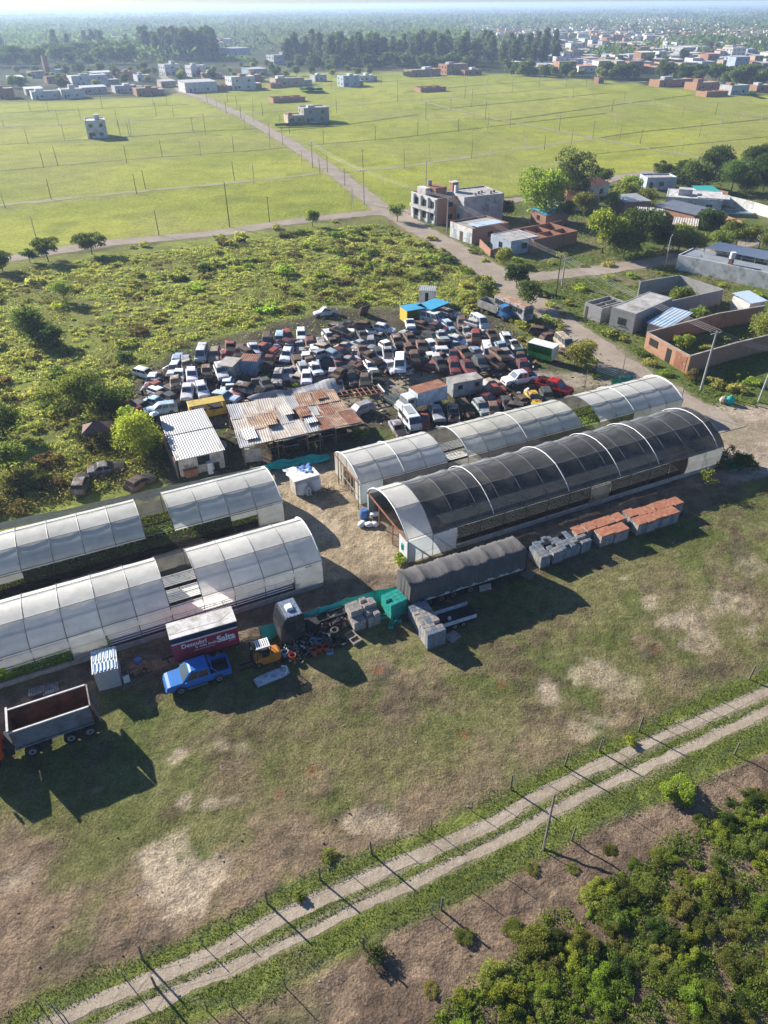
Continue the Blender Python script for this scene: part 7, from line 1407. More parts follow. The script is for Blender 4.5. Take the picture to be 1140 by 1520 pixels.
# --- houses round the field: u0 u1 vbase height wall roof storeys depth words
FH = [(131, 161, 206, 6.2, 'w', 'flat', 2, 11, 'white two-storey house standing alone in the green field'),
 (428, 452, 184, 3.0, 't', 'flat', 1, 8, 'low tan annex on the road side of the grey block house in the field'), (452, 489, 183, 5.8, 'k', 'flat', 2, 10, 'tall grey block house shell behind green netting in the field'),
 (406, 453, 153, 2.4, 'b', 'open', 1, 9, 'low brick-walled plot in the field just above the netted grey house'), (624, 662, 137, 2.4, 'b', 'open', 1, 9, 'low brick-walled plot alone in the middle of the far field'),
 (888, 896, 124, 3.4, 'r', 'flat', 1, 5, 'tiny red brick cube alone at the far edge of the field'),
 (276, 323, 138, 5.5, 'w', 'sheet', 1, 16, 'white-fronted warehouse with two dark doors on the long dirt road'), (345, 380, 134, 7, 'w', 'flat', 2, 13, 'white modern two-storey house with garage right of the long dirt road'), (323, 347, 135, 2.6, 'r', 'open', 1, 10, 'low red brick enclosure between the warehouse and the modern house'),
 (369, 389, 122, 4, 'r', 'flat', 1, 12, 'red brick house behind the white modern house'), (410, 452, 129, 4.4, 't', 'flat', 1, 11, 'tan brick house with a dark carport at the top of the field'), (402, 418, 131, 2.6, 'b', 'open', 1, 8, 'small brick shell in front of the tan brick house'),
 (468, 485, 121, 3.6, 'g', 'flat', 1, 9, 'small grey house with a chimney at the top of the field'), (510, 534, 129, 6, 'l', 'flat', 2, 10, 'white and blue two-storey house at the top of the field'), (534, 555, 121.5, 3.4, 'w', 'flat', 1, 9, 'low white house beside the white and blue one'),
 (611, 654, 114, 4, 'b', 'flat', 1, 12, 'long orange brick house at the far edge of the field'), (663, 694, 111, 6.5, 'b', 'flat', 2, 12, 'two-storey orange brick house with a white upper floor at the far field edge'), (690, 715, 112, 3.2, 'r', 'flat', 1, 10, 'low red brick house right of the two-storey brick one'),
 (978, 1028, 129, 3.4, 'b', 'flat', 1, 10, 'long orange brick row at the far right edge of the field'), (1033, 1066, 134, 3.6, 'b', 'flat', 1, 11, 'orange brick house next to the long brick row'), (1048, 1080, 144, 2.6, 'b', 'open', 1, 9, 'roofless orange brick walls standing forward in the field on the far right'), (1084, 1110, 141, 4.4, 'g', 'flat', 1, 10, 'grey house with teal netting at the far right of the field'), (1122, 1150, 137, 3.2, 'b', 'flat', 1, 10, 'orange brick house at the extreme right of the field edge'),
 (0, 23, 147, 5, 'r', 'flat', 1, 12, 'red brick house at the extreme left of the village'), (49, 96, 148, 3.8, 'w', 'flat', 1, 9, 'long white house nearest the field in the left village'), (93, 125, 147, 4.6, 'w', 'flat', 1, 11, 'white house adjoining the long white one in the left village'), (109, 162, 129, 6, 'w', 'flat', 2, 14, 'big white two-storey house in the left village'), (123, 160, 140, 3.5, 'g', 'sheet', 1, 10, 'grey sheet-roofed house in front of the big white one'),
 (40, 66, 142, 3.5, 't', 'sheet', 1, 10, 'tan house behind the long white house in the left village'), (16, 38, 123, 3.4, 'l', 'sheet', 1, 11, 'pale blue sheet-roofed house at the back of the left village'), (48, 67, 116, 4, 't', 'flat', 1, 12, 'tan house beside the brick chimney tower'), (69, 76, 112, 13, 'r', 'flat', 1, 4, 'tall slim brick tower rising over the left village'), (81, 105, 113, 4, 'w', 'flat', 1, 12, 'white house right of the brick tower'), (71, 98, 124, 4, 'r', 'flat', 1, 10, 'red brick house with white block in front of the brick tower'),
 (95, 108, 128, 3.2, 'g', 'sheet', 1, 8, 'small grey house beside the big white two-storey one'), (176, 199, 119, 5, 'r', 'flat', 1, 12, 'red brick house near the top of the left village'), (172, 204, 138.5, 3.6, 'g', 'flat', 1, 11, 'pale grey house by the field, left of the two-part house'), (204, 236, 143, 3.8, 'b', 'flat', 1, 11, 'two-part white and brick house nearest the long dirt road'), (246, 269, 112, 7, 'w', 'flat', 2, 13, 'tall white house at the end of the long dirt road'), (285, 307, 114, 7, 'w', 'flat', 2, 12, 'slim white two-storey house behind the warehouse'), (307, 326, 117, 3.5, 'b', 'flat', 1, 12, 'brick house behind the warehouse, right of the slim white one'), (370, 397, 112, 4, 'l', 'sheet', 1, 14, 'pale-roofed shed behind the modern house'), (407, 436, 96, 7, 'w', 'flat', 2, 14, 'white ruin against the tall trees'), (340, 372, 82, 6, 'l', 'sheet', 1, 22, 'blue-roofed barn deep among the trees'),
 (240, 262, 130, 3.5, 't', 'sheet', 1, 10, 'tan shack on the left of the long dirt road'), (205, 225, 121, 3.6, 'w', 'flat', 1, 10, 'white house half hidden by shrubs in the left village'), (140, 170, 117, 3.8, 'g', 'sheet', 1, 12, 'grey house at the back of the left village')]
rh = random.Random(6)
for u0, u1, vb, h, wl, rf, st, dp, lb in FH:
    t, o, an, Lx = building({'tower': 'brick_tower', 'barn': 'barn', 'warehouse': 'warehouse', 'plot': 'walled_plot'}.get(next((w_ for w_ in ('tower', 'barn', 'warehouse', 'plot') if w_ in lb), ''), 'house'), lb, (u0, vb), (u1, vb - (u1 - u0) * .055), dp, h, wl, rf, 0 if rf == 'open' or 'tower' in lb else 1 if u1 - u0 < 24 else 2, 0 if rf == 'open' else 1, 'house' if 'tower' not in lb else 'tower', 'houses round the green field', storeys=st, side=rf == 'flat' and st == 2, roofmat=M_dirtywhite if rf == 'flat' and wl in 'wl' else None)
    if rf == 'flat' and 'tower' not in lb and Lx > 7:
        f_ = rh.uniform(.1, .6); addbox(t, Lx * f_, Lx * (f_ + .25), dp * .35, dp * .75, h, h + rh.uniform(.9, 2.2), rh.choice((M_wr, M_gr, M_brick)), 'roof_room')
        if rh.random() < .6: addbox(t, Lx * .98, Lx * 1.35, dp * .3, dp * .9, -.1, 2.7, rh.choice((M_bricko, M_gr, M_tan)), 'annex'); addbox(t, Lx * .96, Lx * 1.37, dp * .28, dp * .92, 2.7, 2.85, rh.choice((M_dirtywhite, M_galv, M_slab)), 'annex_roof')
cloth('green_netting', 'green safety netting round the grey block house in the field', 'netting', [(408, 183), (490, 181), (491, 186), (408, 188)], [1.6, 1.6, .1, .1], M('green_mesh', (.04, .16, .11), .8, .2), 12, .25)
cloth('teal_tarpaulins', 'teal tarpaulins heaped in front of the tan brick house at the top of the field', 'tarp', [(444, 130), (478, 130), (480, 134), (446, 134)], [3, 3, .1, .1], M_teal, 13, .5); cloth('teal_netting', 'teal netting beside the grey house at the far right of the field', 'netting', [(1110, 135), (1122, 135), (1122, 141), (1110, 141)], [3.5, 3.5, .1, .1], M_teal, 14, .3); cloth('teal_netting', 'teal netting left of the long brick house at the far field edge', 'netting', [(598, 106), (610, 106), (610, 112), (598, 112)], [3.5, 3.5, .1, .1], M_teal, 15, .3)
# --- town on the right, beyond the field
rt = random.Random(77); TW_ = []
for v in (108, 104, 100, 96, 92.5, 89, 86, 83, 80, 77.5, 75, 72.5, 70, 67.5):
    u = 752 + rt.uniform(0, 20) + max(0, (96 - v)) * 1.0
    lim = 1150
    while u < lim:
        wpx = rt.uniform(11, 26) * (.55 + .45 * (v - 60) / 48); 
        if not (v > 101 and u > 980) and rt.random() < .84: TW_.append((u, u + wpx, v + rt.uniform(-1.2, 1.2)))
        u += wpx + rt.uniform(1, 13)
TW_.sort(); cnt = {}
for u0, u1, v in TW_:
    wl = rt.choice('wwwwbbrgtl'); st = 2 if rt.random() < .2 else 1; rf = rt.choice(('flat', 'flat', 'sheet', 'sheet')); k = (wl, rf, st); cnt[k] = cnt.get(k, 0) + 1
    building('town_house', f'{HWM[wl][1]} {"two-storey " if st == 2 else ""}{"flat-roofed" if rf == "flat" else "sheet-roofed"} house in the town beyond the field, {ordw(cnt[k] - 1)} such from left', (u0, v), (u1, v - (u1 - u0) * .03), rt.uniform(8, 14), 3.6 * st + rt.uniform(-.3, .8), wl, rf, 2, 1, 'house', 'houses of the town beyond the field', storeys=st, side=False, roofmat=rt.choice((M_dirtywhite, M_slab, M_galv, M_galv, M_tile)))
building('warehouse', 'long warehouse with a blue-grey roof in the middle of the town', (1000, 80), (1052, 79), 26, 6, 'g', 'sheet', 4, 1, 'warehouse', None, side=False, roofmat=M_greyroof); building('apartment_block', 'white three-storey block standing above the town on the right', (1084, 90), (1104, 89), 12, 10, 'w', 'flat', 3, 1, 'apartment block', None, storeys=3)
building('factory', 'long white-roofed sheds far beyond the tree belt', (232, 27.0), (268, 27.0), 60, 10, 'w', 'sheet', 0, 0, 'factory', None, side=False, roofmat=M_white); building('factory', 'pair of long pale roofs far away right of the white sheds', (282, 28), (336, 28), 50, 10, 'w', 'sheet', 0, 0, 'factory', None, side=False, roofmat=M_white); building('factory', 'pale greenhouse roofs among the trees on the far left', (160, 51), (192, 51), 40, 6, 'w', 'sheet', 0, 0, 'factory', None, side=False, roofmat=M_dirtywhite)
# ------------------------------------------------------------------ trees, shrubs and undergrowth
L_euc = leafmat('eucalyptus_leaf', (.058, .076, .036), (.095, .112, .05), (.05, .065, .034), .4, .18)
L_dark = leafmat('dark_tree_leaf', (.055, .078, .024), (.09, .12, .032), (.04, .058, .02), .45, .35)
L_mid = leafmat('mid_tree_leaf', (.135, .155, .044), (.19, .21, .054), (.095, .11, .032), .5, .45)
L_yel = leafmat('yellow_green_leaf', (.13, .165, .028), (.195, .22, .034), (.09, .12, .024), .5, .45)
L_scrub = leafmat('scrub_leaf', (.205, .205, .062), (.26, .26, .074), (.19, .16, .07), .5, .5)
L_brown = leafmat('dry_weed', (.15, .11, .05), (.12, .115, .04), (.10, .065, .035), .35, .5)
L_bri = leafmat('bright_shrub_leaf', (.185, .225, .042), (.25, .285, .052), (.125, .155, .032), .5, .7)
L_grass = leafmat('grass_blade', (.10, .13, .03), (.14, .17, .038), (.15, .14, .058), .4, .5)
L_pad = leafmat('paddock_grass_blade', (.13, .14, .05), (.16, .17, .055), (.2, .17, .09), .35, .4)
M_bark = M('bark', (.13, .105, .08), .95, .3, 2)
def crown(n, lobes, size, seed, sx=1.0):
    rng = np.random.default_rng(seed); lobes = np.array(lobes, float); a = (lobes[:, 3] * lobes[:, 4] + lobes[:, 4] * lobes[:, 5]); idx = rng.choice(len(lobes), n, p=a / a.sum()); d = rng.normal(size=(n, 3)); d /= np.linalg.norm(d, axis=1)[:, None]
    d[:, 2] = np.where((d[:, 2] < -.3) & (rng.random(n) < .7), -d[:, 2], d[:, 2]); r_ = .55 + .60 * rng.random(n) ** .8; p = lobes[idx, :3] + d * lobes[idx, 3:6] * r_[:, None]
    return cards(p, size, rng, d, .35)
def trunkmb(h, r_, limbs, rng):
    b = MB(); b.tube([(0, 0, -.2), (rng.uniform(-.2, .2) * r_ * 3, 0, h * .5), (rng.uniform(-.3, .3) * r_ * 3, rng.uniform(-.3, .3) * r_ * 3, h)], r_, 7, r2=r_ * .45)
    for (x, y, z_) in limbs: b.tube([(0, 0, h * rng.uniform(.45, .8)), (x * .5, y * .5, (h * .6 + z_) / 2 + .2), (x, y, z_)], r_ * .45, 5, r2=r_ * .12)
    return b
def lobes_for(kind, h, w_, rng):
    L_ = []
    if kind == 'tall':
        for i in range(16): z_ = h * (.18 + .74 * i / 15); rr = w_ * (.34 + .30 * math.sin(math.pi * min(1, i / 15 + .12))) * rng.uniform(.6, 1.2); a = rng.uniform(0, 6.28); q = w_ * .62 * rng.random() * (1.1 - i / 20); L_.append((q * math.cos(a), q * math.sin(a), z_, rr, rr, h * .09 * rng.uniform(.8, 1.4)))
    elif kind == 'round':
        for i in range(19): a = rng.uniform(0, 6.28); q = w_ * .62 * math.sqrt(rng.random()); z_ = h * (.26 + .56 * rng.random() * (1 - .8 * (q / w_) ** 2)); rr = w_ * rng.uniform(.26, .46); L_.append((q * math.cos(a), q * math.sin(a), z_, rr, rr, rr * .8))
    elif kind == 'spread':
        for i in range(22): a = rng.uniform(0, 6.28); q = w_ * .8 * math.sqrt(rng.random()); z_ = h * (.34 + .5 * rng.random() * (1 - .7 * (q / w_) ** 2)); rr = w_ * rng.uniform(.18, .34); L_.append((q * math.cos(a), q * math.sin(a), z_, rr, rr, rr * .65))
    else:
        for i in range(17): a = rng.uniform(0, 6.28); q = w_ * .8 * math.sqrt(rng.random()); z_ = h * (.18 + .62 * rng.random() * (1 - .6 * (q / w_))); rr = w_ * rng.uniform(.16, .38); L_.append((q * math.cos(a), q * math.sin(a), z_, rr, rr, h * rng.uniform(.13, .30)))
    return L_
def tree(label, u, v, h, w_, kind, leaf, n, size, seed, name='tree', group=None, parts=True):
    rng = random.Random(seed); lb = lobes_for(kind, h, w_, rng); t = thing(name, label, 'tree' if 'tree' in name or 'willow' in name else 'shrub', flatG(u, v, 0), rng.uniform(0, 6), group)
    trunkmb(h * .6, max(.06, h * .022), [(l[0], l[1], l[2]) for l in lb[:7]], rng).build('trunk', M_bark, t); V, Q_ = crown(n, lb, size, seed); link('crown', npmesh('crown', V, Q_, leaf), t); return t
TR = [('large pale green tree with a sunlit crown beside the unfinished house', 797, 328, 15.5, 7.2, 'round', L_yel, 6400, .55), ('large dark tree with a yellow-green top behind the pale one', 846, 305, 15, 7.0, 'round', L_dark, 5000, .55), ('bushy dark tree at the field side of the orange tiled roof', 892, 276, 6.5, 3.8, 'round', L_dark, 2000, .5),
 ('broad yellow-green tree standing over the side road', 893, 376, 10.5, 5.4, 'round', L_yel, 4800, .5), ('dark spreading tree merging with the yellow-green one, nearer the long shed', 945, 370, 9, 6.2, 'round', L_dark, 4800, .5), ('olive round tree beside the derelict bus', 783, 456, 5.2, 2.7, 'round', L_dark, 3000, .3), ('smaller olive tree behind the one by the derelict bus', 766, 428, 5.0, 2.6, 'round', L_dark, 2400, .32),
 ('small bare-stemmed tree at the road junction', 590, 329, 5.2, 2.4, 'round', L_mid, 1500, .35), ('small golden-yellow tree on the field edge road', 464, 336, 5.0, 2.0, 'round', L_yel, 1400, .35), ('wide dark tree on the field edge road on the left', 137, 378, 5.8, 3.8, 'spread', L_dark, 3200, .35), ('dark thorn tree left of the wide one on the field edge road', 72, 388, 5.6, 3.6, 'spread', L_dark, 3000, .35), ('dark tree cut by the left frame edge on the field edge road', 4, 402, 5.0, 3.0, 'round', L_dark, 2400, .35), ('low thorn tree nearest the dark thorn tree', 45, 390, 3.4, 2.2, 'spread', L_dark, 1500, .3),
 ('thin pale tree casting a shadow in the middle of the scrub', 96, 448, 4.6, 2.6, 'spread', L_mid, 1700, .28), ('dark creeper-hung tree on the left of the scrub', 48, 505, 5.2, 3.6, 'round', L_dark, 4200, .32), ('dark low tree beside the creeper-hung one', 75, 512, 3.6, 3.0, 'round', L_dark, 2600, .3), ('large pale feathery tree left of the scrapyard', 112, 618, 6.5, 5.0, 'spread', L_mid, 6500, .26), ('dense dark tree right of the feathery one', 166, 622, 5.5, 3.4, 'round', L_dark, 4500, .26), ('bright green tree beside the white roofed shed', 212, 672, 5.6, 3.2, 'round', L_bri, 5200, .24), ('bright green low tree behind the brown pavilion roof', 196, 652, 4.6, 2.6, 'round', L_bri, 3000, .24), ('dark tree at the left frame edge above the brown weeds', 8, 650, 5.0, 3.2, 'round', L_dark, 3800, .26), ('pale tree at the left frame edge below the dark one', 15, 700, 4.8, 3.0, 'round', L_mid, 3600, .26),
 ('rounded green tree on the back street by the low pale blue house', 925, 300, 5.6, 3.8, 'round', L_mid, 2400, .45), ('hedge-like tree in front of the low pale blue house', 955, 304, 4.2, 4.2, 'round', L_mid, 2200, .42), ('tree with a flat crown on the back street, leftmost of the dark group', 985, 268, 6.5, 4.2, 'spread', L_dark, 2200, .5), ('big dark tree in the group behind the white modern house', 1035, 282, 9, 6.0, 'round', L_dark, 4600, .5), ('big dark tree at the middle of the group behind the garden wall', 1085, 285, 10, 6.5, 'round', L_dark, 4800, .5), ('dark tree at the right frame edge behind the garden wall', 1132, 284, 10, 6.0, 'round', L_dark, 4200, .5), ('tree with yellowish top in front of the dark group', 1106, 290, 7, 3.6, 'round', L_mid, 2400, .45),
 ('dark dense tree on the side road verge right of the yellow-green tree', 925, 384, 6.5, 4.2, 'round', L_dark, 3600, .42), ('dark bushy tree between the yellow-green tree and the brick house', 960, 352, 6.5, 4.4, 'round', L_dark, 3600, .42), ('mid green tree on the side road near the striped shacks', 985, 372, 5.5, 3.6, 'round', L_dark, 2800, .4), ('olive tree pressed against the tiled roofs', 866, 322, 6.5, 3.4, 'round', L_mid, 2400, .42), ('bright green rounded hedge tree beside the low pale blue house', 935, 288, 5.0, 3.6, 'round', L_bri, 2400, .42), ('dark tree at the back of the group behind the modern house', 1060, 264, 9, 6.5, 'round', L_dark, 4200, .55), ('dark tree farthest right at the back of the group', 1115, 262, 10, 7, 'round', L_dark, 4600, .55), ('dark tree at the left end of the group by the back street', 1012, 276, 7.5, 4.6, 'round', L_dark, 3000, .5), ('small round tree in the garden beside the pool wall', 1060, 340, 4.5, 2.6, 'round', L_mid, 1800, .36), ('thin-leaved tree in the yard behind the long shed', 1125, 372, 6, 4.2, 'spread', L_mid, 2600, .36), ('olive tree between the willow and the long shed', 1030, 378, 5, 3.2, 'round', L_mid, 2200, .36), ('dark tree beside the grey wing of the unfinished house', 752, 322, 5, 2.4, 'round', L_dark, 1800, .4), ('pale willow beside the street lamp of the side road', 1006, 376, 7.5, 3.8, 'round', L_mid, 3600, .4), ('round olive tree behind the willow', 1052, 346, 6.5, 3.2, 'round', L_dark, 2600, .4), ('flat-topped thin tree behind the long shed', 1092, 366, 6.5, 4.6, 'spread', L_mid, 2800, .36), ('flat-topped thin tree nearer the willow behind the long shed', 1062, 372, 5.0, 4.0, 'spread', L_mid, 2000, .36), ('grey-green tree in the gap by the tiled roofs', 838, 330, 6.0, 2.8, 'round', L_mid, 1800, .4), ('silvery tree behind the yellow-green one', 905, 316, 6.0, 2.6, 'round', L_mid, 1800, .4),
 ('large bush-like tree at the yard gate by the road', 862, 543, 4.2, 2.9, 'round', L_scrub, 4200, .24), ('green bush tree in the right-hand brick plot', 1124, 500, 4.0, 3.6, 'round', L_mid, 4200, .26), ('leafy tree in the courtyard of the block house', 1010, 452, 3.4, 2.6, 'round', L_mid, 2200, .32), ('bush tree in the inner brick courtyard', 1038, 478, 2.8, 2.0, 'round', L_mid, 1600, .28), ('small tree in the overgrown brick plot near its street window', 1012, 520, 2.8, 1.8, 'round', L_bri, 1500, .24), ('bushy tree at the road corner beside the small blue-grey house', 748, 392, 3.6, 2.2, 'round', L_mid, 1800, .32), ('grey-green bush tree on the road verge above the lorries', 722, 446, 4.4, 2.4, 'round', L_mid, 2000, .32), ('thin sapling by the dark posts behind the black tunnel', 1044, 726, 3.2, 1.3, 'spread', L_mid, 420, .18)]
for i, (lb, u, v, h, w_, k, lf, n, s) in enumerate(TR): tree(lb, u, v, h, w_, k, lf, int(n * 1.25), s * .92, 100 + i)
SB = [('bright leafy shrub on the verge of the double track', 1003, 1175, 1.5, 1.35, L_bri, 3800, .13), ('dark spreading shrub at the end of the black tunnel', 1088, 690, 2.2, 2.4, L_dark, 3000, .2), ('bright shrub in front of the rusty workshop', 535, 650, 2.2, 1.3, L_bri, 1500, .2), ('low bright green shrub at the white end panel of the black tunnel', 592, 832, .8, .9, L_bri, 1400, .13), ('small dark tuft on the upper verge of the track', 445, 1331, .5, .45, L_bri, 700, .09), ('dense weed clump hiding a post on the thicket side of the track', 556, 1420, .9, .8, L_dark, 1200, .1), ('low weed in the paddock by the brown earth', 488, 1272, .35, .7, L_bri, 600, .1), ('dark weed on the upper verge near the right frame edge', 935, 1102, .5, .5, L_bri, 700, .1), ('fresh green bush in the scrub, brightest of all', 425, 398 + 10, 2.6, 2.2, L_bri, 1700, .3), ('brown dead bush beside the orange brick plot wall', 1028, 563, 1.6, 1.6, L_brown, 1200, .2), ('small bush by the lorry yard fence', 752, 520, 1.8, 1.8, L_scrub, 1000, .25)]
for i, (lb, u, v, h, w_, lf, n, s) in enumerate(SB): tree(lb, u, v, h, w_, 'bush', lf, n, s, 300 + i, 'shrub')
# --- shrub prototypes (unit size), copied through the scrub and thicket
def bushmesh(n, size, seed, leaf, h=1.0, w_=1.0): V, Q_ = crown(n, lobes_for('bush', h, w_, random.Random(seed)), size, seed); return npmesh('shrub', V, Q_, leaf)
SCR = [bushmesh(420, .22, 500 + i, lf) for i, lf in enumerate((L_scrub, L_scrub, L_scrub, L_brown, L_mid, L_bri, L_dark))]
THK = [bushmesh(3900, .085, 520 + i, lf, 1.0, 1.0) for i, lf in enumerate((L_bri, L_mid, L_mid, L_scrub, L_dark, L_bri))]
rs = random.Random(41)
def inp(x, y, poly): return bool(in_poly(np.array([x]), np.array([y]), poly)[0])
LOT = W([(-70, 425), (40, 398), (340, 360), (450, 345), (560, 332), (625, 352), (690, 395), (735, 425), (740, 452), (700, 470), (640, 440), (600, 455), (480, 452), (400, 478), (300, 502), (200, 545), (195, 610), (240, 625), (235, 700), (0, 770), (-90, 790)])
YRD = W([(180, 640), (196, 540), (262, 505), (400, 470), (480, 446), (620, 440), (660, 425), (740, 455), (810, 490), (870, 540), (930, 570), (620, 660), (500, 700), (240, 720)])
bx = [p[0] for p in LOT]; by = [p[1] for p in LOT]; place = []
while len(place) < 240:
    x, y = rs.uniform(min(bx), max(bx)), rs.uniform(min(by), max(by))
    if not inp(x, y, LOT): continue
    u, v = PX(x, y)
    if not (-30 < u < 800): continue
    k = float(fbm(np.array([x / 14]), np.array([y / 14]), 91)[0])
    if k < .38 or rs.random() > k * 1.5: continue
    place.append((x, y, u, v))
place.sort(key=lambda p: -p[1])
for x, y, u, v in place:
    brown = (v > 640 and u < 240) or rs.random() < .14; mi_ = 3 if brown else rs.choice((0, 0, 0, 1, 1, 2, 2, 4, 4, 5, 6)); s = rs.uniform(.7, 1.7) * (1.15 if mi_ in (4, 6) else 1); o = link('scrub_bush', SCR[mi_]); o.location = (x, y, -.1); o.rotation_euler = (0, 0, rs.uniform(0, 6)); o.scale = (s * rs.uniform(.9, 1.3), s, s * rs.uniform(.75, 1.15))
    tag(o, ['olive scrub bush among many in the overgrown lot behind the scrapyard', 'olive scrub bush among many in the overgrown lot behind the scrapyard', 'olive scrub bush among many in the overgrown lot behind the scrapyard', 'brown dried bush in the overgrown lot', 'dull green bush in the overgrown lot', 'fresh bright green bush in the overgrown lot', 'dark green bush in the overgrown lot'][mi_], 'shrub', 'scrub bushes in the overgrown lot')
THP = W([(610, 1560), (700, 1462), (765, 1415), (800, 1360), (870, 1335), (960, 1270), (1010, 1235), (1080, 1195), (1180, 1120), (1300, 1120), (1300, 1650), (610, 1650)])
bx = [p[0] for p in THP]; by = [p[1] for p in THP]; n = 0; thp = []
while n < 180:
    x, y = rs.uniform(min(bx), max(bx)), rs.uniform(max(13, min(by)), max(by))
    if not inp(x, y, THP): continue
    u, v = PX(x, y)
    if u > 1230 or v > 1600: continue
    k = float(fbm(np.array([x / 3.2]), np.array([y / 3.2]), 191)[0])
    if k < .36: continue
    if any((x - a) ** 2 + (y - b_) ** 2 < .30 for a, b_ in thp): continue
    thp.append((x, y)); n += 1; mi_ = rs.choice((0, 0, 1, 1, 2, 2, 3, 4, 5)); s = rs.uniform(.4, 1.05); o = link('thicket_shrub', THK[mi_]); o.location = (x, y, -.1); o.rotation_euler = (0, 0, rs.uniform(0, 6)); o.scale = (s * rs.uniform(.85, 1.2), s, s * rs.uniform(.7, 1.15))
    tag(o, ['bright green leafy shrub in the dense thicket below the double track', 'mid green leafy shrub in the dense thicket below the double track', 'mid green leafy shrub in the dense thicket below the double track', 'olive leafy shrub in the dense thicket below the double track', 'dark leafy shrub in the dense thicket below the double track', 'bright green leafy shrub in the dense thicket below the double track'][mi_], 'shrub', 'shrubs of the thicket below the track')
# scattered weed tufts at the thicket edge and verge bushes near houses
rb = random.Random(9)
for (u, v, s, mi_) in ((690, 1390, .5, 1), (790, 1290, .4, 3), (760, 1380, .55, 1), (640, 1470, .4, 3), (850, 1290, .35, 3), (905, 1262, .4, 1), (820, 1400, .5, 5)):
    o = link('edge_weed', THK[mi_]); o.location = flatG(u, v, 0); o.scale = (s * 1.3, s * 1.2, s * .7); o.rotation_euler = (0, 0, rb.uniform(0, 6)); tag(o, 'low sprawling weed on the bare brown earth at the edge of the thicket', 'weed', 'weeds at the thicket edge')
VB = [(778, 478), (786, 472), (796, 478), (808, 478), (820, 482), (828, 490), (770, 486), (764, 478), (850, 532), (870, 548), (878, 536), (690, 452), (700, 460), (712, 456), (790, 510), (775, 505), (640, 356), (655, 372), (668, 385), (690, 402), (706, 418), (800, 440), (815, 455), (835, 470), (846, 452), (770, 470), (790, 486), (812, 505), (835, 512), (845, 520), (880, 560), (900, 498), (925, 505), (945, 525), (965, 540), (990, 556), (1060, 572), (1095, 580), (1120, 570), (1085, 560), (1010, 500), (1050, 520), (1075, 505), (1100, 520), (860, 430), (900, 415), (940, 412), (980, 408), (1040, 440), (1090, 450), (1120, 440), (1075, 425), (820, 392), (870, 396), (770, 388), (785, 395), (700, 376), (720, 388), (60, 372), (195, 368), (215, 366), (330, 355), (360, 350), (500, 330), (410, 340), (900, 395), (960, 380), (830, 382)]
for u, v in VB:
    mi_ = rb.choice((0, 1, 4, 4, 5)); s = rb.uniform(.8, 1.5); o = link('verge_bush', SCR[mi_]); o.location = flatG(u + rb.uniform(-4, 4), v, 0); o.scale = (s * 1.2, s, s * .9); o.rotation_euler = (0, 0, rb.uniform(0, 6)); tag(o, 'leafy bush on the rough verges of the dirt roads and house plots', 'shrub', 'bushes on the road verges')
for i, (u, v) in enumerate(((372, 520), (430, 548), (470, 560), (440, 570), (330, 585), (300, 590), (395, 560), (285, 596), (480, 530), (455, 545), (620, 470), (650, 478), (390, 605), (600, 640), (700, 610), (745, 600))):
    s = rb.uniform(.6, 1.0); o = link('yard_weed', SCR[5 if i < 14 else 0]); o.location = flatG(u, v, .3); o.scale = (s * 1.4, s, s * .9); tag(o, 'bright weed clump growing between the wrecked cars', 'weed', 'weeds between the wrecked cars')
# --- distant belts of trees
def bigtree(seed, kind, leaf, n, size, h, w_):
    rng = random.Random(seed); lb = lobes_for(kind, h, w_, rng); V, Q_ = crown(n, lb, size, seed); tb_ = trunkmb(h * .75, h * .018, [(l[0], l[1], l[2]) for l in lb[:5]], rng); o = len(V); TV = np.array([tuple(v) for v in tb_.v]); F_ = [f for f in tb_.f if len(f) == 4]
    return npmesh('belt_tree', np.concatenate([V, TV]), np.concatenate([Q_, np.array(F_) + o]), [leaf, M_bark], [0] * len(Q_) + [1] * len(F_))
EUC = [bigtree(700 + i, 'tall', L_euc, 2200, 1.3, 21, 6.2) for i in range(4)]; DRK_ = [bigtree(710 + i, 'round', L_dark, 1300, 1.25, 13, 6.5) for i in range(3)]; MID_ = [bigtree(720 + i, 'round', L_mid, 1000, 1.1, 9, 4.8) for i in range(2)]; YL_ = [bigtree(730, 'round', L_yel, 1000, 1.1, 9, 4.5)]
rf = random.Random(55)
def belt(n, quad, protos, label, group, smin, smax, name='tree'):
    """trees spread over a ground quad given in photo pixels (left-near, right-near, right-far, left-far)"""
    q = [flatG(*p, 0) for p in quad]
    for _ in range(n):
        a, b_ = rf.random(), rf.random(); p = q[0].lerp(q[1], a).lerp(q[3].lerp(q[2], a), b_); o = link(name, rf.choice(protos)); o.location = p; s = rf.uniform(smin, smax); o.scale = (s * rf.uniform(.9, 1.2), s * rf.uniform(.9, 1.2), s); o.rotation_euler = (0, 0, rf.uniform(0, 6.28)); tag(o, label, 'tree', group)
belt(88, [(425, 101), (835, 99), (830, 84), (430, 86)], EUC, 'tall grey-green eucalyptus in the long belt behind the field', 'eucalyptus belt behind the field', .75, 1.2, 'eucalyptus_tree')
belt(40, [(430, 104), (700, 103), (700, 97), (430, 98)], DRK_, 'dark round tree at the foot of the eucalyptus belt', 'dark trees at the foot of the eucalyptus belt', .6, 1.0, 'belt_tree')
belt(44, [(205, 90), (322, 90), (318, 79), (215, 79)], EUC, 'tall shadowed eucalyptus in the dark grove behind the left village', 'dark grove behind the left village', .9, 1.3, 'eucalyptus_tree')
belt(46, [(-30, 104), (210, 98), (215, 82), (-30, 86)], DRK_, 'dark round tree in the wood behind the left village', 'wood behind the left village', .8, 1.4, 'wood_tree')
belt(10, [(0, 84), (200, 82), (200, 72), (0, 72)], EUC, 'tall tree rising out of the wood behind the left village', 'tall trees in the left wood', .8, 1.1, 'eucalyptus_tree')
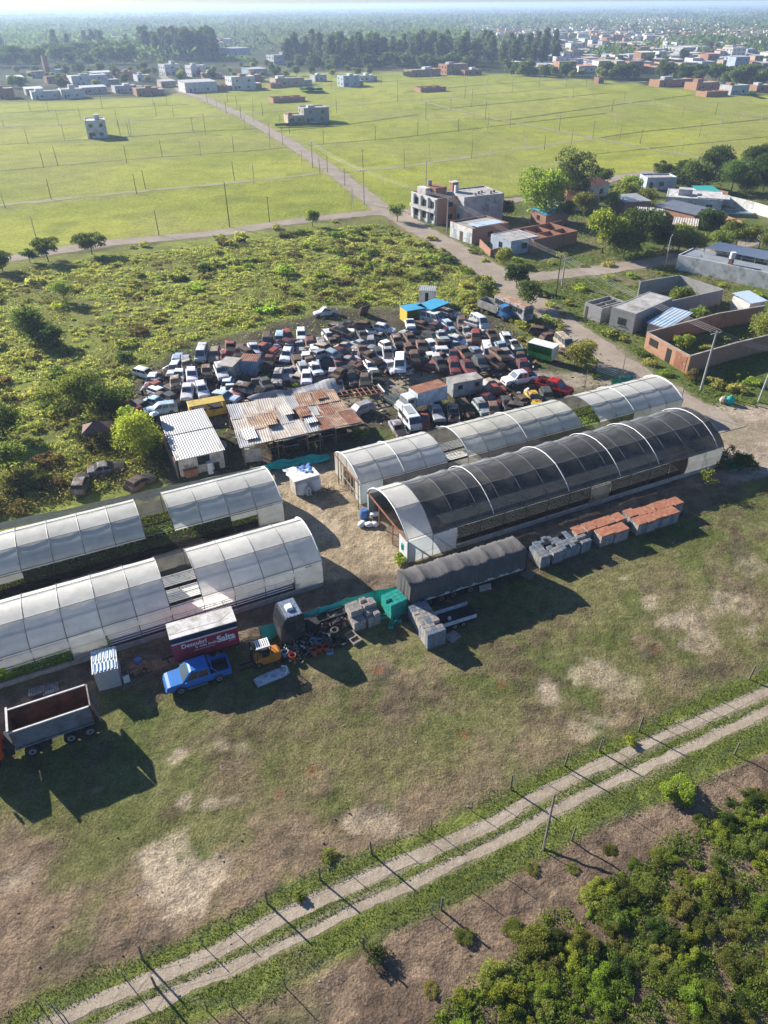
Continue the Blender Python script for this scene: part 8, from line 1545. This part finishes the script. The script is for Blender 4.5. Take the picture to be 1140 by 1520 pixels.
belt(40, [(740, 112), (960, 121), (970, 116), (745, 107)], MID_ + DRK_, 'round green tree in the hedge between the field and the town', 'hedge trees between field and town', .55, .9, 'hedge_tree')
belt(34, [(960, 124), (1160, 132), (1160, 120), (970, 116)], DRK_ + MID_, 'dark tree in the thick row at the far right of the field', 'thick tree row at the far right', .7, 1.0, 'hedge_tree')
belt(64, [(0, 140), (270, 125), (280, 104), (20, 108)], MID_ + DRK_, 'garden tree between the houses of the left village', 'garden trees in the left village', .3, .7, 'garden_tree')
belt(60, [(290, 120), (560, 112), (560, 98), (290, 100)], MID_ + DRK_, 'shrubby tree between the houses and the eucalyptus belt', 'shrubby trees before the belt', .3, .65, 'garden_tree')
belt(44, [(720, 104), (1150, 112), (1150, 62), (760, 66)], MID_ + DRK_, 'garden tree among the houses of the town', 'garden trees in the town', .4, .9, 'garden_tree')
for u, v, lb in ((1125, 128, 'yellow-green tree at the right end of the dark row'), (672, 100, 'yellowish tree before the eucalyptus belt, near the brick houses'), (640, 62, 'yellow-green crown rising through the eucalyptus belt')): o = link('belt_tree', YL_[0]); o.location = flatG(u, v, 0); tag(o, lb, 'tree')
# --- far country to the horizon: woods and roofs nobody could count
rng = np.random.default_rng(99)
def far_cards(n, y0, y1, size0, hh, seed, thr, leaf, name, label, spread=.62, low=0):
    rng = np.random.default_rng(seed); y = y0 * (y1 / y0) ** rng.random(n * 3); x = (rng.random(n * 3) - .5) * 2 * spread * y; k = .6 * fbm(x / 110, y / 260, seed, 4) + .4 * fbm(x / 420, y / 900, seed + 5, 3); ok = np.where(k > thr)[0][:n]; x, y, k = x[ok], y[ok], k[ok]; kp = ~((x > .10 * y) & (y > 1100) & (y < 2700) & (rng.random(len(x)) < .78)); x, y, k = x[kp], y[kp], k[kp]
    m_ = np.clip((k - thr) * 9, .25, 1); z_ = rng.random(len(x)) ** .8 * hh * m_ + low; p = np.stack([x, y, z_], -1); sc_ = np.clip(y / y0, 1, 2.6) ** .8
    V, Q_ = cards(p, size0, rng); V = (V.reshape(-1, 4, 3) - p[:, None]) * sc_[:, None, None] + p[:, None]; o = link(name, npmesh(name, V.reshape(-1, 3), Q_, leaf)); stuff(o, label, 'woods')
far_cards(95000, 830, 3600, 4.2, 12, 1201, .44, L_dark, 'distant_woodland', 'dark woods spreading between the town and the horizon'); far_cards(80000, 1000, 15000, 4.6, 13, 1207, .46, L_euc, 'distant_woodland', 'grey-blue woods fading towards the horizon'); far_cards(12000, 830, 4000, 3.4, 8, 1213, .5, L_mid, 'distant_woodland', 'lighter green groves among the distant woods')
b = MB(); rt = random.Random(3)
for _ in range(4200):
    y = 1120 * (5.0 ** (rt.random() ** 1.3)); x = rt.uniform(-.1, .62) * y if rt.random() < .85 else rt.uniform(-.6, .6) * y
    if float(fbm(np.array([x / 260]), np.array([y / 500]), 1301)[0]) < .46: continue
    w_, d_, h_ = rt.uniform(7, 16), rt.uniform(8, 14), rt.uniform(3.5, 8); b.box(x, x + w_, y, y + d_, -.5, h_, rt.choice((0, 0, 0, 1, 1, 2, 3)))
stuff(b.build('distant_town', [M_wr, M_bricko, M_slab, M_tan]), 'distant roofs and walls of the town scattered to the horizon', 'town')
# --- undergrowth, verge grass, paddock tufts
def scatter(name, label, cat, n, poly, leaf, size, zh, seed, ok=None, thr=0.0, sc_=8, up=.0):
    rng = np.random.default_rng(seed); px_ = np.array(poly); lo, hi = px_.min(0), px_.max(0); P_ = rng.random((n * 4, 2)) * (hi - lo) + lo; m_ = in_poly(P_[:, 0], P_[:, 1], poly)
    if thr: m_ &= fbm(P_[:, 0] / sc_, P_[:, 1] / sc_, seed) > thr + (rng.random(len(P_)) - .5) * .2
    if ok is not None: m_ &= ok(P_[:, 0], P_[:, 1])
    P_ = P_[m_][:n]; z_ = rng.random(len(P_)) ** 1.5 * zh * .8 + .03; V, Q_ = cards(np.stack([P_[:, 0], P_[:, 1], z_], -1), size, rng, np.array([[-.25, .2, 1.0]]) * np.ones((len(P_), 1)), .55); o = link(name, npmesh(name, V, Q_, leaf)); stuff(o, label, cat)
def clumps(name, label, n, poly, leaf, size, rad, per, seed, ok=None, thr=.4, sc_=10, flat=.6):
    """low domes of leaf cards: the lumpy cover of weeds nobody could count"""
    rng = np.random.default_rng(seed); px_ = np.array(poly); lo, hi = px_.min(0), px_.max(0); P_ = rng.random((n * 4, 2)) * (hi - lo) + lo; m_ = in_poly(P_[:, 0], P_[:, 1], poly) & (fbm(P_[:, 0] / sc_, P_[:, 1] / sc_, seed) > thr + (rng.random(len(P_)) - .5) * .25)
    if ok is not None: m_ &= ok(P_[:, 0], P_[:, 1])
    P_ = P_[m_][:n]; R_ = rad * (.45 + rng.random(len(P_)) ** 1.5); k = np.repeat(np.arange(len(P_)), per); d = rng.normal(size=(len(k), 3)); d /= np.linalg.norm(d, axis=1)[:, None]; d[:, 2] = np.abs(d[:, 2]); r_ = R_[k] * (.6 + .5 * rng.random(len(k)))
    p = np.stack([P_[k, 0] + d[:, 0] * r_ * 1.2, P_[k, 1] + d[:, 1] * r_, d[:, 2] * r_ * flat + .03], -1); V, Q_ = cards(p, size, rng, d, .3); stuff(link(name, npmesh(name, V, Q_, leaf)), label, 'undergrowth')
notroad = lambda x, y: np.minimum.reduce([d_line(x, y, W(p)) - w_ * .5 for p, w_ in ROADS.values()]) > .6
clumps('undergrowth', 'tangled olive undergrowth covering the overgrown lot', 1750, LOT, L_scrub, .24, .62, 60, 61, notroad, .44, 11, .42); clumps('undergrowth', 'taller dull green weeds in clumps through the overgrown lot', 700, LOT, L_mid, .24, .65, 60, 71, notroad, .46, 8); clumps('undergrowth', 'brownish flowering weeds in clumps through the overgrown lot', 420, LOT, L_brown, .22, .75, 60, 72, notroad, .46, 9); scatter('undergrowth', 'bright grass patches through the overgrown lot', 'grass', 48000, LOT, L_scrub, .22, .22, 62, notroad, .42, 12); scatter('undergrowth', 'brown dry weeds through the overgrown lot', 'weeds', 12000, LOT, L_brown, .30, .7, 63, notroad, .52, 7)
scatter('undergrowth', 'dead brown weeds in front of the backmost milky tunnel', 'weeds', 5200, W([(-60, 790), (0, 770), (250, 705), (235, 660), (150, 640), (60, 690), (-60, 720)]), L_brown, .24, .9, 64)
clumps('thicket_undergrowth', 'low leafy growth filling the gaps of the thicket', 700, THP, L_mid, .12, .5, 90, 65, None, .40, 3.0); clumps('thicket_undergrowth', 'fresh sprouts filling the gaps of the thicket', 420, THP, L_bri, .11, .4, 80, 75, None, .44, 2.4); scatter('thicket_undergrowth', 'dry brown stalks inside the thicket', 'weeds', 5000, THP, L_brown, .12, .3, 66, None, .52, 2)
r1_, r2_ = W(RUTS[0]), W(RUTS[1]); TRK = W([(-60, 1540), (300, 1340), (700, 1165), (1140, 985), (1240, 950), (1240, 1090), (900, 1240), (480, 1420), (330, 1560)])
scatter('verge_grass', 'lush green grass on the verges and middle strip of the double track', 'grass', 80000, TRK, L_grass, .075, .10, 67, lambda x, y: (d_line(x, y, r1_) > .44) & (d_line(x, y, r2_) > .38) & ((d_line(x, y, r1_) < 1.55 + .8 * vnoise(x, y, 5)) | (d_line(x, y, r2_) < 2.1 + 1.0 * vnoise(x, y, 6))), .30, 2.5)
scatter('paddock_grass', 'short patchy grass of the paddock', 'grass', 60000, W([(0, 1120), (230, 990), (480, 915), (640, 960), (800, 850), (1090, 740), (1180, 760), (1180, 980), (920, 1095), (700, 1180), (420, 1240), (120, 1270), (-40, 1250)]), L_pad, .055, .035, 68, None, .47, 3.5)
BLK = W([(612, 322), (740, 302), (850, 290), (1160, 252), (1160, 600), (1060, 610), (960, 556), (860, 486), (752, 400)])
scatter('plot_weeds', 'weeds and rough grass between the houses on the right', 'weeds', 26000, BLK, L_grass, .34, .45, 69, notroad, .46, 8)
scatter('yard_weeds', 'green weeds creeping through the scrapyard', 'weeds', 5000, YRD, L_bri, .28, .5, 70, None, .54, 4)
# brown pavilion roof in the trees, debris
t = thing('pavilion', 'small pavilion with a brown hipped roof among the trees left of the shed', 'pavilion', flatG(150, 655, 0), R(15)); b = MB(); b.add([(-1.8, -1.3, 2.0), (1.8, -1.3, 2.0), (1.8, 1.3, 2.0), (-1.8, 1.3, 2.0), (-.4, 0, 2.8), (.4, 0, 2.8)], [(0, 1, 5, 4), (2, 3, 4, 5), (1, 2, 5), (3, 0, 4), (3, 2, 1, 0)]); b.build('roof', M('brown_roof', (.16, .085, .065), .8, .25), t); b = MB()
for x in (-1.5, 1.5):
    for y in (-1.1, 1.1): b.box(x - .06, x + .06, y - .06, y + .06, 0, 2.0)
b.build('posts', M_timber, t)
rd = random.Random(13); b = MB()
for _ in range(90):
    if rd.random() < .5: p = flatG(rd.uniform(0, 500), rd.uniform(1230, 1480), 0)
    else: p = flatG(rd.uniform(400, 1140), rd.uniform(1000, 1500), 0)
    s = rd.uniform(.02, .07); b.box(p.x - s, p.x + s, p.y - s * .7, p.y + s * .7, -.02, s * rd.uniform(.6, 1.2), rd.choice((0, 1, 1)), tx=s * .3, ty=s * .2)
stuff(b.build('loose_stones', [M_palecrate, M_timber, M_white]), 'loose stones and scraps lying on the paddock and bare earth', 'stones')

# dark horse grazing near the field edge road
hp0 = flatG(360, 364, 0); J = [((0, 0, 1.15), .27), ((.45, 0, 1.18), .29), ((-.45, 0, 1.2), .30), ((.75, 0, 1.25), .22), ((1.0, 0, 1.5), .15), ((1.2, 0, 1.72), .12), ((1.42, 0, 1.6), .10), ((1.62, 0, 1.45), .065), ((-.75, 0, 1.2), .2), ((-.9, 0, 1.05), .05), ((-.95, 0, .6), .05)]; ED = [(0, 1), (0, 2), (1, 3), (3, 4), (4, 5), (5, 6), (6, 7), (2, 8), (8, 9), (9, 10)]
for fx, rt_, k0 in ((.6, 1, 0.05), (-.55, 2, -.08)):
    for sy in (-1, 1):
        n0 = len(J); J += [((fx, sy * .17, .85), .13), ((fx + k0, sy * .17, .5), .065), ((fx, sy * .17, .12), .05), ((fx + .07, sy * .17, .03), .06)]; ED += [(rt_, n0), (n0, n0 + 1), (n0 + 1, n0 + 2), (n0 + 2, n0 + 3)]
hm_ = bpy.data.meshes.new('horse'); hm_.from_pydata([j[0] for j in J], ED, []); ho = bpy.data.objects.new('horse', hm_); COL.objects.link(ho); ho.location = hp0; ho.rotation_euler = (0, 0, R(28)); sk_ = ho.modifiers.new('skin', 'SKIN')
for i, j in enumerate(J): hm_.skin_vertices[0].data[i].radius = (j[1], j[1])
hm_.skin_vertices[0].data[0].use_root = True; ho.modifiers.new('smooth', 'SUBSURF').levels = 1
dg = bpy.context.evaluated_depsgraph_get(); bk = bpy.data.meshes.new_from_object(ho.evaluated_get(dg)); ho.modifiers.clear(); ho.data = bk; bk.materials.clear(); bk.materials.append(M('dark_bay_coat', (.045, .028, .02), .7, .25)); tag(ho, 'dark brown horse standing in the scrub just below the field edge road', 'horse')
# ------------------------------------------------------------------ air: one even box of haze round the whole scene, below the sky
b = MB(); b.box(-9600, 9600, -600, 16500, -6, 49); hz = b.build('haze', newmat('haze_air')[0], None); hm = MATS['haze_air']; nt = hm.node_tree
for n in list(nt.nodes):
    if n.type == 'BSDF_PRINCIPLED': nt.nodes.remove(n)
pv = nd(nt, 'ShaderNodeVolumePrincipled'); pv.inputs['Color'].default_value = (.56, .73, 1.0, 1); pv.inputs['Density'].default_value = HAZE; pv.inputs['Anisotropy'].default_value = .25
lk(nt, pv.outputs[0], nt.nodes['Material Output'].inputs['Volume']); stuff(hz, 'pale even haze in the air over the whole plain', 'haze')
